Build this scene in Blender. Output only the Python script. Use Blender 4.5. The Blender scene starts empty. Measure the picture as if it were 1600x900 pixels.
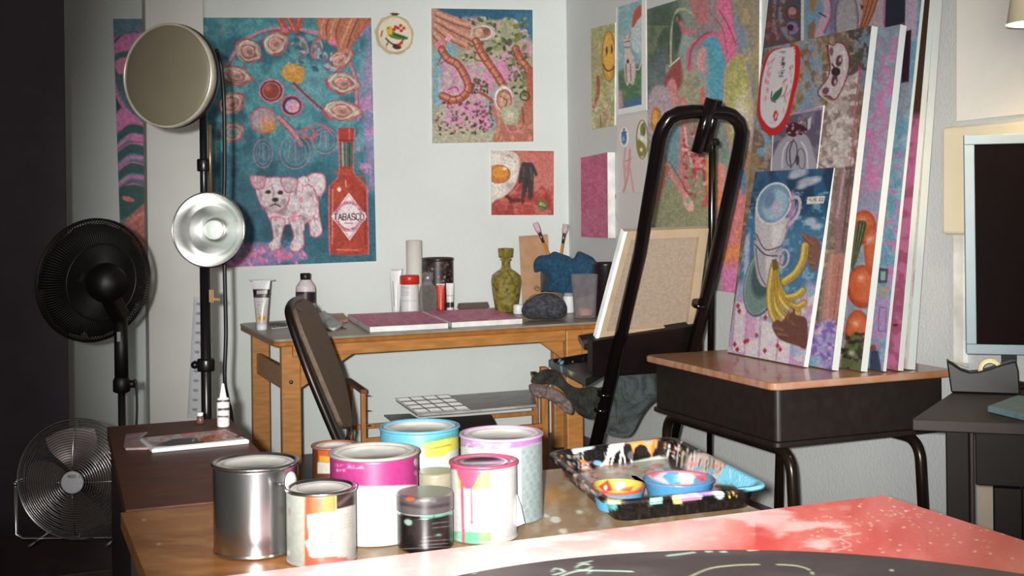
import bpy, bmesh, math, random
import numpy as np
from mathutils import Vector, Matrix

# ------------------------------------------------------------------ camera
SC = bpy.context.scene
COL = SC.collection
F = 1950.0                       # focal length in pixels of a 1600 wide frame
CX, CY = 800.0, 320.0            # principal point (lens shifted)
YAW = math.radians(22.3)
ROLL = 0.012
CAM = Vector((0.0, 0.0, 1.31))
FWD = Vector((math.sin(YAW), math.cos(YAW), 0))
RGT = Vector((math.cos(YAW), -math.sin(YAW), 0))
UP = Vector((0, 0, 1))
CXV = RGT * math.cos(ROLL) - UP * math.sin(ROLL)
CYV = RGT * math.sin(ROLL) + UP * math.cos(ROLL)
cd = bpy.data.cameras.new('camera')
cam = bpy.data.objects.new('camera', cd)
COL.objects.link(cam)
cam.matrix_world = Matrix(((CXV.x, CYV.x, -FWD.x, CAM.x), (CXV.y, CYV.y, -FWD.y, CAM.y), (CXV.z, CYV.z, -FWD.z, CAM.z), (0, 0, 0, 1)))
cd.sensor_width = 36.0
cd.lens = F / 1600 * 36.0
cd.shift_x = 0
cd.shift_y = -(450 - CY) / 1600
cd.clip_start = 0.05
SC.camera = cam

# ------------------------------------------------------------------ light
SC.view_settings.view_transform = 'Standard'
SC.view_settings.look = 'None'
SC.view_settings.gamma = 1.0
SC.view_settings.use_curve_mapping = False
SC.view_settings.exposure = 0.0
W = bpy.data.worlds.new('world'); SC.world = W
W.use_nodes = True
W.node_tree.nodes['Background'].inputs[0].default_value = (0.55, 0.6, 0.7, 1)
W.node_tree.nodes['Background'].inputs[1].default_value = 0.02

def add_light(name, typ, loc, energy, color, target=None, **kw):
    l = bpy.data.lights.new(name, typ); l.energy = energy; l.color = color
    for k, v in kw.items(): setattr(l, k, v)
    o = bpy.data.objects.new(name, l); COL.objects.link(o); o.location = loc
    if target is not None:
        o.rotation_euler = (Vector(target) - Vector(loc)).to_track_quat('-Z', 'Y').to_euler()
    return o

# camera flash: just left of the lens, beam aimed a little right of the middle
FL = CAM - FWD * 0.10 - RGT * 0.055 + UP * 0.04
add_light('camera_flash', 'SPOT', FL, 1430, (1.0, 0.985, 0.95), FL + FWD * 5 + RGT * 0.35 - UP * 0.25,
          shadow_soft_size=0.02, spot_size=math.radians(50), spot_blend=1.0)
# added soft fill light behind the photographer, not a lamp of the room
RL = CAM - FWD * 2.3 + UP * 0.45
add_light('fill_light', 'AREA', RL, 62, (1.0, 0.95, 0.9), RL + FWD * 5 + RGT * .6 - UP * 0.4, shape='DISK', size=1.3)

# ------------------------------------------------------------------ helpers
def ray(px, py):
    a = (px - CX) / F; b = -(py - CY) / F
    return FWD + CXV * a + CYV * b
def AT(px, py, d): return CAM + ray(px, py) * d
def PZ(px, py, z):
    r = ray(px, py); return CAM + r * ((z - CAM.z) / r.z)
def PY_(px, py, y):
    r = ray(px, py); return CAM + r * ((y - CAM.y) / r.y)
def PX_(px, py, x):
    r = ray(px, py); return CAM + r * ((x - CAM.x) / r.x)
def PP(px, py, p0, n):
    r = ray(px, py); return CAM + r * ((Vector(p0) - CAM).dot(n) / r.dot(n))
def dep(p): return (Vector(p) - CAM).dot(FWD)
def proj(V):
    V = np.asarray(V, float) - np.array(CAM)
    d = V @ np.array(FWD)
    return CX + F * (V @ np.array(CXV)) / d, CY - F * (V @ np.array(CYV)) / d

def lin(c):
    c = np.asarray(c, float)
    return np.where(c <= 0.04045, c / 12.92, ((c + 0.055) / 1.055) ** 2.4)
def rgb(r, g, b, k=1.0):
    v = lin(np.array([r, g, b]) / 255.0) * k
    return (min(float(v[0]), 1), min(float(v[1]), 1), min(float(v[2]), 1), 1)

MATS = {}
def mat(name, col, rough=0.6, metal=0.0, var=0.08, scale=14.0, bump=0.0, spec=0.5, trans=0.0, ior=1.45, stretch=(1, 1, 1), col2=None, coat=0.0, bscale=None, detail=3.0):
    if name in MATS: return MATS[name]
    m = bpy.data.materials.new(name); m.use_nodes = True
    nt = m.node_tree; b = nt.nodes['Principled BSDF']
    b.inputs['Roughness'].default_value = rough
    b.inputs['Metallic'].default_value = metal
    b.inputs['Specular IOR Level'].default_value = spec
    b.inputs['IOR'].default_value = ior
    if trans: b.inputs['Transmission Weight'].default_value = trans
    if coat: b.inputs['Coat Weight'].default_value = coat
    tc = nt.nodes.new('ShaderNodeTexCoord'); mp = nt.nodes.new('ShaderNodeMapping')
    mp.inputs['Scale'].default_value = stretch
    nt.links.new(tc.outputs['Object'], mp.inputs['Vector'])
    nz = nt.nodes.new('ShaderNodeTexNoise'); nz.inputs['Scale'].default_value = scale; nz.inputs['Detail'].default_value = detail
    nt.links.new(mp.outputs[0], nz.inputs['Vector'])
    cr = nt.nodes.new('ShaderNodeValToRGB')
    c1 = np.array(col[:3]) * (1 - var * 2); c2 = np.array(col[:3]) * (1 + var * 2) if col2 is None else np.array(col2[:3])
    if col2 is not None: c1 = np.array(col[:3])
    cr.color_ramp.elements[0].position = 0.3; cr.color_ramp.elements[1].position = 0.7
    cr.color_ramp.elements[0].color = (*np.clip(c1, 0, 1), 1); cr.color_ramp.elements[1].color = (*np.clip(c2, 0, 1), 1)
    nt.links.new(nz.outputs['Fac'], cr.inputs['Fac'])
    nt.links.new(cr.outputs['Color'], b.inputs['Base Color'])
    if bump:
        bp = nt.nodes.new('ShaderNodeBump'); bp.inputs['Strength'].default_value = bump; bp.inputs['Distance'].default_value = 0.01
        n2 = nt.nodes.new('ShaderNodeTexNoise'); n2.inputs['Scale'].default_value = bscale or scale * 6; n2.inputs['Detail'].default_value = 4
        nt.links.new(mp.outputs[0], n2.inputs['Vector'])
        nt.links.new(n2.outputs['Fac'], bp.inputs['Height']); nt.links.new(bp.outputs[0], b.inputs['Normal'])
    MATS[name] = m; return m

def paint_mat(name, rough=0.55, bump=0.15, spec=0.4, coat=0.0, bscale=260, metal=0.0):
    if name in MATS: return MATS[name]
    m = bpy.data.materials.new(name); m.use_nodes = True
    nt = m.node_tree; b = nt.nodes['Principled BSDF']
    b.inputs['Roughness'].default_value = rough; b.inputs['Specular IOR Level'].default_value = spec
    b.inputs['Metallic'].default_value = metal
    if coat: b.inputs['Coat Weight'].default_value = coat
    at = nt.nodes.new('ShaderNodeAttribute'); at.attribute_name = 'paint'
    tc = nt.nodes.new('ShaderNodeTexCoord')
    nz = nt.nodes.new('ShaderNodeTexNoise'); nz.inputs['Scale'].default_value = bscale * 0.5; nz.inputs['Detail'].default_value = 3
    nt.links.new(tc.outputs['Object'], nz.inputs['Vector'])
    mr = nt.nodes.new('ShaderNodeMapRange'); mr.inputs['To Min'].default_value = 0.8; mr.inputs['To Max'].default_value = 1.2
    nt.links.new(nz.outputs['Fac'], mr.inputs['Value'])
    mx = nt.nodes.new('ShaderNodeVectorMath'); mx.operation = 'SCALE'
    nt.links.new(at.outputs['Color'], mx.inputs[0]); nt.links.new(mr.outputs[0], mx.inputs['Scale'])
    nt.links.new(mx.outputs[0], b.inputs['Base Color'])
    if bump:
        bp = nt.nodes.new('ShaderNodeBump'); bp.inputs['Strength'].default_value = bump; bp.inputs['Distance'].default_value = 0.004
        n2 = nt.nodes.new('ShaderNodeTexNoise'); n2.inputs['Scale'].default_value = bscale
        nt.links.new(tc.outputs['Object'], n2.inputs['Vector'])
        nt.links.new(n2.outputs['Fac'], bp.inputs['Height']); nt.links.new(bp.outputs[0], b.inputs['Normal'])
    MATS[name] = m; return m

def tag(o, label=None, cat=None, group=None, kind=None):
    if label: o['label'] = label
    if cat: o['category'] = cat
    if group: o['group'] = group
    if kind: o['kind'] = kind
    return o
def empty(name, loc, label=None, cat=None, group=None):
    o = bpy.data.objects.new(name, None); COL.objects.link(o); o.location = loc; o.empty_display_size = 0.1
    return tag(o, label, cat, group)

class MB:
    def __init__(s): s.v = []; s.f = []; s.sm = []; s.mi = []
    def add(s, vs, fs, smooth=False, mi=0):
        b = len(s.v); s.v += [Vector(v) for v in vs]
        for f in fs: s.f.append([b + i for i in f]); s.sm.append(smooth); s.mi.append(mi)
        return s
    def box(s, lo, hi, mi=0):
        x0, y0, z0 = lo; x1, y1, z1 = hi
        return s.hexa([(x0, y0, z0), (x1, y0, z0), (x1, y1, z0), (x0, y1, z0), (x0, y0, z1), (x1, y0, z1), (x1, y1, z1), (x0, y1, z1)], mi)
    def hexa(s, v, mi=0):
        return s.add(v, [(0, 3, 2, 1), (4, 5, 6, 7), (0, 1, 5, 4), (1, 2, 6, 5), (2, 3, 7, 6), (3, 0, 4, 7)], False, mi)
    def obox(s, c, ax, ay, az, mi=0):      # centre and half-axis vectors
        c = Vector(c); v = []
        for k in (-1, 1):
            for i, j in ((-1, -1), (1, -1), (1, 1), (-1, 1)):
                v.append(c + Vector(ax) * i + Vector(ay) * j + Vector(az) * k)
        return s.hexa(v, mi)
    def bar(s, a, b, w, t, side=None, mi=0):
        a = Vector(a); b = Vector(b); d = (b - a).normalized()
        sd = Vector(side) if side is not None else (UP if abs(d.z) < 0.9 else Vector((1, 0, 0)))
        u = d.cross(sd).normalized(); w_ = u.cross(d).normalized()
        return s.obox((a + b) / 2, u * (w / 2), w_ * (t / 2), (b - a) / 2, mi)
    def prism(s, pts, off, mi=0):           # planar outline and extrusion vector
        n = len(pts); P = [Vector(p) for p in pts]; Q = [p + Vector(off) for p in P]
        fs = [list(range(n))[::-1], list(range(n, 2 * n))] + [(i, (i + 1) % n, n + (i + 1) % n, n + i) for i in range(n)]
        return s.add(P + Q, fs, False, mi)
    def tube(s, path, r, n=12, caps=True, mi=0, closed=False):
        P = [Vector(p) for p in path]; m = len(P)
        R = r if isinstance(r, (list, tuple)) else [r] * m
        tang = []
        for i in range(m):
            a = P[(i - 1) % m] if (closed or i > 0) else P[i]; b = P[(i + 1) % m] if (closed or i < m - 1) else P[i]
            tang.append((b - a).normalized())
        t0 = tang[0]; u = t0.orthogonal().normalized(); base = len(s.v)
        for i in range(m):
            t = tang[i]
            u = (u - t * u.dot(t))
            u = u.normalized() if u.length > 1e-6 else t.orthogonal().normalized()
            w = t.cross(u)
            for k in range(n):
                a = 2 * math.pi * k / n
                s.v.append(P[i] + (u * math.cos(a) + w * math.sin(a)) * R[i])
        last = m if closed else m - 1
        for i in range(last):
            j = (i + 1) % m
            for k in range(n):
                s.f.append([base + i * n + k, base + i * n + (k + 1) % n, base + j * n + (k + 1) % n, base + j * n + k]); s.sm.append(True); s.mi.append(mi)
        if caps and not closed:
            s.f.append([base + k for k in range(n)][::-1]); s.sm.append(False); s.mi.append(mi)
            s.f.append([base + (m - 1) * n + k for k in range(n)]); s.sm.append(False); s.mi.append(mi)
        return s
    def lathe(s, prof, c=(0, 0, 0), axis=(0, 0, 1), n=32, mi=0, smooth=True, a0=0, a1=2 * math.pi, xdir=None):
        ax = Vector(axis).normalized(); c = Vector(c)
        u = (Vector(xdir) if xdir is not None else ax.orthogonal()).normalized(); w = ax.cross(u)
        base = len(s.v); full = abs(a1 - a0 - 2 * math.pi) < 1e-6; cnt = n if full else n + 1
        for (r, h) in prof:
            for k in range(cnt):
                a = a0 + (a1 - a0) * k / n
                s.v.append(c + ax * h + (u * math.cos(a) + w * math.sin(a)) * max(r, 1e-5))
        for i in range(len(prof) - 1):
            for k in range(n):
                k2 = (k + 1) % cnt
                s.f.append([base + i * cnt + k, base + i * cnt + k2, base + (i + 1) * cnt + k2, base + (i + 1) * cnt + k]); s.sm.append(smooth); s.mi.append(mi)
        return s
    def ball(s, c, r, n=16, sq=(1, 1, 1), mi=0):
        c = Vector(c); base = len(s.v); m = n // 2
        for i in range(m + 1):
            t = math.pi * i / m
            for k in range(n):
                a = 2 * math.pi * k / n
                s.v.append(c + Vector((math.sin(t) * math.cos(a) * sq[0], math.sin(t) * math.sin(a) * sq[1], math.cos(t) * sq[2])) * r)
        for i in range(m):
            for k in range(n):
                s.f.append([base + i * n + k, base + (i + 1) * n + k, base + (i + 1) * n + (k + 1) % n, base + i * n + (k + 1) % n]); s.sm.append(True); s.mi.append(mi)
        return s
    def build(s, name, m, parent=None, bevel=0.0, paint=None, gain=1.0, seg=2, doubles=False):
        me = bpy.data.meshes.new(name); me.from_pydata([tuple(v) for v in s.v], [], s.f)
        ms = m if isinstance(m, (list, tuple)) else [m]
        for q in ms: me.materials.append(q)
        me.polygons.foreach_set('use_smooth', s.sm); me.polygons.foreach_set('material_index', s.mi)
        me.update()
        bm = bmesh.new(); bm.from_mesh(me)
        if doubles: bmesh.ops.remove_doubles(bm, verts=bm.verts, dist=2e-5)
        bmesh.ops.recalc_face_normals(bm, faces=bm.faces)
        bm.to_mesh(me); bm.free()
        o = bpy.data.objects.new(name, me); COL.objects.link(o)
        if parent is not None:
            o.parent = parent
            o.matrix_parent_inverse = Matrix.Translation(-parent.location) if parent.type == 'EMPTY' else Matrix()
        if paint is not None: colour(o, paint, gain)
        if bevel:
            md = o.modifiers.new('bevel', 'BEVEL'); md.width = bevel; md.segments = seg; md.limit_method = 'ANGLE'; md.angle_limit = math.radians(40)
            md.harden_normals = False
        return o

def V3(px, py, fn):            # helper for lists of pixels on a surface
    return fn(px, py)
def arc(c, u, v, r, a0, a1, n=10):
    c = Vector(c); u = Vector(u); v = Vector(v)
    return [c + (u * math.cos(a0 + (a1 - a0) * i / n) + v * math.sin(a0 + (a1 - a0) * i / n)) * r for i in range(n + 1)]
def smooth(pts, n=6, closed=False):     # catmull-rom through points (any dimension)
    P = [np.array(p, float) for p in pts]; m = len(P); out = []
    rng = range(m) if closed else range(m - 1)
    for i in rng:
        if closed: p0, p1, p2, p3 = P[(i - 1) % m], P[i], P[(i + 1) % m], P[(i + 2) % m]
        else: p0, p1, p2, p3 = P[max(i - 1, 0)], P[i], P[i + 1], P[min(i + 2, m - 1)]
        for k in range(n):
            t = k / n
            out.append(0.5 * ((2 * p1) + (-p0 + p2) * t + (2 * p0 - 5 * p1 + 4 * p2 - p3) * t * t + (-p0 + 3 * p1 - 3 * p2 + p3) * t ** 3))
    if not closed: out.append(P[-1])
    return out
def fillet(pts, r, n=6):                 # round the inner corners of a 3D polyline
    P = [Vector(p) for p in pts]; out = [P[0]]
    for i in range(1, len(P) - 1):
        a = (P[i - 1] - P[i]); b = (P[i + 1] - P[i])
        q = min(r, a.length * 0.49, b.length * 0.49)
        A = P[i] + a.normalized() * q; B = P[i] + b.normalized() * q
        for k in range(n + 1):
            t = k / n
            out.append(A * (1 - t) ** 2 + P[i] * 2 * t * (1 - t) + B * t * t)
    out.append(P[-1]); return out

# ------------------------------------------------------------------ brushwork: colours for the points of a mesh
def hsh(ix, iy, seed):
    h = (ix.astype(np.int64) * 374761393 + iy.astype(np.int64) * 668265263 + seed * 974634777) & 0x7fffffff
    h = ((h ^ (h >> 13)) * 1274126177) & 0x7fffffff
    return ((h ^ (h >> 16)) & 0xffff) / 65535.0
def vnoise(x, y, seed=0):
    ix = np.floor(x).astype(int); iy = np.floor(y).astype(int); fx = x - ix; fy = y - iy
    fx = fx * fx * (3 - 2 * fx); fy = fy * fy * (3 - 2 * fy)
    a = hsh(ix, iy, seed); b = hsh(ix + 1, iy, seed); c = hsh(ix, iy + 1, seed); d = hsh(ix + 1, iy + 1, seed)
    return (a * (1 - fx) + b * fx) * (1 - fy) + (c * (1 - fx) + d * fx) * fy
def fbm(x, y, seed=0, o=3):
    s = 0; a = 0.5; t = 0
    for i in range(o):
        s = s + a * vnoise(x * 2 ** i, y * 2 ** i, seed + i * 17); t += a; a *= 0.55
    return s / t
FONT = {'A': [[(0, 0), (2, 6), (4, 0)], [(.8, 2), (3.2, 2)]], 'B': [[(0, 0), (0, 6), (3, 6), (4, 5), (4, 4), (3, 3), (0, 3)], [(3, 3), (4, 2), (4, 1), (3, 0), (0, 0)]],
 'C': [[(4, 5), (3, 6), (1, 6), (0, 5), (0, 1), (1, 0), (3, 0), (4, 1)]], 'D': [[(0, 0), (0, 6), (2.5, 6), (4, 4.5), (4, 1.5), (2.5, 0), (0, 0)]],
 'E': [[(4, 6), (0, 6), (0, 0), (4, 0)], [(0, 3), (3, 3)]], 'F': [[(4, 6), (0, 6), (0, 0)], [(0, 3), (3, 3)]], 'G': [[(4, 5), (3, 6), (1, 6), (0, 5), (0, 1), (1, 0), (3, 0), (4, 1), (4, 3), (2.5, 3)]],
 'H': [[(0, 0), (0, 6)], [(4, 0), (4, 6)], [(0, 3), (4, 3)]], 'I': [[(2, 0), (2, 6)]], 'L': [[(0, 6), (0, 0), (4, 0)]], 'M': [[(0, 0), (0, 6), (2, 3), (4, 6), (4, 0)]],
 'N': [[(0, 0), (0, 6), (4, 0), (4, 6)]], 'O': [[(1, 0), (0, 1), (0, 5), (1, 6), (3, 6), (4, 5), (4, 1), (3, 0), (1, 0)]], 'P': [[(0, 0), (0, 6), (3, 6), (4, 5), (4, 4), (3, 3), (0, 3)]],
 'R': [[(0, 0), (0, 6), (3, 6), (4, 5), (4, 4), (3, 3), (0, 3)], [(2, 3), (4, 0)]], 'S': [[(4, 5), (3, 6), (1, 6), (0, 5), (0, 4), (1, 3), (3, 3), (4, 2), (4, 1), (3, 0), (1, 0), (0, 1)]],
 'T': [[(2, 0), (2, 6)], [(0, 6), (4, 6)]], 'U': [[(0, 6), (0, 1), (1, 0), (3, 0), (4, 1), (4, 6)]], 'Y': [[(0, 6), (2, 3), (4, 6)], [(2, 3), (2, 0)]], 'W': [[(0, 6), (1, 0), (2, 4), (3, 0), (4, 6)]], ' ': []}
class Brush:
    def __init__(s, X, Y, base):
        s.X = X; s.Y = Y; s.C = np.empty((len(X), 3)); s.C[:] = np.array(base) / 255.0
    def _near(s, x0, y0, x1, y1): return np.nonzero((s.X > x0) & (s.X < x1) & (s.Y > y0) & (s.Y < y1))[0]
    def _mix(s, idx, a, col):
        if len(idx): s.C[idx] = s.C[idx] * (1 - a[:, None]) + (np.array(col) / 255.0) * a[:, None]
    def poly(s, pts, col, a=1.0, soft=1.5, sm=False):
        if sm: pts = smooth(pts, 5, True)
        P = np.array([p[:2] for p in pts], float)
        idx = s._near(P[:, 0].min() - 3 - soft, P[:, 1].min() - 3 - soft, P[:, 0].max() + 3 + soft, P[:, 1].max() + 3 + soft)
        if not len(idx): return s
        x = s.X[idx]; y = s.Y[idx]; D = np.full(len(x), 1e9); ins = np.zeros(len(x), bool)
        for i in range(len(P)):
            ax, ay = P[i]; bx, by = P[(i + 1) % len(P)]; dx, dy = bx - ax, by - ay; L = dx * dx + dy * dy + 1e-9
            t = np.clip(((x - ax) * dx + (y - ay) * dy) / L, 0, 1)
            D = np.minimum(D, (x - ax - t * dx) ** 2 + (y - ay - t * dy) ** 2)
            c = (ay > y) != (by > y)
            if abs(dy) > 1e-9: ins ^= c & (x < dx * (y - ay) / dy + ax)
        sd = np.sqrt(D) * np.where(ins, -1, 1)
        s._mix(idx, np.clip(0.5 - sd / soft, 0, 1) * a, col); return s
    def line(s, pts, w, col, a=1.0, soft=1.0, sm=True):
        if sm and len(pts) > 2: pts = smooth(pts, 5)
        P = np.array([p[:2] for p in pts], float)
        idx = s._near(P[:, 0].min() - w - soft, P[:, 1].min() - w - soft, P[:, 0].max() + w + soft, P[:, 1].max() + w + soft)
        if not len(idx): return s
        x = s.X[idx]; y = s.Y[idx]; D = np.full(len(x), 1e9)
        for i in range(len(P) - 1):
            ax, ay = P[i]; bx, by = P[i + 1]; dx, dy = bx - ax, by - ay; L = dx * dx + dy * dy + 1e-9
            t = np.clip(((x - ax) * dx + (y - ay) * dy) / L, 0, 1)
            D = np.minimum(D, (x - ax - t * dx) ** 2 + (y - ay - t * dy) ** 2)
        s._mix(idx, np.clip(0.5 - (np.sqrt(D) - w / 2) / soft, 0, 1) * a, col); return s
    def ell(s, cx, cy, rx, ry, col, rot=0, a=1.0, soft=1.5):
        R = max(rx, ry) + soft + 1; idx = s._near(cx - R, cy - R, cx + R, cy + R)
        if not len(idx): return s
        x = s.X[idx] - cx; y = s.Y[idx] - cy; c, n = math.cos(math.radians(rot)), math.sin(math.radians(rot))
        u = x * c + y * n; v = -x * n + y * c; r = np.sqrt((u / rx) ** 2 + (v / ry) ** 2)
        s._mix(idx, np.clip(0.5 - (r - 1) * min(rx, ry) / soft, 0, 1) * a, col); return s
    def ring(s, cx, cy, rx, ry, w, col, rot=0, a=1.0, a0=0, a1=360):
        c, n = math.cos(math.radians(rot)), math.sin(math.radians(rot)); p = []
        for k in range(29):
            t = math.radians(a0 + (a1 - a0) * k / 28); u, v = rx * math.cos(t), ry * math.sin(t)
            p.append((cx + u * c - v * n, cy + u * n + v * c))
        return s.line(p, w, col, a, 1.0, False)
    def glow(s, cx, cy, rx, ry, col, a=0.7):      # soft blob of blended paint
        idx = s._near(cx - 2.2 * rx, cy - 2.2 * ry, cx + 2.2 * rx, cy + 2.2 * ry)
        if len(idx):
            r = ((s.X[idx] - cx) / rx) ** 2 + ((s.Y[idx] - cy) / ry) ** 2
            s._mix(idx, a * np.exp(-r * 1.2), col)
        return s
    def blend(s, col, scale, seed, lo=0.45, hi=0.65, a=1.0, box=None, sx=1.0, sy=1.0):   # noisy patches
        idx = s._near(*(box or (-1e6, -1e6, 1e6, 1e6)))
        if len(idx):
            n = fbm(s.X[idx] / scale * sx, s.Y[idx] / scale * sy, seed)
            s._mix(idx, np.clip((n - lo) / (hi - lo), 0, 1) * a, col)
        return s
    def dabs(s, n, box, r, cols, seed, el=1.8, inside=None, a=0.9):
        rnd = random.Random(seed)
        for i in range(n):
            x = rnd.uniform(box[0], box[2]); y = rnd.uniform(box[1], box[3]); q = rnd.uniform(*r)
            s.ell(x, y, q * el, q, rnd.choice(cols), rnd.uniform(0, 180), a, 1.0)
        return s
    def text(s, t, x, y, h, w, col, lw=0.9, rot=0, a=1.0, gap=0.35):
        c, n = math.cos(math.radians(rot)), math.sin(math.radians(rot)); ox = 0
        for ch in t:
            for st in FONT.get(ch, []):
                p = []
                for (u, v) in st:
                    lx = ox + u / 4 * w; ly = -v / 6 * h
                    p.append((x + lx * c - ly * n, y + lx * n + ly * c))
                s.line(p, lw, col, a, 0.7, False)
            ox += w * (1 + gap)
        return s
def colour(o, fn, gain=1.0, sat=1.0):
    me = o.data; n = len(me.vertices); co = np.empty(n * 3, np.float32); me.vertices.foreach_get('co', co)
    X, Y = proj(co.reshape(-1, 3))
    r = fn(X, Y); C = r.C if isinstance(r, Brush) else r
    if sat != 1.0:
        g_ = C.mean(1, keepdims=True); C = g_ + (C - g_) * sat
    C = np.clip(lin(np.clip(C, 0, 1)) * gain, 0, 0.92)
    at = me.attributes.new('paint', 'FLOAT_COLOR', 'POINT')
    at.data.foreach_set('color', np.concatenate([C, np.ones((n, 1))], 1).astype(np.float32).ravel())

def panel(name, corners, thick, fn, gain, label=None, cat=None, group=None, step=1.5, edge=None, rough=0.55, bump=0.25, back=None, parent=None, pmat=None, smooth_edge=False):
    """flat painted sheet / canvas: front face is a fine coloured grid, thickness goes away from the camera.
       corners TL, TR, BR, BL as 3D points in the plane"""
    TL, TR, BR, BL = [np.array(c, float) for c in corners]
    px, py = proj(np.array([TL, TR, BR, BL]))
    nu = max(2, int(max(math.hypot(px[1] - px[0], py[1] - py[0]), math.hypot(px[2] - px[3], py[2] - py[3])) / step))
    nv = max(2, int(max(math.hypot(px[3] - px[0], py[3] - py[0]), math.hypot(px[2] - px[1], py[2] - py[1])) / step))
    u = np.linspace(0, 1, nu + 1)[None, :, None]; v = np.linspace(0, 1, nv + 1)[:, None, None]
    G = (TL * (1 - u) + TR * u) * (1 - v) + (BL * (1 - u) + BR * u) * v
    nrm = Vector(TR - TL).cross(Vector(BL - TL)).normalized()
    if nrm.dot(Vector(TL) - CAM) < 0: nrm = -nrm          # pointing away from the camera
    G = G.reshape(-1, 3); W_ = nu + 1
    ii = (np.arange(nv)[:, None] * W_ + np.arange(nu)[None, :]).ravel()
    faces = np.stack([ii, ii + W_, ii + W_ + 1, ii + 1], 1).tolist()
    n0 = len(G); off = np.array(nrm) * thick
    fr = [np.array(c) for c in (TL, TR, BR, BL)]; ex = fr + [c + off for c in fr]
    verts = np.concatenate([G, np.array(ex)])
    q = n0
    side = [[q + 0, q + 1, q + 5, q + 4], [q + 1, q + 2, q + 6, q + 5], [q + 2, q + 3, q + 7, q + 6], [q + 3, q + 0, q + 4, q + 7]]
    bk = [[q + 4, q + 5, q + 6, q + 7]]
    me = bpy.data.meshes.new(name); me.from_pydata(verts.tolist(), [], faces + side + bk)
    me.materials.append(pmat or paint_mat('oil_paint', rough, bump)); me.materials.append(edge or mat('canvas_edge', rgb(225, 228, 224), 0.8)); me.materials.append(back or mat('canvas_back', rgb(200, 185, 160), 0.9))
    mi = [0] * len(faces) + [1] * 4 + [2]
    me.polygons.foreach_set('material_index', mi)
    me.update()
    o = bpy.data.objects.new(name, me); COL.objects.link(o)
    colour(o, fn, gain, 0.84)
    if parent is not None:
        o.parent = parent; o.matrix_parent_inverse = Matrix.Translation(-parent.location)
    # normals: front towards the camera
    bm = bmesh.new(); bm.from_mesh(me); bm.faces.ensure_lookup_table()
    for f in bm.faces[:len(faces)]:
        if f.normal.dot(nrm) > 0: f.normal_flip()
    bm.to_mesh(me); bm.free()
    return tag(o, label, cat, group)

def blob(pts, surf, thick, folds=0.0, fs=40.0, step=3.0, seed=1, noise3=0.0, off=None):
    """padded / draped body with a given outline: pixels -> points by surf(px,py); thickness grows from the outline"""
    pts = smooth(pts, 5, True); P = np.array([p[:2] for p in pts], float)
    x0, y0 = P.min(0); x1, y1 = P.max(0); nx = int((x1 - x0) / step) + 2; ny = int((y1 - y0) / step) + 2
    gx, gy = np.meshgrid(x0 - step * .5 + np.arange(nx + 1) * step, y0 - step * .5 + np.arange(ny + 1) * step)
    x = gx.ravel(); y = gy.ravel(); D = np.full(len(x), 1e9); ins = np.zeros(len(x), bool); qx = x.copy(); qy = y.copy()
    for i in range(len(P)):
        ax, ay = P[i]; bx, by = P[(i + 1) % len(P)]; dx, dy = bx - ax, by - ay; L = dx * dx + dy * dy + 1e-9
        t = np.clip(((x - ax) * dx + (y - ay) * dy) / L, 0, 1); cx = ax + t * dx; cy = ay + t * dy; d = (x - cx) ** 2 + (y - cy) ** 2
        m = d < D; D[m] = d[m]; qx[m] = cx[m]; qy[m] = cy[m]
        c = (ay > y) != (by > y)
        if abs(dy) > 1e-9: ins ^= c & (x < dx * (y - ay) / dy + ax)
    D = np.sqrt(D); snap = (~ins) & (D < step * 1.5); keep = ins | snap
    X = np.where(snap, qx, x); Y = np.where(snap, qy, y); dd = np.where(ins, D, 0); mx = dd.max()
    prof = np.sqrt(np.clip(1 - (1 - dd / mx) ** 2, 0, 1))
    fo = (fbm(X / fs, Y / fs, seed, 3) - 0.5) * 2
    fo2 = np.abs(fbm(X / fs * 1.7 + 5, Y / fs * 0.9, seed + 9, 2) - 0.5) * 2
    n = len(X); idf = -np.ones(n, int); idb = -np.ones(n, int); V = []
    for k in np.nonzero(keep)[0]:
        p = surf(X[k], Y[k]); r = (p - CAM).normalized()
        idf[k] = len(V); V.append(p - r * (thick * (0.15 + prof[k]) * 0.5 + folds * (fo[k] - fo2[k]) * min(1, dd[k] / (step * 2))))
    for k in np.nonzero(keep)[0]:
        p = surf(X[k], Y[k]); r = (p - CAM).normalized()
        idb[k] = len(V); V.append(p + r * (thick * (0.15 + prof[k]) * 0.5))
    Wn = nx + 1; Fc = []; edges = {}
    for j in range(ny):
        for i in range(nx):
            q = [j * Wn + i, j * Wn + i + 1, (j + 1) * Wn + i + 1, (j + 1) * Wn + i]
            if all(keep[a] for a in q) and any(ins[a] for a in q):
                Fc.append([idf[a] for a in q]); Fc.append([idb[a] for a in q][::-1])
                for a, b in zip(q, q[1:] + q[:1]):
                    if (b, a) in edges: del edges[(b, a)]
                    else: edges[(a, b)] = 1
    for (a, b) in edges: Fc.append([idf[b], idf[a], idb[a], idb[b]])
    m = MB(); m.v = V; m.f = Fc; m.sm = [True] * len(Fc); m.mi = [0] * len(Fc)
    return m

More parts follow.
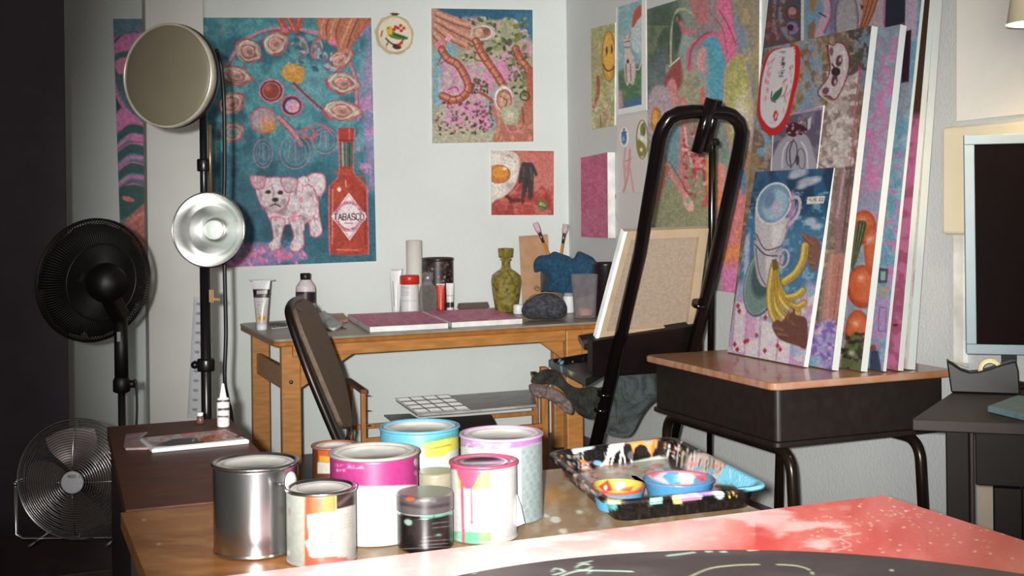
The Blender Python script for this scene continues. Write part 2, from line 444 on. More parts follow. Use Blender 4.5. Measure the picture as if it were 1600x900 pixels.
def see_mat(name, col, clear, rough=0.08, bump=0.0, bscale=60, var=0.1):
    """thin clear or tinted wall: part of the light goes straight through, the rest is a glossy tinted surface"""
    if name in MATS: return MATS[name]
    m = mat(name, col, rough, 0, var, scale=bscale * .6, bump=bump, bscale=bscale, spec=.8)
    nt = m.node_tree; b = nt.nodes['Principled BSDF']; out = nt.nodes['Material Output']
    tr = nt.nodes.new('ShaderNodeBsdfTransparent'); tr.inputs['Color'].default_value = (*[min(1, c ** .25) for c in col[:3]], 1)
    fr = nt.nodes.new('ShaderNodeLayerWeight'); fr.inputs['Blend'].default_value = .35
    mr = nt.nodes.new('ShaderNodeMapRange'); mr.inputs['To Min'].default_value = 1 - clear; mr.inputs['To Max'].default_value = min(1, 1 - clear + .5)
    mx = nt.nodes.new('ShaderNodeMixShader')
    nt.links.new(fr.outputs['Facing'], mr.inputs['Value']); nt.links.new(mr.outputs[0], mx.inputs['Fac'])
    nt.links.new(tr.outputs[0], mx.inputs[1]); nt.links.new(b.outputs[0], mx.inputs[2]); nt.links.new(mx.outputs[0], out.inputs['Surface'])
    return m
# ------------------------------------------------------------------ room shell
YB = 6.55; XR = 3.04; ZC = 2.75
WALL = mat('white_wall_paint', rgb(222, 228, 225), 0.75, var=0.015, scale=3, bump=0.25, bscale=90)
FLOORM = mat('dark_wood_floor', rgb(70, 45, 35), 0.45, var=0.25, scale=5, stretch=(1, 9, 1), bump=0.1)
def struct(name, mb, m, **k):
    o = mb.build(name, m, **k); o['kind'] = 'structure'; return o
struct('floor', MB().box((-1.6, -2.6, -0.1), (XR + 0.1, YB + 0.1, 0)), FLOORM)
struct('ceiling', MB().box((-1.6, -2.6, ZC), (XR + 0.1, YB + 0.1, ZC + 0.1)), mat('ceiling_paint', rgb(205, 205, 200), 0.9, var=0.02))
struct('wall_back', MB().box((-1.6, YB, 0), (XR + 0.1, YB + 0.1, ZC)), WALL)
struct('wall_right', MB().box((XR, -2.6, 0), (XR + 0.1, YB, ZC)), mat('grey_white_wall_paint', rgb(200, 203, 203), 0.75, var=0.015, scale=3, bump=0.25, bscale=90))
struct('wall_left', MB().box((-1.6, -2.6, 0), (-1.5, YB, ZC)), WALL)
struct('wall_front', MB().box((-1.5, -2.7, 0), (XR, -2.6, ZC)), WALL)
# white boxed pillar in front of the back wall
pl = PY_(230, 300, YB - 0.16).x; pr_ = PY_(321, 300, YB - 0.16).x
struct('trim_1', MB().box((pl, YB - 0.16, 0), (pr_, YB, ZC)), mat('pillar_paint', rgb(232, 233, 226), 0.6, var=0.02, scale=4), bevel=0.004)
# dark door leaf standing open at the left
dp = AT(106, 500, 4.62)
dw = Vector((-1, 0.05, 0)).normalized(); dn = Vector((0.05, 1, 0)).normalized()
D0 = Vector((dp.x, dp.y, 0))
struct('door_1', MB().prism([D0, D0 + dw * 1.35, D0 + dw * 1.35 + dn * 0.045, D0 + dn * 0.045], (0, 0, ZC - 0.01)),
       [mat('dark_door_paint', rgb(52, 42, 52), 0.7, var=0.08, scale=5)], bevel=0.003)

# ------------------------------------------------------------------ tables
WOOD_O = mat('honey_wood', rgb(176, 120, 62), 0.42, var=0.10, scale=6, stretch=(1.5, 10, 10), bump=0.05)
WOOD_P = mat('pale_wood', rgb(190, 150, 100), 0.5, var=0.08, scale=8, stretch=(8, 8, 1.2), bump=0.05)
def paintable_top(mb, name, m, parent, fn, gain): return mb.build(name, m, parent, paint=fn, gain=gain)
def grid_slab(x0, y0, x1, y1, z, t, nx, ny):
    """slab with a finely divided top"""
    g = MB(); vs = []; fs = []
    for j in range(ny + 1):
        for i in range(nx + 1): vs.append((x0 + (x1 - x0) * i / nx, y0 + (y1 - y0) * j / ny, z))
    for j in range(ny):
        for i in range(nx): a = j * (nx + 1) + i; fs.append((a, a + 1, a + nx + 2, a + nx + 1))
    g.add(vs, fs, False, 0)
    c = [(x0, y0), (x1, y0), (x1, y1), (x0, y1)]
    v = [(x, y, z) for x, y in c] + [(x, y, z - t) for x, y in c]
    g.add(v, [(0, 4, 5, 1), (1, 5, 6, 2), (2, 6, 7, 3), (3, 7, 4, 0), (4, 7, 6, 5)], False, 1)
    return g

# back work table
BT = empty('work_table', (1.9, 5.8, 0), 'long narrow honey-coloured wooden work table against the back wall, crowded with bottles and tubes', 'table')
tx0, ty0, tx1, ty1, tz = 1.085, 5.375, 2.86, 6.235, 0.74
def rrect(x0, y0, x1, y1, r, z, n=6):
    p = []
    for cx, cy, a in ((x1 - r, y1 - r, 0), (x0 + r, y1 - r, 90), (x0 + r, y0 + r, 180), (x1 - r, y0 + r, 270)):
        for k in range(n + 1):
            t = math.radians(a + 90 * k / n); p.append((cx + r * math.cos(t), cy + r * math.sin(t), z))
    return p
def trap(i, z): return [Vector((p[0], p[1] + (p[0] - tx0) / (tx1 - tx0) * (.065 + .22 * max(0, (p[1] - ty0) / (ty1 - ty0))), z)) for p in rrect(tx0 + i, ty0 + i, tx1 - i, ty1 - i, 0.05, z)]
MB().prism(trap(0, tz), (0, 0, -0.012)).build('tabletop', mat('sheen_grey_tabletop', rgb(150, 138, 120), 0.35, var=0.12, scale=9, stretch=(1, 4, 1)), BT, bevel=0.003)  # grey sheen of the reflecting top is put into its base colour
MB().prism(trap(.002, tz - 0.0121), (0, 0, -0.022)).build('edge_band', mat('dark_honey_edge', rgb(160, 98, 42), 0.4, var=0.1, scale=20), BT, bevel=0.006)
MB().hexa([(x, y + (x - tx0) * .0366, z) for z in (tz - .085, tz - .0345) for x, y in ((tx0 + .09, ty0 + .02), (tx1 - .06, ty0 + .02), (tx1 - .06, ty0 + .045), (tx0 + .09, ty0 + .045))]).build('apron', WOOD_O, BT, bevel=0.003)
MB().box((tx0 + 0.09, ty1 - 0.075, tz - 0.105), (tx1 - 0.06, ty1 - 0.05, tz - 0.0345)).build('apron', WOOD_O, BT, bevel=0.003)
for lx in (tx0 + 0.045, 2.50):
    for ly in (ty0 + 0.055, ty1 - 0.12):
        if lx > 2 and ly > 6: continue
        MB().box((lx, ly, 0), (lx + 0.085, ly + 0.045, tz - 0.0345)).build('leg', WOOD_O, BT, bevel=0.006)
    if lx < 2: MB().box((lx + 0.02, ty0 + 0.1005, 0.50), (lx + 0.045, ty1 - 0.1205, 0.60)).build('end_rail', WOOD_O, BT, bevel=0.003)
MB().box((2.74, ty1 - .12, 0), (2.80, ty1 - .07, tz - .0345)).build('leg', WOOD_O, BT, bevel=.006)
ylg = ty0 + 0.06
MB().prism([(tx0 + .131, ylg, .515), (tx0 + .131, ylg, .625), (tx0 + .17, ylg, .654), (tx0 + .37, ylg, .654)], (0, .022, 0)).build('brace', WOOD_O, BT, bevel=.002)
MB().prism([PY_(x, y, ylg + .10) for x, y in ((829, 524), (868, 518), (948, 560), (944, 586), (905, 574), (874, 557))], (0, .022, 0)).build('brace', WOOD_O, BT, bevel=.002)
MB().lathe([(0, 0), (.009, 0), (.009, .006), (0, .008)], (tx0 + 0.085, ty0 + 0.0545, 0.545), (0, -1, 0), 14).build('bolt', mat('bolt_steel', rgb(150, 140, 120), .35, .9), BT)

# foreground wooden table
ZT = 0.735
wx0, wy0, wx1, wy1 = 0.205, 0.25, 1.305, 2.475
FT = empty('wooden_table', (0.75, 1.4, 0), 'light wooden table carrying the crowd of paint cans and the black crate', 'table')
def wood_fn(X, Y):
    b = Brush(X, Y, (186, 122, 62))
    b.blend((150, 92, 40), 26, 3, .4, .7, .7, sx=.35, sy=2.6)
    b.blend((214, 154, 92), 18, 8, .5, .72, .6, sx=.3, sy=3)
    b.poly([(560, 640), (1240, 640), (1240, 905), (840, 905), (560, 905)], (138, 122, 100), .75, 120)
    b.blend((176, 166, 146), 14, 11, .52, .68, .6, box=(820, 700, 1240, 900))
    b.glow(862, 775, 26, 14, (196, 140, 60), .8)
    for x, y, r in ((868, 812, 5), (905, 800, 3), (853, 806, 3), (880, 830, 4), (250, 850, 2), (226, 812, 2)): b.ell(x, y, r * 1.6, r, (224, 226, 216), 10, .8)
    b.line([(192, 800), (300, 790), (345, 786)], 3, (120, 70, 30), .7)
    return b
SLABM = mat('tabletop_edge', rgb(150, 98, 50), 0.5, var=0.12)
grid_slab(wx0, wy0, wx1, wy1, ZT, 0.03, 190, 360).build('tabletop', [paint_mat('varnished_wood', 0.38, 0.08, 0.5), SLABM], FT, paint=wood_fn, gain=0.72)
for x in (wx0 + .05, wx1 - .11):
    for y in (wy0 + .05, wy1 - .11): MB().box((x, y, 0), (x + .06, y + .06, ZT - .0305)).build('leg', SLABM, FT, bevel=.004)
MB().box((wx0 + .03, wy1 - .08, ZT - .12), (wx1 - .03, wy1 - .0605, ZT - .0305)).build('apron', SLABM, FT)

# dark side table with its panelled side
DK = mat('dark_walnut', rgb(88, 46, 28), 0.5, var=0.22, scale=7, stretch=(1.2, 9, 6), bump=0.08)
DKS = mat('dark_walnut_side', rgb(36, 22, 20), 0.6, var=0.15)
DT = empty('side_table', (0.4, 3.0, 0), 'dark walnut side table between the paint cans and the lamp stands, holding a paint palette', 'table')
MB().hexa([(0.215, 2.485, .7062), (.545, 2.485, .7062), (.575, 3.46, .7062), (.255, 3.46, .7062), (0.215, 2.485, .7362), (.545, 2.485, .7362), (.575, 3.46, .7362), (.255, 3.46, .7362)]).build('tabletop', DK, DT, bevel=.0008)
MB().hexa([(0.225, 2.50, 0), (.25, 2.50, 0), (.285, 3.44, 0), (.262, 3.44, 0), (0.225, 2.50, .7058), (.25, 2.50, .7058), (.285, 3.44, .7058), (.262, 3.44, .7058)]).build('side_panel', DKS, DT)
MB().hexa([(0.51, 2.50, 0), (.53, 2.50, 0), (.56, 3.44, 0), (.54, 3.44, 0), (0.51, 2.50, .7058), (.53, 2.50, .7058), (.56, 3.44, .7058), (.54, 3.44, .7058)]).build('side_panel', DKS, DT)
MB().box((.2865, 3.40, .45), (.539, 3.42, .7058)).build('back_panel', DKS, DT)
# low black cabinet under the chrome fan
ZLC = 1.31 - 3.6 * (847 - 328) / F
LC = empty('low_cabinet', (0.0, 3.75, 0), 'low black cabinet in the dark left corner carrying the chrome fan', 'cabinet')
BLK = mat('black_cabinet', rgb(26, 18, 18), 0.5, var=0.2)
MB().box((-0.52, 3.485, ZLC - .025), (0.44, 3.98, ZLC)).build('cabinet_top', mat('black_cabinet_top', rgb(44, 26, 24), 0.5, var=0.2), LC, bevel=.003)
MB().box((-0.50, 3.505, 0), (0.42, 3.97, ZLC - .0255)).build('body', BLK, LC)
MB().box((-0.49, 3.49, .06), (0.41, 3.5045, ZLC - .04)).build('door', BLK, LC, bevel=.002)

# red board on the table, round chalk board on it
ZR = 0.745
def red_fn(X, Y):
    b = Brush(X, Y, (226, 92, 84))
    b.blend((238, 122, 112), 60, 4, .4, .65, .8)
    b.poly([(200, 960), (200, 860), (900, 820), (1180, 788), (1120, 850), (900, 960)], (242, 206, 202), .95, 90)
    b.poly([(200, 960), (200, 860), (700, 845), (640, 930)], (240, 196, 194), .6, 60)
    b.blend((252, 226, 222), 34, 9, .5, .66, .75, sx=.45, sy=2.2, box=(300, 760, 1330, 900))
    b.blend((214, 70, 64), 70, 19, .5, .7, .7, box=(1180, 770, 1620, 900))
    rnd = random.Random(5)
    for cx, cy, sx, sy, n in ((1390, 805, 40, 12, 26), (1290, 845, 40, 9, 20), (1340, 822, 45, 8, 16), (1450, 855, 60, 14, 16), (1545, 850, 30, 16, 10), (1270, 812, 20, 6, 8), (1420, 795, 26, 8, 14), (1480, 833, 40, 10, 10)):
        for _ in range(n):
            b.ell(rnd.gauss(cx, sx), rnd.gauss(cy, sy), rnd.uniform(.8, 3.2), rnd.uniform(.5, 1.3), (255, 226, 190), rnd.uniform(-30, 20), .95, 1)
    b.line([(1425, 812), (1446, 830), (1449, 855), (1447, 874)], 1.3, (190, 60, 60), .6)
    b.line([(1300, 862), (1330, 852), (1312, 840), (1345, 833)], 2, (255, 214, 196), .7)
    return b
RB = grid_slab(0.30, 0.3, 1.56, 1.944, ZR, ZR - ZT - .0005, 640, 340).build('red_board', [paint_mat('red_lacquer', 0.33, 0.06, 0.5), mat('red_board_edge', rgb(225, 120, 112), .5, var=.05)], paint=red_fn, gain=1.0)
tag(RB, 'large red painted board speckled with pale paint drops lying across the front of the table', 'board')
DC = Vector((0.777, 1.066, ZR + .0005)); RD = 0.7247
def disc_mesh():
    m = MB(); vs = []; fs = []; N = 123; A = 800
    for j in range(N + 1):
        r = (0, .15, .3, .42)[j] if j < 4 else .44 + (RD - .44) * (j - 4) / (N - 4)
        for k in range(A): a = 2 * math.pi * k / A; vs.append((DC.x + r * math.cos(a), DC.y + r * math.sin(a), ZR + .0065))
    for j in range(N):
        for k in range(A): fs.append((j * A + k, j * A + (k + 1) % A, (j + 1) * A + (k + 1) % A, (j + 1) * A + k))
    m.add(vs, fs, False, 0)
    top = [N * A + k for k in range(A)]; b0 = len(m.v)
    m.v += [Vector((m.v[i].x, m.v[i].y, ZR + .0008)) for i in top]
    for k in range(A): m.f.append([top[k], top[(k + 1) % A], b0 + (k + 1) % A, b0 + k]); m.sm.append(False); m.mi.append(1)
    m.f.append([b0 + k for k in range(A)][::-1]); m.sm.append(False); m.mi.append(1)
    return m
def chalk_fn(X, Y):
    b = Brush(X, Y, (74, 64, 66)); b.blend((96, 86, 86), 40, 2, .4, .7, .7, sx=.4, sy=2)
    c = (186, 214, 196)
    b.line([(865, 898), (882, 893), (868, 888), (862, 894)], 2.2, c); b.ring(912, 886, 12, 4.5, 2.4, c, -8)
    b.line([(876, 900), (905, 892), (955, 892), (988, 893)], 2.4, c); b.line([(905, 880), (918, 878), (926, 876)], 1.8, c); b.line([(925, 890), (918, 897)], 2, c)
    b.line([(1044, 868), (1062, 866), (1085, 863)], 3, c, .9); b.line([(1105, 862), (1110, 862)], 3, c); b.line([(1128, 862), (1134, 862)], 3, c)
    b.line([(1080, 900), (1110, 888), (1150, 883), (1186, 882)], 2.4, (182, 186, 150)); b.line([(1216, 882), (1244, 884), (1264, 890), (1272, 900)], 2.4, (182, 186, 150))
    b.ell(1393, 891, 2.5, 1.6, (220, 220, 200)); b.line([(740, 897), (744, 893)], 2, c)
    b.line([(1170, 860), (1182, 859)], 2.5, (230, 230, 200)); return b
CB = disc_mesh().build('round_chalkboard', [paint_mat('chalkboard_black', 0.5, 0.05, 0.4), mat('chalkboard_rim', rgb(40, 36, 38), .6)], paint=chalk_fn, gain=0.85)
tag(CB, 'round black chalkboard with pale green chalk marks lying on the red board', 'chalkboard')

# ------------------------------------------------------------------ school desk
SD = empty('school_desk', (2.55, 3.6, 0), 'old school desk with brown wooden top and black metal box, holding the stack of canvases', 'desk')
sx0, sy0, sx1, sy1, sz = 2.20, 3.262, 2.918, 4.10, 0.748
def desk_top(X, Y):
    b = Brush(X, Y, (150, 112, 96)); b.blend((112, 72, 48), 20, 5, .42, .62, .9, sx=.7, sy=1.5); b.blend((176, 140, 126), 26, 6, .55, .7, .6)
    b.line([(1092, 565), (1150, 572), (1240, 578)], 3, (220, 196, 160), .7); b.line([(1060, 556), (1120, 572), (1215, 594)], 5, (110, 66, 34), .5)
    b.ell(1118, 558, 20, 3, (196, 170, 150), 8, .7); b.ell(1190, 586, 26, 3, (170, 146, 150), 4, .6)
    return b
g = MB(); pts = rrect(sx0, sy0, sx1, sy1, .035, sz)
gs = grid_slab(sx0 + .035, sy0 + .035, sx1 - .035, sy1 - .035, sz, .0005, 60, 80)
MB().prism(pts, (0, 0, -.024)).build('desk_top', mat('desk_top_wood', rgb(150, 98, 58), .28, var=.25, scale=12, stretch=(1, 4, 1), coat=.3, col2=rgb(170, 132, 112)), SD, bevel=.006, seg=3)
BM = mat('black_metal_brown', rgb(30, 24, 21), .42, 0.0, var=.1, scale=30, spec=.6)
zb = sz - .0245
bx = [(sx0 + .03, sy0 + .025), (sx1 - .03, sy0 + .025), (sx1 - .03, sy1 - .03), (sx0 + .03, sy1 - .03)]
MB().prism(rrect(bx[0][0], bx[0][1], bx[2][0], bx[2][1], .02, zb - .165), (0, 0, .165)).build('book_box', BM, SD, bevel=.004)
MB().prism(rrect(bx[0][0] - .008, bx[0][1] - .008, bx[2][0] + .008, bx[2][1] + .008, .02, zb - .1655), (0, 0, -.016)).build('box_flange', BM, SD, bevel=.003)
TB = mat('dark_steel_tube', rgb(40, 30, 24), .26, .55, var=.12, scale=12, spec=.6)
zl = zb - .20
for x in (sx0 + .085, sx1 - .13):
    y0_, y1_ = sy0 - .005, sy1 + .01
    MB().tube(fillet([(x, y0_, 0.001), (x, y0_ + .035, zl), (x, y1_ - .035, zl), (x, y1_, 0.001)], .075, 8), .0185, 16).build('leg_frame', TB, SD)
    MB().box((x - .03, sy0 + .12, zl + .0187), (x + .03, sy1 - .12, zb - .182)).build('bracket', BM, SD)

# ------------------------------------------------------------------ dark desk at the right
RDk = empty('computer_desk', (2.6, 2.5, 0), 'black-brown desk at the right edge with the monitor and tape dispenser on it', 'desk')
DKD = mat('espresso_wood', rgb(34, 22, 18), .5, var=.12, scale=6, stretch=(3, 1, 1), spec=.3)
DKD2 = mat('espresso_panel', rgb(18, 13, 11), .6, var=.08, spec=.2)
a0 = PZ(1425, 655, .74); a1 = PZ(1487, 615, .74)
ex = (PZ(1600, 662, .74) - a0); ex.z = 0; ex.normalize()
ey = Vector((-ex.y, ex.x, 0)) if Vector((-ex.y, ex.x, 0)).dot(a1 - a0) > 0 else Vector((ex.y, -ex.x, 0))
# keep the far corners inside the room
def dpt(u, v, z): p = a0 + ex * u + ey * v; return Vector((p.x, p.y, z))
q = [a0, a0 + ex * 0.62, Vector((3.02, 1.95, 0)), Vector((3.02, 2.93, 0)), Vector((2.60, 2.925, 0))]
MB().prism([Vector((p.x, p.y, .74)) for p in q], (0, 0, -.03)).build('desk_top', DKD, RDk, bevel=.003)
def dpanel(pa, pb, wpx_a, z0, z1, t, nm): pass
def d_at(px, off): # point on the desk's front plane, set back by off
    p0 = a0 + ey * off; return PP(px, 700, p0, ey)
L0 = d_at(1478, .04); L1 = d_at(1514, .04); L2 = d_at(1552, .04); L3 = d_at(1596, .04)
def vpan(A, B, z0, z1, t, nm, m):
    A = Vector((A.x, A.y, z0)); B = Vector((B.x, B.y, z0))
    MB().prism([A, B, B + ey * t, A + ey * t], (0, 0, z1 - z0)).build(nm, m, RDk, bevel=.003)
vpan(L0, L1, 0, .7095, .05, 'leg', DKD2)
vpan(L1 + ex * .001, d_at(1522, .04), 0, .7095, .045, 'leg_batten', DKD)
vpan(d_at(1524, .06), d_at(1640, .06), .565, .7095, .02, 'drawer_front', DKD2)
vpan(L2, L3, 0, .5645, .05, 'leg', DKD2)
vpan(d_at(1597, .05), d_at(1606, .05), 0, .5645, .05, 'leg_batten', DKD)
# ------------------------------------------------------------------ pictures on the back wall
def wallq(pts, y=None, x=None, off=0.0):
    return [PY_(a, b, y - off) for a, b in pts] if y is not None else [PX_(a, b, x - off) for a, b in pts]
G1 = 1.22
PK = (214, 110, 158); RD_ = (178, 58, 66); TL_ = (44, 116, 130); FL_ = (190, 140, 128)

def oyster_fn(X, Y):
    b = Brush(X, Y, (52, 128, 142))
    b.blend((84, 158, 164), 22, 1, .42, .65, .8); b.blend((28, 84, 104), 26, 2, .5, .68, .8)
    b.poly([(322, 270), (600, 250), (600, 420), (322, 420)], (22, 76, 98), .75, 60); b.blend((38, 104, 124), 16, 3, .45, .65, .7, box=(320, 255, 600, 420))
    b.poly([(556, 28), (582, 28), (590, 300), (574, 300), (562, 130), (574, 60)], (156, 130, 178), .75, 14); b.blend((206, 120, 176), 13, 7, .5, .65, .7, box=(558, 40, 590, 300))
    b.poly([(320, 385), (400, 380), (470, 392), (480, 402), (320, 430)], (206, 108, 160), .9, 10); b.blend((110, 120, 170), 10, 9, .5, .65, .8, box=(330, 378, 480, 418))
    for x, y in ((398, 398), (412, 395), (438, 396), (385, 402), (450, 402)): b.ell(x, y, 4, 4, (224, 110, 150), 0, .8)
    b.dabs(60, (320, 375, 480, 416), (1, 3), [(224, 120, 176), (120, 110, 170), (60, 120, 140)], 3)
    b.ell(346, 47, 2.5, 8, (150, 110, 150), 0, .7, 2); b.glow(500, 130, 55, 45, (110, 170, 178), .6); b.glow(430, 140, 30, 50, (70, 150, 160), .5)
    # platter with its pink rim
    b.line([(352, 108), (372, 74), (396, 54), (430, 44), (470, 46), (510, 58), (540, 86), (553, 116), (557, 150), (556, 172)], 5, (204, 120, 150), .9, 2)
    b.line([(352, 112), (374, 78), (398, 57), (432, 47), (468, 49), (506, 62)], 1.2, (150, 50, 70)); b.line([(545, 92), (557, 118), (560, 152), (559, 172)], 1.3, (186, 60, 84))
    def oyster(cx, cy, rx, ry, rot, seed):
        rnd = random.Random(seed); c, n = math.cos(math.radians(rot)), math.sin(math.radians(rot))
        def R(k, j=.1): 
            o = []
            for t in range(12):
                a = t / 12 * 2 * math.pi; q = k * (1 + rnd.uniform(-j, j)) * (1.15 if t == 0 else 1)
                u, v = rx * q * math.cos(a), ry * q * math.sin(a); o.append((cx + u * c - v * n, cy + u * n + v * c))
            return o
        b.poly(R(1.12), (186, 66, 78), 1, 2, True); b.poly(R(1.0), (164, 142, 128), 1, 2, True); b.poly(R(.86), (196, 178, 160), .9, 2, True)
        b.poly(R(.66, .16), (150, 84, 84), 1, 2, True); b.poly(R(.54, .16), (204, 142, 130), .95, 2.5, True)
        b.ell(cx + rx * .12, cy + ry * .1, rx * .25, ry * .22, (120, 96, 84), rot, .8, 2); b.line([R(.5)[i] for i in (6, 8, 10)], 1.3, (240, 214, 200), .8)
        b.line(R(.93)[1:5], 1.4, (104, 60, 54), .8); b.line(R(.9)[6:9], 1.6, (238, 226, 206), .9)
    for i, a in enumerate(((430, 68, 18, 17, -20), (388, 80, 19, 17, 30), (368, 118, 22, 13, 10), (361, 162, 18, 16, -35), (363, 207, 16, 15, -25), (530, 94, 22, 13, -35), (535, 130, 23, 16, 8), (533, 173, 26, 15, 6))): oyster(*a, i + 3)
    b.glow(363, 207, 12, 11, (80, 140, 150), .8); b.ring(363, 207, 15, 14, 1.4, (196, 90, 104), -25)
    for x0, y0, rot in ((472, 72, 70), (495, 76, 100)):
        b.ell(x0, y0, 17, 9, (186, 90, 100), rot); b.ell(x0 + 2, y0, 14, 7, (150, 156, 156), rot); b.ell(x0 + 3, y0 + 2, 9, 4, (110, 92, 96), rot, .9, 2)
    b.dabs(50, (450, 62, 520, 112), (1.5, 4), [(70, 120, 140), (150, 170, 176), (96, 100, 120), (40, 90, 110)], 8)
    # hands
    for pts, w in (([(436, 26), (444, 42), (447, 50)], 11), ([(452, 26), (458, 38), (462, 46)], 12), ([(470, 26), (468, 40)], 10)):
        b.line(pts, w, (176, 76, 56), 1, 2); b.line([(x - 3, y) for x, y in pts], 2, (214, 128, 98), .8)
    b.ell(446, 47, 5, 4, (226, 96, 136))
    b.poly([(498, 26), (578, 26), (566, 50), (548, 72), (540, 80), (532, 76), (526, 68), (518, 66), (508, 60), (500, 58), (498, 44)], (178, 100, 70), 1, 2, True)
    for pts, w in (([(508, 30), (504, 44), (505, 56)], 13), ([(526, 30), (520, 46), (519, 64)], 14), ([(552, 30), (542, 52), (535, 74)], 17)):
        b.line(pts, w, (190, 112, 80), 1, 3); b.line([(x + w * .42, y) for x, y in pts], 1.8, (112, 48, 44), .9); b.line([(x - w * .15, y) for x, y in pts], 2.6, (222, 158, 118), .6)
    b.line([(578, 28), (562, 52), (545, 80)], 1.6, (190, 60, 76)); b.ell(520, 65, 5, 5.5, (226, 104, 144)); b.ell(505, 44, 2, 2, (220, 90, 110))
    # lemon, spoon and sauce cups
    b.poly([(441, 108), (450, 100), (464, 101), (476, 108), (472, 128), (462, 130), (450, 126), (441, 118)], (204, 142, 52), 1, 2, True); b.glow(455, 108, 9, 6, (232, 176, 90), .7)
    b.line([(458, 130), (482, 152), (503, 170)], 5, (150, 100, 112)); b.line([(459, 130), (483, 153), (504, 171)], 1.6, (80, 30, 40)); b.line([(456, 132), (480, 156), (500, 174)], 1, (220, 120, 140))
    b.ell(424, 142, 20, 19, (214, 110, 136)); b.ell(424, 142, 17, 16, (70, 34, 40)); b.ell(424, 142, 14.5, 14, (206, 150, 140), 0, .7); b.ell(424, 142, 12.5, 12, (150, 44, 34)); b.glow(419, 138, 6, 6, (206, 110, 80), .7)
    b.ell(456, 165, 18, 17, (206, 96, 124)); b.ell(456, 165, 15, 14.5, (88, 52, 80)); b.ell(457, 166, 11, 10.5, (190, 150, 180)); b.ell(460, 168, 7, 7, (226, 150, 166)); b.ring(456, 165, 13, 12, 1.6, (60, 20, 40), 0, .9, 90, 260)
    b.ell(411, 188, 20, 21, (206, 84, 96)); b.ell(411, 188, 17.5, 18, (150, 150, 160)); b.glow(414, 186, 14, 12, (220, 140, 130), .8); b.glow(420, 198, 12, 9, (228, 140, 40), .95)
    b.line([(436, 184), (458, 208), (470, 226)], 7, (206, 120, 134)); b.line([(434, 186), (456, 210), (468, 228)], 1.4, (170, 40, 60)); b.line([(440, 182), (462, 204)], 1.4, (120, 60, 80))
    # faint glass vessels
    for cx, cy, rx, ry in ((411, 240, 15, 22), (461, 238, 24, 26), (508, 220, 20, 20)):
        b.ring(cx, cy, rx, ry, 1.8, (196, 106, 130), 0, .75); b.ring(cx, cy, rx * .7, ry * .75, 1.6, (110, 130, 150), 0, .8); b.glow(cx, cy, rx * .7, ry * .7, (96, 122, 142), .7)
        b.line([(cx - rx * .3, cy - ry * .6), (cx - rx * .45, cy + ry * .4)], 1.2, (150, 160, 176), .7); b.line([(cx, cy - ry * .8), (cx + 1, cy + ry * .6)], 1.2, (210, 130, 150), .6); b.line([(cx + rx * .35, cy - ry * .6), (cx + rx * .4, cy + ry * .5)], 1.2, (50, 80, 100), .7)
    for pts in ([(466, 208), (478, 200), (474, 214)], [(484, 196), (490, 206), (486, 220)], [(494, 194), (508, 198), (516, 206)], [(474, 212), (486, 216), (496, 210)]): b.line(pts, 4, (206, 84, 96), .85, 2)
    # little white dog
    DW = (206, 190, 194); DO = (200, 84, 110); DS = (132, 106, 120)
    def out(P, c1=DW, e=1.6):
        cx_ = sum(p[0] for p in P) / len(P); cy_ = sum(p[1] for p in P) / len(P)
        b.poly([(cx_ + (x - cx_) * 1.0 + (e if x > cx_ else -e), cy_ + (y - cy_) + (e if y > cy_ else -e)) for x, y in P], DO, 1, 1.5, True); b.poly(P, c1, 1, 2, True)
    out([(486, 300), (478, 286), (484, 274), (496, 271), (506, 276), (508, 290), (503, 302), (494, 306)])
    out([(470, 310), (494, 306), (497, 332), (501, 350), (502, 362), (495, 369), (486, 366), (484, 350), (474, 338)])
    out([(418, 322), (434, 300), (452, 292), (474, 288), (490, 296), (494, 318), (490, 338), (474, 348), (452, 350), (430, 350), (420, 338)])
    out([(426, 340), (444, 344), (440, 364), (437, 378), (436, 388), (424, 388), (420, 382), (428, 372), (426, 356)]); out([(452, 342), (474, 340), (473, 364), (474, 380), (467, 391), (456, 391), (455, 382), (460, 370), (456, 356)])
    b.poly([(446, 352), (454, 350), (458, 366), (450, 372), (442, 366)], (40, 60, 76), .9, 3)
    for p_ in ([(455, 290), (464, 283), (472, 290), (470, 300)], [(466, 282), (474, 276), (482, 280), (478, 290)]): out(p_, (214, 200, 206), 1)
    out([(404, 284), (416, 279), (434, 278), (446, 284), (452, 298), (450, 314), (442, 326), (430, 331), (416, 326), (406, 314), (401, 298)])
    out([(392, 277), (404, 276), (414, 279), (412, 290), (404, 296), (396, 290)], (196, 150, 160)); out([(440, 280), (454, 278), (464, 284), (460, 296), (450, 300), (444, 292)], (190, 168, 176))
    rnd = random.Random(9)
    for _ in range(420):
        x = rnd.uniform(398, 506); y = rnd.uniform(272, 392); d0 = rnd.choice([DS, (228, 218, 220), (228, 218, 220), (176, 152, 160), (214, 190, 196)])
        i_ = b._near(x - .8, y - .8, x + .8, y + .8)
        if len(i_) and b.C[i_[0]].min() > .42 and b.C[i_[0], 0] > .6: b.line([(x, y), (x + rnd.uniform(-2.4, 2.4), y + rnd.uniform(2, 6))], rnd.uniform(.9, 2), d0, .55, 1.2, False)
    for cx, cy, rx, ry in ((416, 326, 12, 4), (440, 332, 10, 5), (444, 318, 4, 9), (476, 342, 8, 5), (462, 302, 3, 8), (484, 304, 5, 5), (408, 306, 3, 7), (432, 362, 3, 9), (464, 362, 3, 9)): b.glow(cx, cy, rx, ry, DS, .75)
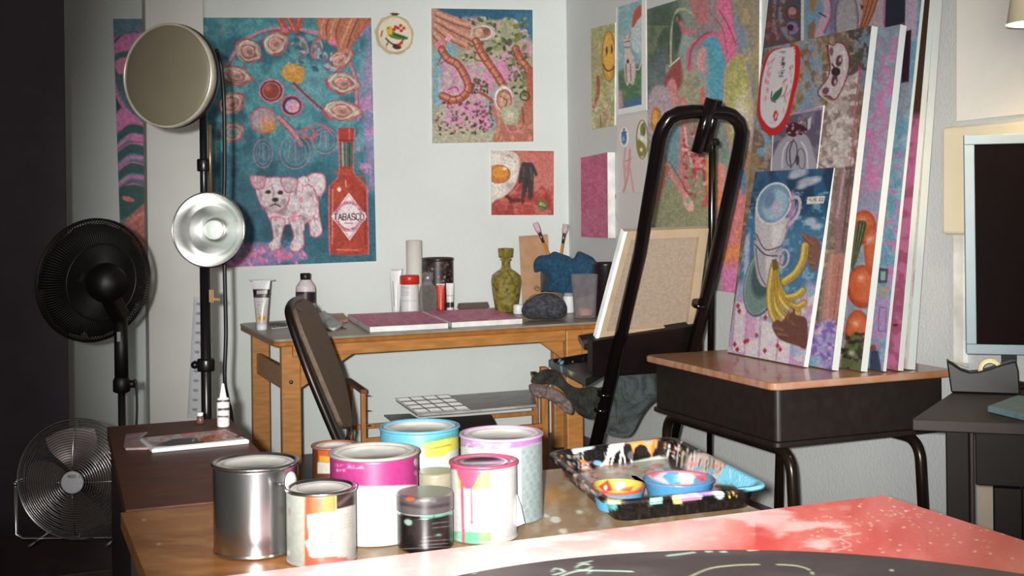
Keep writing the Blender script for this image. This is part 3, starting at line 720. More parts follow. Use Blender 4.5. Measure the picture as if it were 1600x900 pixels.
    b.ell(419, 300, 4, 3, (40, 28, 36)); b.ell(438, 301, 4.2, 3.2, (40, 28, 36)); b.ell(430, 318, 10, 6, (176, 156, 160), 0, .7, 3); b.ell(430, 312, 5, 3.4, (34, 22, 28)); b.line([(422, 322), (430, 319), (438, 323)], 2, (70, 44, 54)); b.line([(430, 314), (430, 320)], 1.4, (60, 40, 50)); b.line([(424, 290), (428, 300), (427, 308)], 1.6, (150, 126, 134), .8)
    for x, y in ((431, 341), (460, 334), (459, 343), (470, 312)): b.ell(x, y, 3.4, 4.4, (222, 110, 150), 20, .85)
    # hot sauce bottle
    bo = [(529, 204), (532, 200), (550, 200), (553, 204), (552, 220), (551, 260), (553, 272), (562, 282), (572, 294), (573, 310), (575, 390), (570, 397), (545, 399), (522, 397), (516, 391), (515, 300), (519, 288), (528, 278), (531, 262), (530, 222)]
    b.poly([(x + (1.8 if x > 542 else -1.8), y) for x, y in bo], (214, 96, 118), 1, 2, True); b.poly(bo, (168, 50, 30), 1, 1.5, True)
    b.poly([(529, 201), (553, 201), (552, 220), (530, 220)], (176, 44, 34), 1, 2); b.line([(546, 202), (546, 218)], 2, (226, 140, 120), .7); b.line([(530, 219), (552, 219)], 1.4, (110, 24, 24))
    b.poly([(532, 222), (551, 222), (551, 260), (533, 260)], (70, 92, 80), 1, 1.5); b.line([(535, 223), (536, 259)], 2.4, (190, 200, 186), .8); b.line([(546, 223), (546, 259)], 2, (36, 56, 50), .8); b.line([(541, 223), (541, 259)], 1, (130, 150, 130), .8)
    b.blend((196, 72, 40), 10, 31, .5, .66, .6, box=(518, 264, 572, 396)) ; b.line([(520, 296), (519, 380)], 2.4, (214, 120, 110), .8); b.line([(570, 298), (571, 380)], 2.4, (130, 30, 24), .8)
    b.ell(530, 296, 3, 3.4, (255, 220, 210)); b.line([(540, 282), (541, 292)], 2, (240, 190, 176), .7); b.line([(526, 390), (560, 391)], 2, (230, 130, 120), .7)
    b.poly([(545, 301), (573, 338), (546.5, 376), (517.5, 338)], (226, 206, 212), 1, 1); b.line([(545, 305), (570, 338), (546.5, 372), (521, 338), (545, 305)], .8, (190, 90, 110), .9, 1, False)
    b.ring(545.5, 338, 19, 21, 3.6, (206, 128, 146)); b.ring(545.5, 338, 21.5, 24, .7, (180, 80, 104)); b.poly([(520, 332), (571, 332), (571, 344), (520, 344)], (226, 206, 212), .9, 2)
    b.text('TABASCO', 522, 343.5, 9.5, 5.1, (70, 34, 40), 1.5); b.line([(539, 349), (552, 349)], 1.5, (200, 90, 120))
    for k, ch in enumerate('MCILHENNY CO'):
        a = math.radians(-160 + k * 12.7); b.text(ch, 545.5 + 18.8 * math.cos(a) - 1, 338 + 21 * math.sin(a) + 1, 3, 1.8, (120, 50, 70), .6, math.degrees(a) + 90)
    for k, ch in enumerate('PEPPER SAUCE'):
        a = math.radians(158 - k * 12.4); b.text(ch, 545.5 + 18.8 * math.cos(a) - 1, 338 + 21 * math.sin(a) + 1, 3, 1.8, (120, 50, 70), .6, math.degrees(a) - 90)
    b.C *= (1 + (fbm(X / 3.0, Y / 3.0, 77, 2) - .5) * .35)[:, None]
    return b
panel('painting', wallq([(300, 27.5), (580, 28), (588, 408), (300, 420)], y=YB, off=.012), .0115, oyster_fn, G1,
      'large teal painting of oysters, a small white dog and a red hot sauce bottle', 'painting', step=1.15)

def plant_fn(X, Y):
    b = Brush(X, Y, (66, 112, 128)); b.poly([(176, 62), (196, 48), (230, 50), (236, 90), (200, 82), (178, 86)], (206, 104, 160), 1, 3, True); b.line([(178, 66), (196, 50), (216, 50)], 3, (40, 60, 74))
    b.poly([(178, 88), (210, 82), (226, 110), (200, 136), (182, 140)], (64, 96, 104), 1, 4, True); b.poly([(180, 96), (200, 90), (206, 106), (186, 116)], (214, 110, 160), 1, 3, True)
    b.poly([(180, 130), (186, 148), (200, 170), (230, 200), (236, 230), (180, 200)], (210, 108, 166), 1, 4, True); b.poly([(180, 150), (190, 168), (182, 176)], (24, 66, 66), 1, 3)
    for k, y in enumerate((200, 232, 262, 296)):
        b.poly([(180, y + 14), (196, y - 2), (212, y - 6), (236, y + 4), (236, y + 14), (205, y + 8), (182, y + 26)], (30, 86, 84), 1, 3, True)
        b.line([(180, y + 8), (198, y - 6), (214, y - 8), (236, y)], 2, (206, 96, 146)); b.line([(182, y + 30), (204, y + 14), (236, y + 18)], 7, (196, 116, 170), .9, 4); b.line([(182, y + 36), (206, y + 22), (236, y + 24)], 1.5, (150, 50, 90))
    b.poly([(184, 300), (200, 290), (236, 296), (236, 330), (200, 340), (188, 340)], (34, 82, 76), 1, 4, True); b.ell(200, 311, 10, 4, (220, 100, 120), 15)
    b.poly([(189, 356), (204, 336), (236, 318), (238, 392), (220, 400), (200, 388), (190, 372)], (176, 96, 84), 1, 4, True); b.line([(192, 362), (212, 340), (236, 326)], 5, (206, 130, 108), .8, 4); b.line([(196, 378), (214, 360), (228, 350)], 2, (120, 50, 50), .6, 3)
    b.blend((150, 78, 70), 10, 4, .5, .66, .5, box=(188, 345, 240, 400)); b.poly([(215, 398), (238, 388), (240, 432), (190, 432), (196, 400)], (50, 110, 140), 1, 4); b.poly([(180, 30), (236, 30), (236, 48), (178, 58)], (84, 122, 140), .8, 4)
    b.C *= (1 + (fbm(X / 3.0, Y / 3.0, 7, 2) - .5) * .35)[:, None]
    return b
panel('painting', wallq([(177, 29.5), (285, 29), (285, 426), (190, 430)], y=YB, off=.012), .0115, plant_fn, 1.45,
      'pink and dark green painting partly hidden by the white pillar behind the black floor fan', 'painting', step=1.3)

def prawn_fn(X, Y):
    b = Brush(X, Y, (158, 152, 128))
    b.poly([(674, 12), (834, 12), (834, 34), (760, 30), (674, 26)], (34, 92, 126), 1, 5); b.poly([(800, 20), (834, 20), (834, 66), (812, 50)], (50, 110, 142), 1, 8)
    b.poly([(676, 60), (720, 60), (700, 120), (700, 160), (676, 168)], (110, 162, 180), 1, 16); b.poly([(715, 28), (750, 26), (740, 60), (700, 60)], (184, 138, 152), .9, 8)
    b.poly([(690, 96), (712, 92), (728, 104), (752, 98), (772, 118), (770, 160), (764, 204), (692, 208), (690, 150)], (202, 132, 170), 1, 8); b.blend((176, 166, 156), 10, 5, .48, .6, .9, box=(685, 92, 780, 212))
    b.poly([(772, 84), (800, 80), (826, 60), (834, 90), (800, 130), (776, 116)], (200, 132, 168), .9, 8); b.poly([(780, 90), (800, 96), (796, 130), (770, 120)], (206, 128, 172), .9, 8)
    b.poly([(760, 150), (776, 140), (790, 176), (768, 210)], (120, 160, 176), .8, 8); b.poly([(676, 196), (770, 206), (770, 224), (676, 224)], (172, 168, 140), 1, 6)
    b.dabs(190, (718, 28, 824, 96), (1.2, 3.6), [(110, 122, 66), (150, 156, 96), (76, 84, 52), (176, 176, 130), (60, 60, 44), (196, 150, 160)], 4)
    b.dabs(60, (796, 90, 832, 150), (1.2, 3.4), [(96, 104, 62), (60, 64, 44), (150, 150, 100)], 41)
    b.dabs(120, (682, 160, 770, 210), (.8, 2.3), [(110, 60, 60), (86, 84, 56), (150, 60, 80), (60, 50, 44), (190, 170, 140)], 5)
    b.dabs(46, (732, 124, 762, 146), (.8, 2.2), [(96, 74, 50), (60, 60, 44)], 6)
    # upper hand with pink nails
    b.poly([(674, 14), (690, 18), (712, 26), (740, 40), (744, 50), (732, 48), (752, 66), (748, 72), (728, 64), (738, 76), (722, 76), (700, 64), (698, 72), (690, 76), (676, 72)], (186, 122, 100), 1, 2.5, True)
    for p in ([(680, 24), (706, 36), (738, 46)], [(680, 34), (708, 50), (746, 68)], [(678, 44), (702, 62), (726, 74)], [(676, 56), (690, 72)]): b.line(p, 1.6, (112, 50, 46), .8); b.line([(x + 2, y - 5) for x, y in p], 3.4, (222, 166, 140), .6, 3)
    b.poly([(694, 62), (700, 52), (707, 56), (702, 66)], (226, 140, 160), 1, 1.5); b.poly([(678, 70), (688, 62), (692, 68), (684, 76)], (222, 120, 150), 1, 1.5)
    b.line([(740, 44), (756, 46)], 5, (176, 96, 82))
    # oyster shells
    b.ell(754, 51, 19, 13, (226, 218, 210)); b.ell(753, 51, 15, 9.5, (170, 120, 96)); b.ell(748, 51, 6, 7, (206, 160, 130), 20); b.ell(760, 49, 5, 6, (132, 84, 66), 10); b.ring(754, 51, 17, 12, 1.2, (140, 126, 116))
    # prawns
    def prawn(path, w, seed):
        P = smooth(path, 6); n = len(P)
        b.line(P, w + 2, (120, 34, 26), 1, 2, False); b.line(P, w, (172, 90, 68), 1, 2.5, False); b.line([(p[0] - w * .18, p[1] - w * .12) for p in P], w * .35, (222, 142, 108), .8, 2.5, False)
        for i in range(2, n - 1, 4):
            t = P[min(i + 1, n - 1)] - P[i - 1]; t = t / (np.hypot(*t) + 1e-6); nn = np.array([-t[1], t[0]]); b.line([P[i] - nn * w * .55, P[i] + nn * w * .55], 1.2, (110, 34, 26), .85, 1, False)
    prawn([(690, 78), (700, 92), (714, 100), (726, 118), (732, 138), (722, 152), (708, 156), (692, 150)], 10, 1)
    b.line([(690, 86), (684, 102)], 1.6, (150, 60, 44)); b.line([(696, 94), (688, 100)], 1.4, (150, 60, 44)); b.line([(700, 140), (712, 136), (716, 142)], 1.5, (130, 50, 40))
    prawn([(744, 64), (752, 82), (764, 100), (778, 120), (786, 134)], 10, 2); b.line([(750, 70), (742, 92), (760, 96)], 1.6, (150, 60, 44)); b.line([(748, 144), (760, 150), (772, 160)], 4.5, (176, 70, 50))
    prawn([(806, 76), (814, 94), (824, 106), (830, 128), (828, 150)], 9, 3); b.line([(806, 76), (812, 100)], 3, (190, 90, 60))
    b.poly([(824, 106), (832, 106), (832, 172), (822, 162)], (178, 84, 58), 1, 3)
    b.ring(820, 150, 7, 7, 2.5, (60, 76, 46))
    # lower hand holding a shell
    b.poly([(768, 170), (776, 160), (784, 178), (806, 196), (818, 160), (828, 162), (833, 176), (833, 222), (774, 222), (776, 196)], (178, 104, 84), 1, 3, True)
    b.line([(776, 168), (780, 190), (776, 214)], 4, (214, 150, 124), .7, 3); b.line([(816, 168), (818, 194), (808, 206)], 2, (110, 48, 42), .8); b.line([(788, 190), (796, 206), (812, 204)], 2.4, (226, 120, 156), .8); b.blend((208, 146, 120), 9, 9, .5, .65, .6, box=(772, 190, 833, 222))
    b.ell(787, 154, 16, 21, (222, 214, 208)); b.ell(788, 156, 12.5, 17, (176, 96, 92)); b.ell(788, 157, 9.5, 13, (196, 150, 120)); b.line([(782, 150), (792, 158), (788, 168)], 2, (110, 60, 52), .9); b.line([(786, 146), (784, 158)], 1.6, (226, 190, 160), .9); b.ring(787, 154, 15, 20, 1.2, (132, 112, 110), 0, .8)
    b.ell(796, 180, 14, 15, (166, 172, 140)); b.ell(796, 182, 8, 8, (206, 186, 160), 0, .7, 3)
    b.C *= (1 + (fbm(X / 2.5, Y / 2.5, 78, 2) - .5) * .35)[:, None]
    return b
panel('painting', wallq([(674.5, 13), (832, 15.5), (833.5, 221), (676, 224)], y=YB, off=.012), .0115, prawn_fn, 1.15,
      'tall painting of hands, orange prawns and oyster shells on pink, beside the corner', 'painting', step=1.1)

def egg_fn(X, Y):
    b = Brush(X, Y, (176, 68, 58)); b.poly([(805, 236), (866, 236), (866, 300), (830, 300), (812, 270)], (196, 104, 92), 1, 14); b.blend((206, 120, 108), 12, 2, .5, .65, .6); b.blend((150, 44, 40), 14, 5, .5, .66, .7, box=(768, 290, 866, 336))
    b.poly([(766, 238), (796, 236), (810, 244), (812, 262), (806, 286), (792, 304), (776, 312), (766, 312)], (206, 194, 184), 1, 3, True); b.poly([(768, 244), (796, 242), (806, 252), (806, 266)], (90, 60, 50), .6, 3) ; b.poly([(766, 246), (796, 245), (807, 258), (804, 282), (790, 300), (766, 304)], (216, 206, 196), 1, 4, True)
    b.ell(779, 272, 19, 15, (222, 176, 130)); b.ell(780, 272, 17, 13.5, (206, 118, 40)); b.ell(782, 270, 12, 9, (222, 140, 40)); b.ell(789, 263, 4, 3, (246, 214, 160)); b.ring(779, 272, 18, 14, 1.2, (130, 60, 30), 0, .8)
    b.glow(796, 290, 8, 6, (150, 130, 130), .6)
    b.poly([(815, 256), (824, 254), (833, 256), (840, 274), (836, 276), (834, 270), (834, 280), (832, 308), (826, 310), (824, 292), (820, 309), (815, 308), (816, 286), (810, 286)], (62, 52, 54), 1, 2, True)
    b.line([(818, 260), (818, 276)], 2, (96, 86, 88), .8); b.line([(829, 262), (831, 280)], 2, (100, 92, 94), .8); b.line([(823, 280), (822, 300)], 1.2, (30, 22, 24)); b.ell(838, 277, 2, 2.4, (176, 110, 96)); b.ell(824, 251, 4, 3, (190, 110, 100), 0, .7)
    b.line([(812, 288), (800, 302), (794, 308)], 1.2, (220, 110, 130)); b.poly([(788, 306), (794, 304), (800, 310), (818, 310), (820, 314), (816, 320), (814, 316), (800, 316), (798, 321), (796, 314)], (96, 44, 34), 1, 1.5)
    b.line([(788, 318), (814, 322)], 1.2, (210, 80, 110), .7); b.ell(847, 320, 8, 7.5, (96, 116, 60)); b.ell(847, 321, 5, 4.5, (130, 150, 84)); b.line([(842, 322), (852, 325)], 1.4, (50, 60, 34)); b.ell(845, 318, 2, 2, (180, 180, 120))
    b.C *= (1 + (fbm(X / 2.5, Y / 2.5, 8, 2) - .5) * .3)[:, None]
    return b
panel('painting', wallq([(768, 235), (865.5, 236), (865, 336), (768, 336)], y=YB, off=.012), .0115, egg_fn, 1.15,
      'small square red painting of a fried egg and a dark suited figure with a dog', 'painting', step=1.1)

# embroidery hoop with a bird
HC = PY_(617, 54, YB - .012); hr = 28.5 / F * dep(HC)
HO = empty('embroidery_hoop', HC, 'round embroidery hoop with a green and yellow bird hanging on the back wall', 'embroidery')
def hoop_fn(X, Y):
    b = Brush(X, Y, (216, 208, 188)); b.blend((196, 186, 166), 8, 3, .5, .66, .5)
    b.poly([(604, 44), (608, 41), (613, 44), (616, 50), (626, 54), (634, 57), (636, 61), (628, 62), (618, 61), (609, 57), (605, 50)], (96, 120, 50), 1, 1.5, True); b.poly([(604, 44), (608, 41), (613, 45), (612, 54), (606, 52)], (206, 180, 50), 1, 1.5, True); b.line([(616, 54), (626, 57), (636, 60)], 3, (44, 84, 50))
    b.ell(607, 44, 1, 1, (30, 20, 20)); b.line([(603, 60), (612, 68), (624, 70), (630, 62)], 2, (50, 34, 24)); b.line([(606, 66), (603, 74)], 1.4, (50, 34, 24)); b.ell(620, 73, 7, 4, (60, 46, 30), 10)
    for x, y in ((618, 42), (626, 40), (631, 44), (627, 48), (622, 44), (616, 46), (623, 70), (627, 67), (597, 50), (596, 55)): b.ell(x, y, 2.6, 2.4, (190, 40, 40)) if x > 600 else b.ell(x, y, 1.2, 2.6, (190, 50, 50), 20)
    b.ell(627, 43.5, 1.2, 1.2, (226, 200, 60)); return b
def disc_grid(c, r, ny, n=64, rings=26):
    m = MB(); vs = []; fs = []
    for j in range(rings + 1):
        for k in range(n): a = 2 * math.pi * k / n; vs.append((c.x + r * j / rings * math.cos(a), ny, c.z + r * j / rings * math.sin(a)))
    for j in range(rings):
        for k in range(n): fs.append((j * n + k, j * n + (k + 1) % n, (j + 1) * n + (k + 1) % n, (j + 1) * n + k))
    m.add(vs, fs, False, 0); return m
dd_ = disc_grid(HC, hr * .97, YB - .011)
dd_.build('fabric', paint_mat('embroidered_cloth', .85, .5), HO, paint=hoop_fn, gain=1.15)
CRM = mat('cream_fabric', rgb(206, 192, 166), .9, var=.06, scale=60)
m = MB(); N = 60; rnd = random.Random(2); pts = []
for k in range(N):
    a = 2 * math.pi * k / N; r = hr * (1.10 + .035 * math.sin(a * 9) + .02 * math.sin(a * 17 + 1)); pts.append((HC.x + r * math.cos(a), YB - .0045, HC.z + r * math.sin(a) * 1.0))
m.prism(pts, (0, .004, 0)).build('fabric_edge', CRM, HO)
m = MB(); m.tube([(HC.x + hr * math.cos(2 * math.pi * k / 48), YB - .011, HC.z + hr * math.sin(2 * math.pi * k / 48)) for k in range(48)], .0055, 8, closed=True).build('ring', mat('pale_hoop_wood', rgb(206, 186, 150), .6), HO)
m = MB(); m.obox((HC.x, YB - .012, HC.z + hr + .012), (.016, 0, 0), (0, .005, 0), (0, 0, .006)).tube([(HC.x - .026, YB - .012, HC.z + hr + .014), (HC.x + .026, YB - .012, HC.z + hr + .014)], .0025, 8).build('clamp_screw', mat('dark_brass', rgb(110, 96, 70), .4, .8), HO)

# ------------------------------------------------------------------ pictures on the right wall
G2 = 1.25
def smile_fn(X, Y):
    b = Brush(X, Y, (166, 166, 108)); b.blend((196, 184, 140), 9, 1, .45, .62, .8, sx=1.6); b.blend((140, 142, 84), 10, 2, .5, .65, .6)
    b.poly([(923, 45), (935, 42), (938, 90), (930, 140), (923, 130)], (150, 150, 90), .7, 8); b.line([(930, 70), (934, 96), (932, 110)], 5, (186, 140, 130), .6, 4)
    b.ell(951, 88, 10.5, 39, (206, 146, 36)); b.ell(951, 86, 8, 33, (226, 166, 50)); b.ell(948, 79, 1.4, 6, (50, 32, 24)); b.ell(956, 77, 1.3, 6, (50, 32, 24)); b.line([(943, 101), (946, 108), (951, 111), (957, 108), (959, 104)], 1.8, (60, 34, 24))
    b.ring(951, 88, 10.5, 39, 1.2, (150, 96, 30)); b.line([(934, 120), (935, 140), (931, 158), (928, 167)], 5, (172, 76, 40)); b.line([(938, 182), (939, 198)], 2.2, (150, 60, 50), .7); b.dabs(40, (925, 150, 960, 200), (1, 2.2), [(206, 190, 150), (190, 120, 110), (150, 160, 110)], 3)
    b.C *= (1 + (fbm(X / 2, Y / 2.5, 8, 2) - .5) * .3)[:, None]; return b
panel('painting', wallq([(923, 45), (961, 35), (960, 196), (925, 202.5)], x=XR, off=.010), .0095, smile_fn, G2, 'narrow olive painting with a yellow smiley face near the corner', 'painting', step=1.0)

def kitten_fn(X, Y):
    b = Brush(X, Y, (120, 160, 166)); b.blend((150, 180, 184), 10, 3, .45, .65, .7); b.poly([(962, 112), (1003, 100), (1003, 166), (972, 172)], (66, 110, 76), 1, 8); b.blend((96, 140, 92), 8, 5, .5, .65, .7, box=(966, 110, 1003, 165)); b.poly([(974, 158), (1003, 150), (1003, 170), (972, 174)], (50, 100, 140), .9, 6)
    b.poly([(964, 140), (972, 142), (974, 166), (966, 170)], (190, 140, 140), .9, 4); b.poly([(988, 30), (996, 20), (1003, 24), (1002, 80), (990, 78), (986, 60)], (170, 190, 194), 1, 3, True); b.poly([(991, 18), (1002, 8), (1002, 24), (996, 32), (990, 42), (987, 40)], (190, 72, 50), 1, 2, True)
    b.poly([(974, 50), (978, 56), (984, 50), (985, 62), (984, 76), (990, 90), (993, 112), (990, 132), (984, 130), (980, 134), (976, 122), (975, 96), (976, 78), (974, 64)], (196, 178, 172), 1, 2, True); b.line([(974, 52), (977, 60)], 1.6, (170, 110, 100)); b.line([(984, 52), (983, 60)], 1.6, (170, 110, 100))
    b.line([(976, 66), (984, 64)], 1.4, (70, 50, 50)); b.line([(976, 74), (984, 74)], 1.2, (90, 60, 60)); b.line([(978, 100), (979, 128)], 1.4, (120, 80, 80)); b.line([(985, 100), (986, 126)], 1.4, (120, 80, 80)); b.line([(992, 108), (998, 108), (1002, 96)], 2.4, (206, 170, 170)); b.ell(981, 96, 2, 3, (60, 44, 44))
    b.C *= (1 + (fbm(X / 2, Y / 2.5, 8, 2) - .5) * .25)[:, None]
    b.poly([(1002.5, -30), (1012, -30), (1012, 185), (1002.5, 185)], (214, 212, 208), 1, 1); b.poly([(960, 172), (1003, 163), (1012, 161), (1012, 185), (960, 190)], (214, 212, 208), 1, 1); b.poly([(960, -30), (964.5, -30), (966.5, 185), (960, 185)], (214, 212, 208), 1, 1); return b
panel('art_print', wallq([(962.5, 12), (1008.5, -2), (1010, 172), (964.5, 180)], x=XR, off=.006), .0055, kitten_fn, G2, 'white-bordered print of a kitten on green and blue, between smiley painting and large painting', 'print', step=1.0)
def sheet_fn(X, Y):
    b = Brush(X, Y, (196, 188, 186)); b.line([(977, 232), (975, 256), (977, 284), (976, 296)], 3, (206, 130, 130), .8); b.line([(984, 238), (983, 258), (980, 280), (974, 300)], 3.2, (204, 120, 122), .85); b.line([(984, 262), (988, 286), (990, 300)], 2.4, (206, 130, 130), .8); b.ell(984, 236, 2, 4, (206, 130, 130)); b.line([(978, 252), (986, 248)], 2.4, (206, 120, 122)); b.ell(980, 262, 4, 8, (210, 136, 138), 10, .6, 3); return b
panel('drawing', wallq([(965, 184), (1012, 177), (1012, 300), (962, 301)], x=XR, off=.003), .0028, sheet_fn, G2, 'pale paper sheet with thin pink figure drawings pinned under the kitten print', 'drawing', step=1.0)
def sheet2_fn(X, Y):
    b = Brush(X, Y, (190, 186, 184)); b.ell(960, 307, 2.5, 4, (190, 80, 100)); b.line([(957, 318), (966, 345)], 1, (160, 150, 150)); return b
panel('paper_sheet', wallq([(953, 303), (1006, 301.5), (1000, 362), (954, 371)], x=XR, off=.0018), .0016, sheet2_fn, G2, 'blank pale paper hanging just right of the pink canvas', 'paper', step=1.4)
def round_sheet(name, pts, fn, off, th, label, cat):
    # cut-out sticker: polygon fan grid
    P = [np.array(PX_(x, y, XR - off)) for x, y in pts]; c = sum(P) / len(P); m = MB(); n = len(P); R = 16; vs = []; fs = []
    for j in range(R + 1):
        for p in P: vs.append(c + (p - c) * j / R)
    for j in range(R):
        for k in range(n): fs.append((j * n + k, j * n + (k + 1) % n, (j + 1) * n + (k + 1) % n, (j + 1) * n + k))
    m.add(vs, fs, False, 0)
    b0 = len(m.v); m.v += [Vector(p) + Vector((th, 0, 0)) for p in P]
    for k in range(n): m.f.append([R * n + k, R * n + (k + 1) % n, b0 + (k + 1) % n, b0 + k]); m.sm.append(False); m.mi.append(0)
    o = m.build(name, paint_mat('printed_paper', .5, .05), paint=fn, gain=G2); return tag(o, label, cat)
def ov(cx, cy, rx, ry, n=40, rot=0):
    c, s = math.cos(math.radians(rot)), math.sin(math.radians(rot)); return [(cx + rx * math.cos(t) * c - ry * math.sin(t) * s, cy + rx * math.cos(t) * s + ry * math.sin(t) * c) for t in [2 * math.pi * k / n for k in range(n)]]
def blue_fn(X, Y):
    b = Brush(X, Y, (216, 216, 216)); b.ell(975, 215, 4.2, 11, (56, 104, 150)); b.ell(974, 218, 2.6, 5, (110, 150, 180)); b.line([(971, 208), (979, 206)], 1.4, (40, 60, 90)); b.line([(972, 222), (978, 221)], 1.2, (40, 60, 90)); b.ell(975, 202, 1.4, 1.8, (60, 90, 110)); return b
round_sheet('sticker', ov(975, 214, 6.6, 15.5), blue_fn, .0062, .002, 'tiny round blue and white sticker below the kitten print', 'sticker')
def green_fn(X, Y):
    b = Brush(X, Y, (206, 206, 196)); b.ring(1003.5, 218, 9, 30, 2, (120, 116, 60)); b.poly([(1001, 196), (1007, 192), (1009, 206), (1005, 214), (1001, 210)], (110, 116, 56), 1, 2, True); b.poly([(996, 218), (1004, 222), (1010, 232), (1008, 242), (1000, 244), (996, 234)], (124, 118, 56), 1, 2, True); b.ell(1003, 216, 3, 4, (220, 220, 206)); b.ell(1002, 234, 2.4, 3, (216, 212, 190)); b.line([(1006, 200), (1006, 210)], 1.5, (60, 70, 40)); return b
round_sheet('sticker', ov(1003.5, 218, 10.5, 32.5), green_fn, .0062, .002, 'oval olive green sticker partly behind the black easel', 'sticker')

def big_fn(X, Y):
    b = Brush(X, Y, (120, 132, 120))
    b.poly([(1008, 10), (1056, -5), (1062, 60), (1050, 130), (1010, 160)], (62, 84, 66), 1, 24); b.blend((120, 122, 84), 16, 3, .5, .66, .7, box=(1010, 40, 1060, 160), sy=.5); b.poly([(1010, 110), (1040, 70), (1050, 130), (1014, 150)], (96, 110, 124), .7, 16)
    b.poly([(1082, -10), (1150, -10), (1165, 80), (1140, 170), (1110, 180), (1090, 90)], (140, 118, 120), .9, 20); b.poly([(1148, -40), (1188, -40), (1188, 200), (1168, 120), (1150, 60)], (136, 124, 102), 1, 10); b.poly([(1146, 20), (1166, 50), (1178, 150), (1168, 200), (1156, 100)], (108, 126, 150), .9, 8); b.blend((160, 140, 90), 12, 13, .5, .66, .7, box=(1160, 0, 1188, 200), sy=.4)
    b.poly([(1100, 60), (1120, 54), (1136, 110), (1134, 170), (1110, 200), (1096, 150), (1092, 100)], (74, 148, 170), 1, 8, True); b.glow(1108, 68, 12, 18, (60, 140, 168), .8); b.poly([(1060, 60), (1080, 52), (1092, 100), (1084, 130), (1066, 110)], (134, 152, 146), .9, 8, True)
    b.poly([(1050, 110), (1092, 110), (1100, 190), (1060, 210), (1044, 190)], (146, 142, 110), .8, 20); b.blend((170, 150, 124), 9, 17, .5, .66, .6, box=(1040, 100, 1110, 240), sy=.5)
    # arch and dark hollow
    b.line([(1048, 100), (1049, 50), (1056, 20), (1068, 14), (1086, 24)], 3.5, (160, 158, 120)); b.poly([(1052, 30), (1062, 22), (1066, 40), (1062, 70), (1054, 84)], (52, 76, 64), 1, 4, True); b.ell(1058, 30, 1.8, 4, (190, 84, 70))
    b.poly([(1078, -8), (1096, -8), (1108, 20), (1096, 40), (1084, 24)], (176, 96, 100), .9, 6, True)
    b.line([(1064, 36), (1070, 50), (1082, 48)], 7, (206, 90, 110), .9, 4); b.line([(1078, 108), (1078, 78), (1096, 62), (1112, 52), (1130, 62), (1138, 80), (1140, 92)], 8, (196, 84, 112), .95, 4); b.line([(1076, 104), (1082, 74), (1100, 54), (1112, 50)], 2, (150, 40, 64), .8)
    b.poly([(1122, 0), (1140, 0), (1144, 28), (1150, 76), (1136, 92), (1124, 60), (1130, 30), (1120, 20)], (212, 92, 134), .95, 5, True); b.line([(1124, 16), (1138, 40), (1150, 70)], 2, (176, 44, 80)); b.line([(1116, 26), (1130, 48), (1136, 84)], 2, (170, 60, 84), .8)
    b.poly([(1092, 78), (1104, 76), (1102, 108), (1094, 112), (1088, 100)], (206, 134, 134), .9, 5, True); b.poly([(1096, 100), (1106, 112), (1100, 130)], (196, 130, 130), .8, 4)
    # red kerchief and egg
    b.poly([(1058, 92), (1062, 90), (1066, 124), (1060, 140), (1052, 150), (1038, 128), (1046, 110)], (150, 62, 62), 1, 4, True); b.line([(1046, 104), (1062, 90)], 2, (222, 200, 190)); b.poly([(1044, 128), (1052, 122), (1058, 140), (1054, 168), (1042, 144)], (206, 124, 124), .95, 4, True)
    b.poly([(1012, 156), (1026, 134), (1044, 140), (1050, 172), (1042, 210), (1022, 224), (1012, 206)], (170, 148, 160), 1, 5, True); b.ell(1025, 188, 8, 21, (196, 128, 34)); b.ell(1023, 184, 4.5, 12, (222, 156, 60)); b.ring(1026, 190, 8, 20, 1.2, (120, 70, 40), 0, .7)
    # surfboard shape
    b.poly([(1155, 82), (1164, 96), (1174, 140), (1177, 190), (1170, 240), (1160, 270), (1146, 250), (1136, 210), (1130, 150), (1132, 112), (1142, 92)], (206, 120, 130), 1, 2.5, True)
    b.poly([(1155, 85), (1163, 98), (1172, 140), (1175, 190), (1168, 238), (1160, 264), (1147, 246), (1138, 208), (1132, 150), (1134, 114), (1143, 95)], (152, 150, 84), 1, 2.5, True); b.poly([(1150, 150), (1170, 140), (1174, 190), (1166, 240), (1156, 258), (1144, 200)], (196, 184, 164), .85, 12); b.blend((176, 168, 96), 9, 18, .5, .64, .7, box=(1134, 90, 1170, 170))
    # lower part, pink figures
    b.poly([(1020, 300), (1062, 230), (1110, 240), (1130, 300), (1120, 360), (1010, 370)], (142, 140, 100), .9, 20); b.poly([(1040, 200), (1064, 190), (1066, 260), (1044, 290)], (96, 144, 156), .9, 12)
    b.line([(1066, 156), (1070, 190), (1066, 250), (1070, 290)], 12, (200, 110, 112), .9, 5); b.line([(1098, 140), (1098, 160)], 7, (206, 92, 84)); b.line([(1070, 200), (1074, 230), (1082, 260)], 3, (226, 160, 160)); b.line([(1088, 200), (1098, 250), (1106, 300), (1100, 320)], 8, (196, 70, 64), .9, 4)
    b.poly([(1080, 210), (1094, 206), (1096, 260), (1086, 280)], (210, 110, 116), .9, 5); b.dabs(60, (1068, 206, 1106, 310), (1, 3), [(220, 130, 130), (190, 50, 50), (226, 160, 150), (150, 60, 70)], 12)
    b.line([(1040, 258), (1060, 290), (1078, 322)], 9, (206, 124, 116), .95, 3); b.line([(1046, 252), (1080, 310)], 1.6, (170, 60, 60)); b.ell(1076, 318, 7, 14, (222, 160, 150), -20); b.ell(1076, 313, 4, 6, (150, 160, 130), 20); b.line([(1018, 330), (1030, 300), (1042, 262)], 8, (180, 90, 60), .9, 4)
    b.poly([(1104, 250), (1116, 244), (1126, 280), (1118, 330), (1106, 300)], (222, 150, 60), .95, 5, True); b.poly([(1118, 250), (1134, 260), (1136, 320), (1120, 350)], (214, 130, 110), .95, 6)
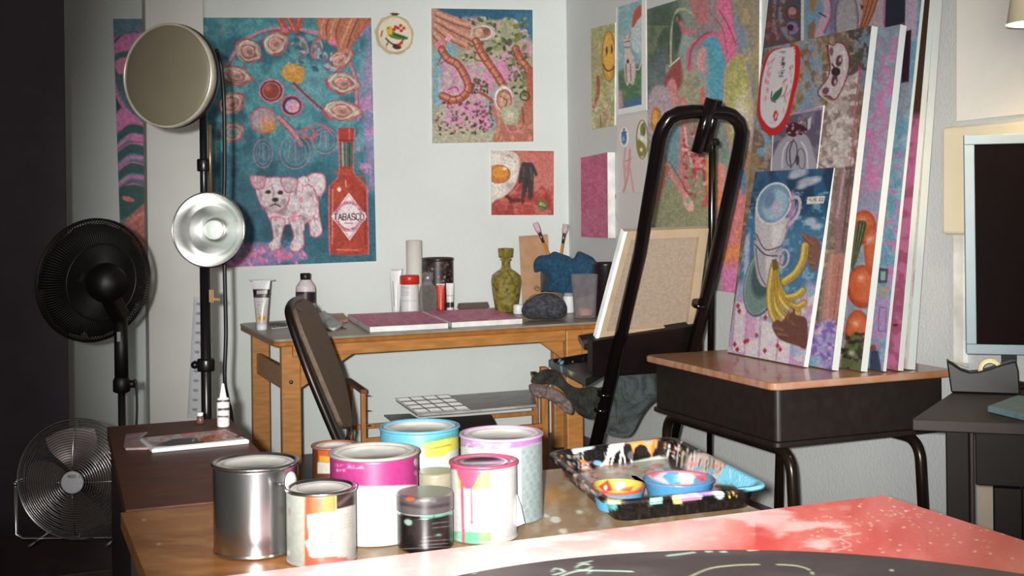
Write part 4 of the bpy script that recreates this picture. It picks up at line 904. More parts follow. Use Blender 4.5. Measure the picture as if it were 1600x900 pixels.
    b.poly([(1128, 300), (1180, 290), (1180, 470), (1128, 462)], (206, 112, 110), 1, 8); b.blend((226, 130, 60), 18, 21, .45, .62, .9, box=(1120, 295, 1180, 430)); b.poly([(1128, 420), (1180, 410), (1180, 470), (1128, 470)], (206, 110, 170), .9, 12); b.line([(1160, 270), (1164, 300)], 10, (70, 110, 150), .8, 5); b.poly([(1164, 240), (1186, 220), (1184, 330), (1168, 300)], (166, 112, 60), .8, 8)
    b.C *= (1 + (fbm(X / 2.5, Y / 3, 8, 2) - .5) * .35)[:, None]; return b
panel('painting', wallq([(1011, 14.5), (1187, -39), (1183, 462), (1013, 441)], x=XR, off=.012), .0115, big_fn, G2, 'very large green, pink and blue figure painting behind the black easel', 'painting', step=1.25)
def pink_fn(X, Y):
    b = Brush(X, Y, (188, 84, 124)); b.blend((204, 104, 140), 6, 3, .4, .65, .7); b.C *= (1 + (fbm(X / 2, Y / 2, 8, 2) - .5) * .3)[:, None]; return b
pc = [PX_(a, b_, XR - .045) for a, b_ in ((907.5, 246.5), (949, 238), (950, 372), (908, 370))]
panel('small_canvas', pc, .0445, pink_fn, 1.1, 'plain pink stretched canvas hung on the wall left of the easel', 'canvas', step=1.3)
# ------------------------------------------------------------------ paint cans
STEEL = mat('tin_plate', rgb(190, 190, 192), .22, 1.0, var=.10, scale=9, stretch=(1, 1, .25), bump=.04)
STEELD = mat('tin_lid', rgb(200, 198, 192), .42, .5, var=.12, scale=16)
WIRE = mat('bright_wire', rgb(205, 205, 205), .2, 1.0, var=.02)
GC = 0.33                       # label colour against the light that falls on the cans
def can_at(cx, ybot, ytop, w, zt=None):
    d = (CAM.z - (zt or ZT)) ; p = PZ(cx, ybot, zt or ZT); d0 = dep(p)
    r = w / 2 / F * d0 / (1 - w / 2 / F)
    c = p + FWD * r
    # shift sideways keeps cx
    c = CAM + (c - CAM); k = (c - CAM).dot(FWD); a = ray(cx, ybot); 
    hx = a * (k / a.dot(FWD)); c = Vector((CAM.x + hx.x, CAM.y + hx.y, zt or ZT))
    h = (ybot - ytop) * d0 / F
    return c, r, h
def lip_prof(r, h, lip=.0035):
    return [(r - .001, h - .006), (r + lip * .5, h - .0055), (r + lip * .8, h - .003), (r + lip * .5, h - .0005), (r - .001, h), (r - .005, h - .001), (r - .0065, h - .004), (r - .012, h - .006), (r - .015, h - .0035), (r - .019, h - .0035), (r - .022, h - .0065), (0.0001, h - .0065)]
def body_prof(r, h, n):
    z0, z1 = .001, h - .0062
    p = [(r - .006, .003), (r - .002, z0), (r + .001, .002), (r + .0008, .0045), (r - .0003, .006)]
    p += [(r - .0003, .006 + (z1 - .006) * i / n) for i in range(1, n)] + [(r - .0008, z1), (r - .003, z1)]
    return p
def paint_can(spec, label, fn=None, body_m=None, rim_m=None, lid_m=None, gain=GC, ears=False, group=None, lidfn=None, rimfn=None):
    c, r, h = can_at(*spec)
    t = empty('paint_can', c, label, 'paint can', group)
    m = MB().lathe(body_prof(r, h, 80), c, n=160)
    m.build('body', body_m or paint_mat('can_label', .38, .03, .5), t, paint=fn, gain=gain) if fn else m.build('body', body_m or STEEL, t)
    pr = lip_prof(r, h)
    m = MB().lathe(pr[:7], c, n=96); m.build('rim', rim_m or STEEL, t, paint=rimfn, gain=gain)
    m = MB().lathe(pr[6:], c, n=96 if not lidfn else 120)
    if lidfn:
        m = MB().lathe(pr[6:10] + [(r * .0 + (r - .022) * (1 - i / 24), h - .0065) for i in range(24)] + [(.0001, h - .0065)], c, n=120)
        m.build('lid', lid_m or paint_mat('can_label', .38, .03, .5), t, paint=lidfn, gain=gain)
    else: m.build('lid', lid_m or STEELD, t)
    if ears:
        for s in ears:
            e = c + RGT * math.sin(s) * r - FWD * math.cos(s) * r + UP * (h * .80); n_ = (RGT * math.sin(s) - FWD * math.cos(s))
            MB().lathe([(0, .006), (.008, .0055), (.014, .002), (.0165, 0), (.0165, -.0006)], e, n_, 24).build('handle_ear', STEELD, t)
    return t, c, r, h

# big bare tin
t, c, r, h = paint_can((401, 877, 733, 131), 'tall bare shiny tin can with no label, leftmost of the paint cans', ears=[1.15])
MB().tube(smooth([c + RGT * (r + .006) + UP * (h * .8), c + RGT * (r + .012) - FWD * .02 + UP * (h * .66), c + RGT * (r * .6) - FWD * (r * .95) + UP * (h * .52)], 6), .0012, 8).build('wire_handle', WIRE, t) if False else None

def quart_fn(X, Y):
    b = Brush(X, Y, (212, 216, 204)); b.poly([(477, 760), (562, 760), (562, 900), (477, 900)], (226, 224, 214), 1, 1)
    b.poly([(477, 760), (524, 760), (524, 806), (490, 806), (478, 886), (476, 886)], (236, 132, 66), 1, 1.5); b.poly([(477, 765), (486, 765), (486, 885), (477, 885)], (222, 96, 60), .8, 5); b.poly([(500, 768), (524, 768), (524, 802), (504, 802)], (240, 190, 100), .9, 9)
    b.ell(498, 780, 5, 11, (170, 110, 140), 0, .6, 4); b.poly([(526, 768), (560, 762), (556, 788), (526, 796)], (60, 44, 40), 1, 1.5); b.line([(530, 788), (552, 770)], 6, (120, 104, 100), .8, 3)
    b.poly([(479, 868), (540, 870), (550, 882), (479, 888)], (216, 110, 80), 1, 4); b.poly([(500, 876), (560, 872), (562, 892), (490, 892)], (226, 150, 156), .8, 6)
    b.poly([(479, 804), (556, 794), (559, 866), (490, 872), (484, 870), (478, 852), (476, 846), (482, 842)], (232, 230, 218), 1, 1.2); b.poly([(524, 796), (556, 792), (560, 868), (528, 872)], (218, 216, 206), .9, 2)
    for k in range(7): b.line([(488, 814 + k * 6), (520, 812 + k * 6)], .8, (176, 176, 168), .55, 1, False)
    for k in range(4): b.line([(514, 832 + k * 5), (520, 831.5 + k * 5)], 1.4, (120, 120, 120), .6)
    for k in range(5): b.line([(532, 806 + k * 5), (554, 801 + k * 5)], .9, (170, 160, 150), .55, 1, False)
    b.ell(452, 800, 2, 6, (200, 140, 140), 0, .6); b.ell(437, 835, 5, 16, (200, 150, 150), 0, .5, 4); return b
paint_can((503, 889, 771, 108), 'small orange-and-white labelled can with a torn sticker, right beside the bare tin', quart_fn)

def pink_can(X, Y):
    b = Brush(X, Y, (232, 236, 232)); b.poly([(480, 690), (700, 690), (700, 757), (660, 757), (586, 760), (480, 757)], (190, 58, 134), 1, 1.2)
    b.poly([(480, 860), (700, 860), (700, 885), (480, 885)], (190, 58, 134), 1, 1.2); b.text('FLAT EMULSION', 524, 729, 4, 2.6, (240, 190, 220), .8, 5, .85); b.text('BASE', 526, 736, 3.5, 2.6, (240, 190, 220), .8, 5, .8)
    b.ell(650, 722, 3.4, 6, (236, 214, 226)); b.ell(650, 739, 3, 4, (230, 190, 210), 0, .7); b.poly([(620, 800), (700, 800), (700, 845), (620, 845)], (206, 222, 216), .6, 8); return b
paint_can((586, 856, 717, 137), 'large can with a wide magenta band above a white label', pink_can, rim_m=mat('cream_rim', rgb(160, 156, 146), .35, .5))
def cyan_can(X, Y):
    b = Brush(X, Y, (226, 230, 226)); b.poly([(560, 640), (760, 640), (760, 680), (725, 678), (690, 692), (640, 700), (560, 686)], (110, 196, 224), 1, 2)
    b.poly([(652, 690), (716, 676), (716, 690), (652, 702)], (110, 180, 160), 1, 3); b.poly([(660, 694), (716, 682), (716, 700), (702, 706), (696, 712), (664, 716)], (236, 228, 96), 1, 1.2); b.line([(670, 702), (704, 695)], 2.4, (150, 140, 60), .7); b.line([(672, 708), (690, 705)], 1.4, (150, 140, 60), .5)
    b.poly([(560, 686), (650, 700), (650, 800), (560, 800)], (226, 230, 228), .9, 3); return b
def cyan_rim(X, Y): return Brush(X, Y, (116, 198, 226))
paint_can((657, 803, 675, 123), 'large can with a bright cyan painted rim and a yellow label patch', cyan_can, rim_m=paint_mat('can_label', .38, .03, .5), rimfn=cyan_rim)
def purple_can(X, Y):
    b = Brush(X, Y, (222, 226, 222)); b.poly([(690, 670), (880, 670), (880, 690), (851, 689), (812, 699), (770, 703), (690, 694)], (192, 132, 196), 1, 1.5); b.poly([(722, 678), (770, 690), (770, 704), (724, 694)], (206, 170, 210), .8, 5); b.blend((232, 226, 236), 5, 4, .5, .62, .8, box=(716, 668, 800, 700))
    b.poly([(814, 698), (860, 690), (860, 840), (814, 840)], (168, 182, 182), 1, 1.2)
    for i in range(9):
        for j in range(3): 
            x = 818 + j * 12 + (6 if i % 2 else 0); y = 706 + i * 14; b.line([(x, y), (x + 6, y + 9)], 3.4, (136, 156, 160), .55, 2.5); b.line([(x + 6, y + 1), (x, y + 8)], 1.6, (206, 214, 214), .6, 2)
    b.line([(813, 700), (813, 840)], 1.2, (236, 238, 236)); return b
paint_can((785, 823, 687, 128), 'large can with a lilac band and grey diamond-pattern label, rightmost of the cans', purple_can, rim_m=mat('lilac_smeared_rim', rgb(160, 134, 156), .35, .3))
def drip_can(X, Y):
    b = Brush(X, Y, (228, 228, 224)); P_ = (232, 96, 130)
    b.poly([(680, 715), (830, 715), (826, 722), (808, 726), (770, 734), (740, 738), (712, 734), (680, 730)], P_, 1, 1.2)
    b.poly([(714, 732), (766, 735), (765, 764), (716, 764)], (206, 210, 106), 1, 1.2); b.poly([(712, 730), (762, 732), (748, 742), (742, 756), (737, 764), (728, 764), (722, 758), (716, 744)], P_, 1, 1.2)
    b.line([(721, 745), (723, 800), (724, 858)], 4.2, P_); b.line([(736, 755), (737, 790), (737, 816)], 2.8, P_); b.ell(737, 816, 2, 3, P_)
    b.poly([(690, 830), (767, 832), (766, 866), (690, 866)], (120, 206, 156), 1, 1.2); b.poly([(750, 832), (767, 832), (766, 866), (750, 866)], (150, 212, 116), 1, 2); b.line([(724, 828), (724, 862)], 4.2, P_); b.poly([(714, 832), (721, 832), (721, 862), (712, 862)], (180, 226, 206), .9, 1)
    b.poly([(780, 834), (830, 800), (830, 870), (780, 870)], (206, 206, 202), .5, 8); return b
def drip_rim(X, Y): 
    b = Brush(X, Y, (232, 96, 130)); b.poly([(705, 690), (770, 690), (760, 712), (705, 712)], (150, 120, 126), .8, 6); return b
t, c, r, h = paint_can((757, 852, 729, 104), 'small white can with pink paint dripping down its side', drip_can, rim_m=paint_mat('can_label', .38, .03, .5), rimfn=drip_rim, lid_m=STEEL)
# torn label corner curling away at its lower right
MB().prism([c + RGT * (r * .985) - FWD * .012 + UP * .02, c + RGT * (r + .012) - FWD * .016 + UP * .026, c + RGT * (r + .006) - FWD * .014 + UP * .055, c + RGT * (r * .985) - FWD * .012 + UP * .075], -FWD * .0008).build('torn_label', mat('label_paper', rgb(200, 202, 198), .7), t)

def jar(spec, name, label, cat, bodyfn, lidfn, lid_h, neck=True):
    c, r, h = can_at(*spec); t = empty(name, c, label, cat)
    hb = h - lid_h - .003
    MB().lathe([(r * .3, .001), (r - .006, .0015), (r - .001, .006)] + [(r, .008 + (hb - .014) * i / 50) for i in range(51)] + [(r - .002, hb - .003), (r - .006, hb)], c, n=120).build('body', paint_mat('jar_label', .3, .03, .5), t, paint=bodyfn, gain=GC)
    MB().lathe([(r - .005, hb + .0005), (r + .001, hb + .001)] + [(r + .001, hb + .002 + (lid_h - .003) * i / 14) for i in range(15)] + [(r - .001, h)] + [((r - .003) * (1 - i / 20), h) for i in range(20)] + [(.0001, h)], c, n=120).build('lid', paint_mat('jar_label', .3, .03, .5), t, paint=lidfn, gain=GC)
    return t
def bj(X, Y):
    b = Brush(X, Y, (20, 14, 13)); b.poly([(600, 785), (730, 785), (730, 798), (700, 803), (665, 806), (600, 801)], (236, 240, 240), 1, 1.5); b.poly([(655, 806), (712, 797), (712, 803), (660, 812)], (130, 190, 170), 1, 2)
    b.ell(638, 816, 7, 5, (170, 206, 190), 25, .9, 2); b.ell(684, 836, 6, 2, (90, 150, 130), -8); 
    for k, (x0, y0, x1) in enumerate(((676, 818, 700), (676, 825, 703), (658, 846, 704), (656, 852, 700), (660, 840, 690))): b.line([(x0, y0), (x1, y0 - 3)], 1.6, (150, 144, 140), .7)
    b.blend((40, 30, 28), 8, 5, .5, .65, .6, box=(615, 806, 715, 870)); b.line([(620, 858), (706, 854)], 1.5, (190, 190, 190), .5); return b
def bl(X, Y):
    b = Brush(X, Y, (96, 88, 92)); b.poly([(600, 740), (730, 740), (730, 766), (706, 772), (665, 779), (625, 773), (600, 766)], (178, 172, 156), 1, 1.5); b.ell(641, 779, 8, 3.4, (226, 96, 50), -4); b.line([(622, 786), (664, 793), (706, 787)], 5, (60, 52, 56), .8, 3); b.line([(650, 784), (680, 783)], 4, (150, 146, 150), .6, 3); return b
jar((665, 869, 778, 87), 'paint_jar', 'small black jar with a grey lid in front of the cans', 'jar', bj, bl, .026)
def gj(X, Y):
    b = Brush(X, Y, (220, 220, 210)); b.poly([(672, 744), (700, 742), (700, 752), (672, 755)], (56, 52, 60), 1, 1.5); b.blend((200, 200, 190), 6, 4, .5, .6, .5); return b
def gl(X, Y): return Brush(X, Y, (184, 176, 152))
jar((681, 820, 742, 60), 'paint_jar', 'small beige-lidded jar half hidden between the magenta and white cans', 'jar', gj, gl, .022)
def oj(X, Y):
    b = Brush(X, Y, (110, 60, 36)); b.poly([(497, 700), (560, 700), (560, 740), (497, 740)], (220, 96, 44), 1, 1.5); b.poly([(499, 712), (516, 714), (516, 722), (499, 722)], (226, 176, 60), 1, 2); b.poly([(496, 722), (530, 724), (530, 740), (496, 740)], (226, 220, 206), 1, 1.5); return b
paint_can((524, 772, 700, 70), 'small brown and orange can peeking out behind the magenta can', oj, rim_m=mat('rusty_rim', rgb(150, 100, 80), .4, .6))

# ------------------------------------------------------------------ black crate full of paint drips
ZB = ZT + .0008; zr = .778
CF = [Vector((.990, 1.985, 0)), Vector((1.078, 2.455, 0)), Vector((1.412, 2.49, 0)), Vector((1.328, 1.975, 0))]   # FL, BL, BR, FR
def loop(inset, z, nper=60, rad=.045):
    c = sum(CF, Vector()) / 4; P = []
    Q = []
    for i in range(4):
        p = CF[i]; a = (CF[i - 1] - p).normalized(); b_ = (CF[(i + 1) % 4] - p).normalized()
        Q.append(p + (a + b_) * inset)
    for i in range(4):
        p = Q[i]; a = Q[i - 1]; b_ = Q[(i + 1) % 4]; da = (a - p).normalized(); db = (b_ - p).normalized(); rr = max(rad - inset * .3, .02)
        A = p + da * rr; B = p + db * rr; nx = Q[(i + 1) % 4] + (p - b_).normalized() * rr
        for k in range(10): t = k / 10; P.append(A * (1 - t) ** 2 + p * 2 * t * (1 - t) + B * t * t)
        for k in range(nper): P.append(B + (nx - B) * k / nper)
    return [Vector((q.x, q.y, z)) for q in P]
levels = [(.028, ZB)] + [(.028 - .010 * i / 8, ZB + (zr - .008 - ZB) * i / 8) for i in range(1, 9)] + [(.004, zr - .008), (0, zr - .006), (0, zr), (.002, zr + .002), (.006, zr + .0022), (.012, zr + .002), (.016, zr - .001)]
levels += [(.016 + .016 * i / 14, zr - .001 - (zr - .006 - ZB) * i / 14) for i in range(1, 15)] + [(.036 + .12 * i / 30, ZB + .004) for i in range(31)]
m = MB(); L = [loop(*lv) for lv in levels]; n = len(L[0])
for l in L: m.v += l
for i in range(len(L) - 1):
    for k in range(n): m.f.append([i * n + k, i * n + (k + 1) % n, (i + 1) * n + (k + 1) % n, (i + 1) * n + k]); m.sm.append(i not in (9,)); m.mi.append(0)
m.f.append([(len(L) - 1) * n + k for k in range(n)]); m.sm.append(False); m.mi.append(0)
m.f.append(list(range(n))[::-1]); m.sm.append(False); m.mi.append(0)
# outer wall ribs
CRT = empty('crate', sum(CF, Vector()) / 4 + UP * ZB, 'shallow black plastic crate crusted with many colours of dripped paint', 'crate')
def crate_fn(X, Y):
    b = Brush(X, Y, (12, 9, 9))
    b.blend((34, 28, 26), 5, 3, .5, .62, .7)
    for k in range(16): x = 950 + k * 15; b.line([(x, 785), (x, 826)], 1.4, (12, 9, 9), .7, 1.4, False); b.line([(x + 4, 785), (x + 4, 826)], 1.2, (64, 54, 48), .5, 1.4, False)
    # back wall inside: drips from the rim
    rnd = random.Random(11); cols = [(236, 226, 220), (236, 226, 220), (226, 200, 196), (150, 170, 170), (226, 150, 90), (90, 80, 80)]
    b.poly([(893, 700), (927, 694), (929, 700), (915, 704), (896, 710)], (196, 220, 222), 1, 1.5)
    for x in range(868, 950, 7): b.line([(x, 706 + rnd.uniform(-3, 3)), (x + rnd.uniform(-3, 3), 735 + rnd.uniform(-8, 8))], rnd.uniform(1, 3), rnd.choice([(40, 34, 36), (150, 160, 160), (20, 16, 18), (196, 200, 196)]), .8)
    b.poly([(936, 738), (952, 716), (972, 700), (978, 690), (958, 692), (952, 700), (948, 716), (936, 730)], (236, 220, 210), 1, 2)
    for x, x2, y2, w_, c_ in ((955, 948, 728, 5, (236, 226, 220)), (966, 955, 726, 3, (236, 226, 220)), (974, 968, 730, 3, (236, 230, 226)), (982, 988, 728, 3, (240, 232, 226)), (968, 978, 728, 2.5, (236, 226, 220))): b.line([(x, 692), ((x + x2) / 2, 706), (x2, y2)], w_, c_)
    b.poly([(976, 688), (1030, 685), (1024, 700), (1018, 712), (1008, 698), (1000, 694), (992, 700), (988, 716), (982, 700)], (238, 160, 96), 1, 2); b.ell(1003, 704, 9, 9, (34, 26, 26)); b.ell(982, 704, 6, 11, (34, 28, 28)); b.ell(1012, 689, 5, 3, (150, 160, 164)); b.ell(985, 712, 4, 7, (90, 90, 90)); b.line([(1022, 690), (1018, 714)], 3, (226, 110, 60))
    for x in range(1030, 1110, 5): b.line([(x, 690 + (x - 1030) * .25), (x - 2 + rnd.uniform(-2, 2), 712 + (x - 1030) * .28 + rnd.uniform(-10, 8))], rnd.uniform(1.2, 3), rnd.choice([(190, 60, 50), (40, 30, 30), (226, 226, 220), (80, 110, 140), (236, 220, 214), (26, 20, 20), (200, 110, 60)]), .85)
    b.dabs(60, (1040, 688, 1100, 716), (.6, 1.8), [(236, 236, 230), (120, 170, 180), (60, 40, 40)], 5)
    b.poly([(1066, 734), (1074, 712), (1100, 706), (1150, 720), (1150, 752), (1110, 750)], (220, 196, 190), .9, 4)
    for x in range(1068, 1145, 6): b.line([(x, 706 + (x - 1068) * .2), (x - 4, 730 + (x - 1068) * .28)], rnd.uniform(2, 4.5), rnd.choice([(236, 226, 220), (214, 190, 160), (226, 200, 206), (190, 196, 170), (120, 130, 120), (206, 170, 160)]), .9); 
    for x in range(1072, 1140, 11): b.line([(x, 712 + (x - 1068) * .2), (x - 3, 724 + (x - 1068) * .28)], 1.6, (50, 40, 40), .8)
    # floor and left corner
    b.poly([(905, 745), (940, 728), (1000, 722), (1040, 712), (1050, 732), (1130, 752), (1120, 772), (960, 776), (925, 765)], (196, 190, 176), .9, 6)
    b.poly([(985, 722), (1030, 712), (1044, 726), (1044, 734), (1000, 734)], (190, 206, 190), 1, 3); b.poly([(1004, 732), (1030, 722), (1046, 732), (1040, 740)], (110, 180, 216), 1, 2); b.poly([(902, 746), (925, 736), (940, 740), (935, 752), (912, 758)], (226, 150, 110), .9, 4); b.dabs(40, (880, 728, 940, 760), (1, 3), [(226, 226, 220), (226, 190, 180), (40, 30, 30), (220, 120, 80)], 8)
    rnd = random.Random(3)
    for _ in range(90):
        x = rnd.uniform(905, 1125); y = rnd.uniform(722, 776); b.ell(x, y, rnd.uniform(4, 13), rnd.uniform(1.5, 4), rnd.choice([(230, 222, 206), (226, 190, 170), (190, 206, 200), (236, 230, 224), (120, 180, 210), (226, 170, 190), (214, 120, 90)]), rnd.uniform(-20, 10), .85, 1.5)
    # cyan pour at the right end
    b.poly([(1118, 750), (1134, 728), (1144, 720), (1170, 728), (1206, 748), (1212, 756), (1204, 762), (1174, 765), (1150, 764), (1128, 758)], (124, 202, 228), 1, 2); b.line([(1141, 734), (1141, 748)], 2, (196, 232, 244), .8); b.line([(1156, 740), (1156, 750)], 2, (196, 232, 244), .8); b.line([(1130, 752), (1170, 764)], 1.5, (90, 170, 200), .7)
    # rim blobs at the front
    b.line([(870, 716), (905, 745), (935, 770)], 5, (70, 64, 64), .9, 3); b.dabs(40, (862, 712, 930, 770), (1, 3.4), [(226, 190, 180), (226, 226, 220), (120, 130, 130), (220, 120, 60), (60, 50, 50)], 9)
    b.poly([(950, 772), (972, 770), (972, 784), (946, 788)], (232, 190, 110), 1, 2); b.poly([(943, 785), (964, 783), (962, 797), (946, 796)], (110, 190, 190), 1, 2); b.poly([(1015, 778), (1034, 776), (1034, 786), (1014, 790)], (150, 214, 196), 1, 1.5)
    b.poly([(1042, 768), (1110, 760), (1116, 764), (1108, 772), (1046, 772)], (206, 196, 220), 1, 2); b.poly([(1088, 764), (1116, 758), (1114, 770), (1090, 774)], (150, 120, 206), 1, 2); b.ell(1018, 768, 7, 3, (236, 196, 150)); b.poly([(1050, 776), (1066, 774), (1066, 788), (1052, 786)], (236, 214, 130), 1, 2); b.poly([(1062, 774), (1092, 772), (1090, 781), (1064, 784)], (226, 150, 196), 1, 2)
    b.ell(1124, 773, 8, 6, (190, 206, 206)); b.line([(1138, 768), (1140, 776)], 2, (230, 200, 90)); b.line([(1143, 768), (1150, 775)], 2, (230, 200, 90)); b.poly([(1178, 770), (1206, 762), (1208, 768), (1182, 774)], (232, 140, 180), 1, 1.5); b.line([(974, 786), (1010, 784)], 5, (66, 64, 66), .7, 3); b.line([(1120, 760), (1146, 762), (1150, 770)], 6, (50, 42, 40), .9, 3)
    return b
m.build('crate_body', paint_mat('dripped_paint', .32, .35, .5, bscale=120), CRT, paint=crate_fn, gain=.62)
# round tubs inside
def tub(cx, cy, rx, label, fn, hgt=.034):
    p = PZ(cx, cy, zr + .006); d = dep(p); r = rx / F * d; c = Vector((p.x, p.y, ZB + .0048)); hgt = zr + .006 - c.z
    prof = [(r * .8 * i / 10, 0) for i in range(1, 11)] + [(r * .8 + r * .17 * i / 14, hgt * i / 14) for i in range(1, 15)] + [(r * .985, hgt + .002), (r, hgt + .0005), (r * .99, hgt - .002)] 
    inner = [(r * .955, hgt)] + [(r * (.94 - .12 * i / 8), hgt - hgt * .5 * i / 8) for i in range(1, 9)] + [(r * .8 * (1 - i / 14), hgt * .45) for i in range(1, 14)] + [(.0001, hgt * .45)]
    o = MB().lathe(prof, c, n=110).lathe(inner, c, n=110).build('paint_tub', paint_mat('wet_paint', .25, .1, .5), paint=fn, gain=.38)
    return tag(o, label, 'tub')
def tubA(X, Y):
    b = Brush(X, Y, (96, 170, 210)); b.ell(966, 757, 48, 18, (206, 96, 80)); b.ell(966, 756, 38, 14, (214, 196, 90)); b.ell(968, 752, 24, 7, (200, 196, 90)); b.poly([(980, 742), (1000, 740), (1002, 752), (990, 750)], (214, 80, 50), 1, 2); b.poly([(935, 760), (950, 750), (958, 766), (945, 770)], (190, 70, 50), 1, 2); b.ell(970, 758, 8, 5.5, (240, 238, 226)); b.ell(946, 762, 3, 4, (236, 220, 210)); b.poly([(958, 764), (990, 760), (985, 768), (962, 768)], (180, 90, 40), .8, 3)
    b.poly([(925, 768), (1004, 765), (1000, 790), (940, 790)], (96, 170, 210), 1, 3) if False else None; return b
def tubB(X, Y):
    b = Brush(X, Y, (86, 160, 206)); b.ell(1054, 745, 52, 15, (206, 110, 140)); b.ell(1053, 748, 46, 11, (220, 196, 200)); b.poly([(1034, 744), (1048, 736), (1060, 738), (1064, 756), (1046, 756)], (86, 160, 206), 1, 1.5); b.poly([(1084, 748), (1092, 742), (1098, 754), (1084, 758)], (86, 160, 206), 1, 1.5); b.poly([(1008, 736), (1034, 738), (1020, 746)], (206, 100, 120), .9, 2); b.poly([(1082, 740), (1100, 746), (1102, 752), (1094, 752)], (206, 90, 100), 1, 2)
    b.poly([(998, 734), (1022, 750), (1045, 758), (1080, 764), (1040, 776), (1000, 770)], (86, 160, 206), 1, 2); b.ring(1053, 746, 51, 15, 1.4, (190, 120, 160), 0, .8); return b
tub(966, 758, 42, 'round tub of yellow, orange and white paint inside the black crate', tubA)
tub(1060, 748, 56, 'round blue-sided tub with pink and white paint inside the black crate', tubB)

# ------------------------------------------------------------------ palette and bottle on the side table
def pal_fn(X, Y):
    b = Brush(X, Y, (214, 218, 218)); b.poly([(222, 684), (345, 672), (362, 676), (372, 684), (330, 690), (240, 696)], (186, 130, 136), 1, 2); b.blend((206, 206, 196), 7, 3, .45, .6, .9, box=(222, 676, 340, 690), sx=.5); b.blend((226, 120, 140), 8, 4, .5, .6, .9, box=(222, 670, 372, 690), sx=.6)
    b.poly([(243, 696), (270, 686), (300, 684), (322, 688), (318, 692), (262, 697)], (44, 46, 54), 1, 2); b.poly([(306, 684), (345, 678), (360, 682), (352, 688), (322, 691)], (186, 70, 44), 1, 2); b.ell(336, 687, 5, 2, (220, 150, 60)); b.ell(352, 677, 6, 4, (180, 50, 60)); b.ell(372, 682, 4, 2, (90, 40, 50)); b.dabs(30, (300, 676, 360, 690), (.8, 2), [(226, 120, 60), (150, 40, 40), (206, 170, 90), (226, 190, 190)], 3); return b
q = [PZ(x, y, .7372) for x, y in ((240, 709), (236, 704), (220, 692), (222, 684), (344, 671), (358, 673), (388, 684), (387, 695))]
def quad_panel_on_table():
    pts = [(240, 700), (222, 684), (352, 671), (386, 686)]
    cor = [PZ(x, y, .7482) for x, y in [pts[1], pts[2], pts[3], pts[0]]]
    o = panel('palette_face', cor, .0008, pal_fn, .95, step=1.1, pmat=paint_mat('palette_paint', .35, .3))
    return o, cor
PA = empty('palette_tray', PZ(305, 692, .7372), 'white rectangular palette tray smeared with pink, black and orange paint', 'palette')
o, cor = quad_panel_on_table(); o.name = 'paint_surface'; o.parent = PA; o.matrix_parent_inverse = Matrix.Translation(-PA.location)
cc = sum(cor, Vector()) / 4
base = [Vector((p.x, p.y, .7367)) + (p - cc).normalized() * .006 for p in cor]; base = [Vector((p.x, p.y, .7367)) for p in base]
WP = mat('white_plastic', rgb(226, 232, 234), .4, var=.02)
MB().prism(base, (0, 0, .0100)).build('tray', WP, PA, bevel=.003, seg=3)
TR2 = MB().prism([PZ(x, y, .7367) for x, y in ((193, 700), (196, 682), (231, 678), (218, 688), (221, 694), (232, 703), (196, 704))], (0, 0, .006)).build('plastic_sheet', mat('clear_pinkish_plastic', rgb(176, 150, 152), .25, var=.1, scale=30, spec=.6), bevel=.002)
tag(TR2, 'cloudy pinkish plastic sheet lying at the left end of the white palette', 'plastic sheet')
def bottle(px, ybot, z0, prof_px, name, label, cat, parts, fn=None, gain=1.0, n=64, mm=None):
    """lathe from (half width px, height px above the base) pairs; parts: list of (name, i0, i1, material or painter)"""
    p = PZ(px, ybot, z0); d = dep(p); s = d / F; c = Vector((p.x, p.y, z0 + .0006)); t = empty(name, c, label, cat)
    for (nm, i0, i1, mt, pf) in parts:
        seg = []
        for i in range(i0, i1):
            a, b_ = prof_px[i], prof_px[i + 1]; k = max(1, int(abs(b_[1] - a[1]) / 1.2)) if pf else 1
            seg += [((a[0] + (b_[0] - a[0]) * j / k) * s, (a[1] + (b_[1] - a[1]) * j / k) * s) for j in range(k)]
        seg.append((prof_px[i1][0] * s, prof_px[i1][1] * s))
        MB().lathe(seg, c, n=n).build(nm, mt, t, paint=pf, gain=gain)
    return t
def b1(X, Y):
    b = Brush(X, Y, (206, 206, 202)); b.line([(336, 627), (360, 626)], 3.4, (56, 40, 44)); b.line([(342, 640), (358, 639)], 4, (70, 64, 70)); b.line([(341, 651), (356, 651)], 3, (96, 80, 84)); b.line([(344, 658), (352, 658)], 1, (150, 140, 140)); return b
bottle(349, 667, .7362, [(0, 0), (8.5, .2), (9.5, 2), (9.5, 12), (8.9, 13), (9.8, 14), (9.8, 42), (8.5, 45), (5.5, 46), (5.5, 47), (4, 55), (2, 67), (0, 68)], 'squeeze_bottle', 'small white squeeze bottle with a pointed nozzle at the back of the side table', 'bottle',
       [('body', 0, 9, paint_mat('printed_plastic', .4, .02), b1), ('nozzle', 9, 12, WP, None)], gain=1.1, n=80)

bottle(313, 662, .7362, [(0, 0), (5, .2), (5.5, 1), (5.5, 10), (4, 11), (4, 12), (4.6, 12.4), (4.6, 17), (0, 17.4)], 'ink_bottle', 'tiny brown bottle with a white cap at the foot of the ruler', 'bottle', [('body', 0, 5, mat('brown_ink', rgb(110, 76, 70), .3), None), ('cap', 5, 8, WP, None)], n=24)
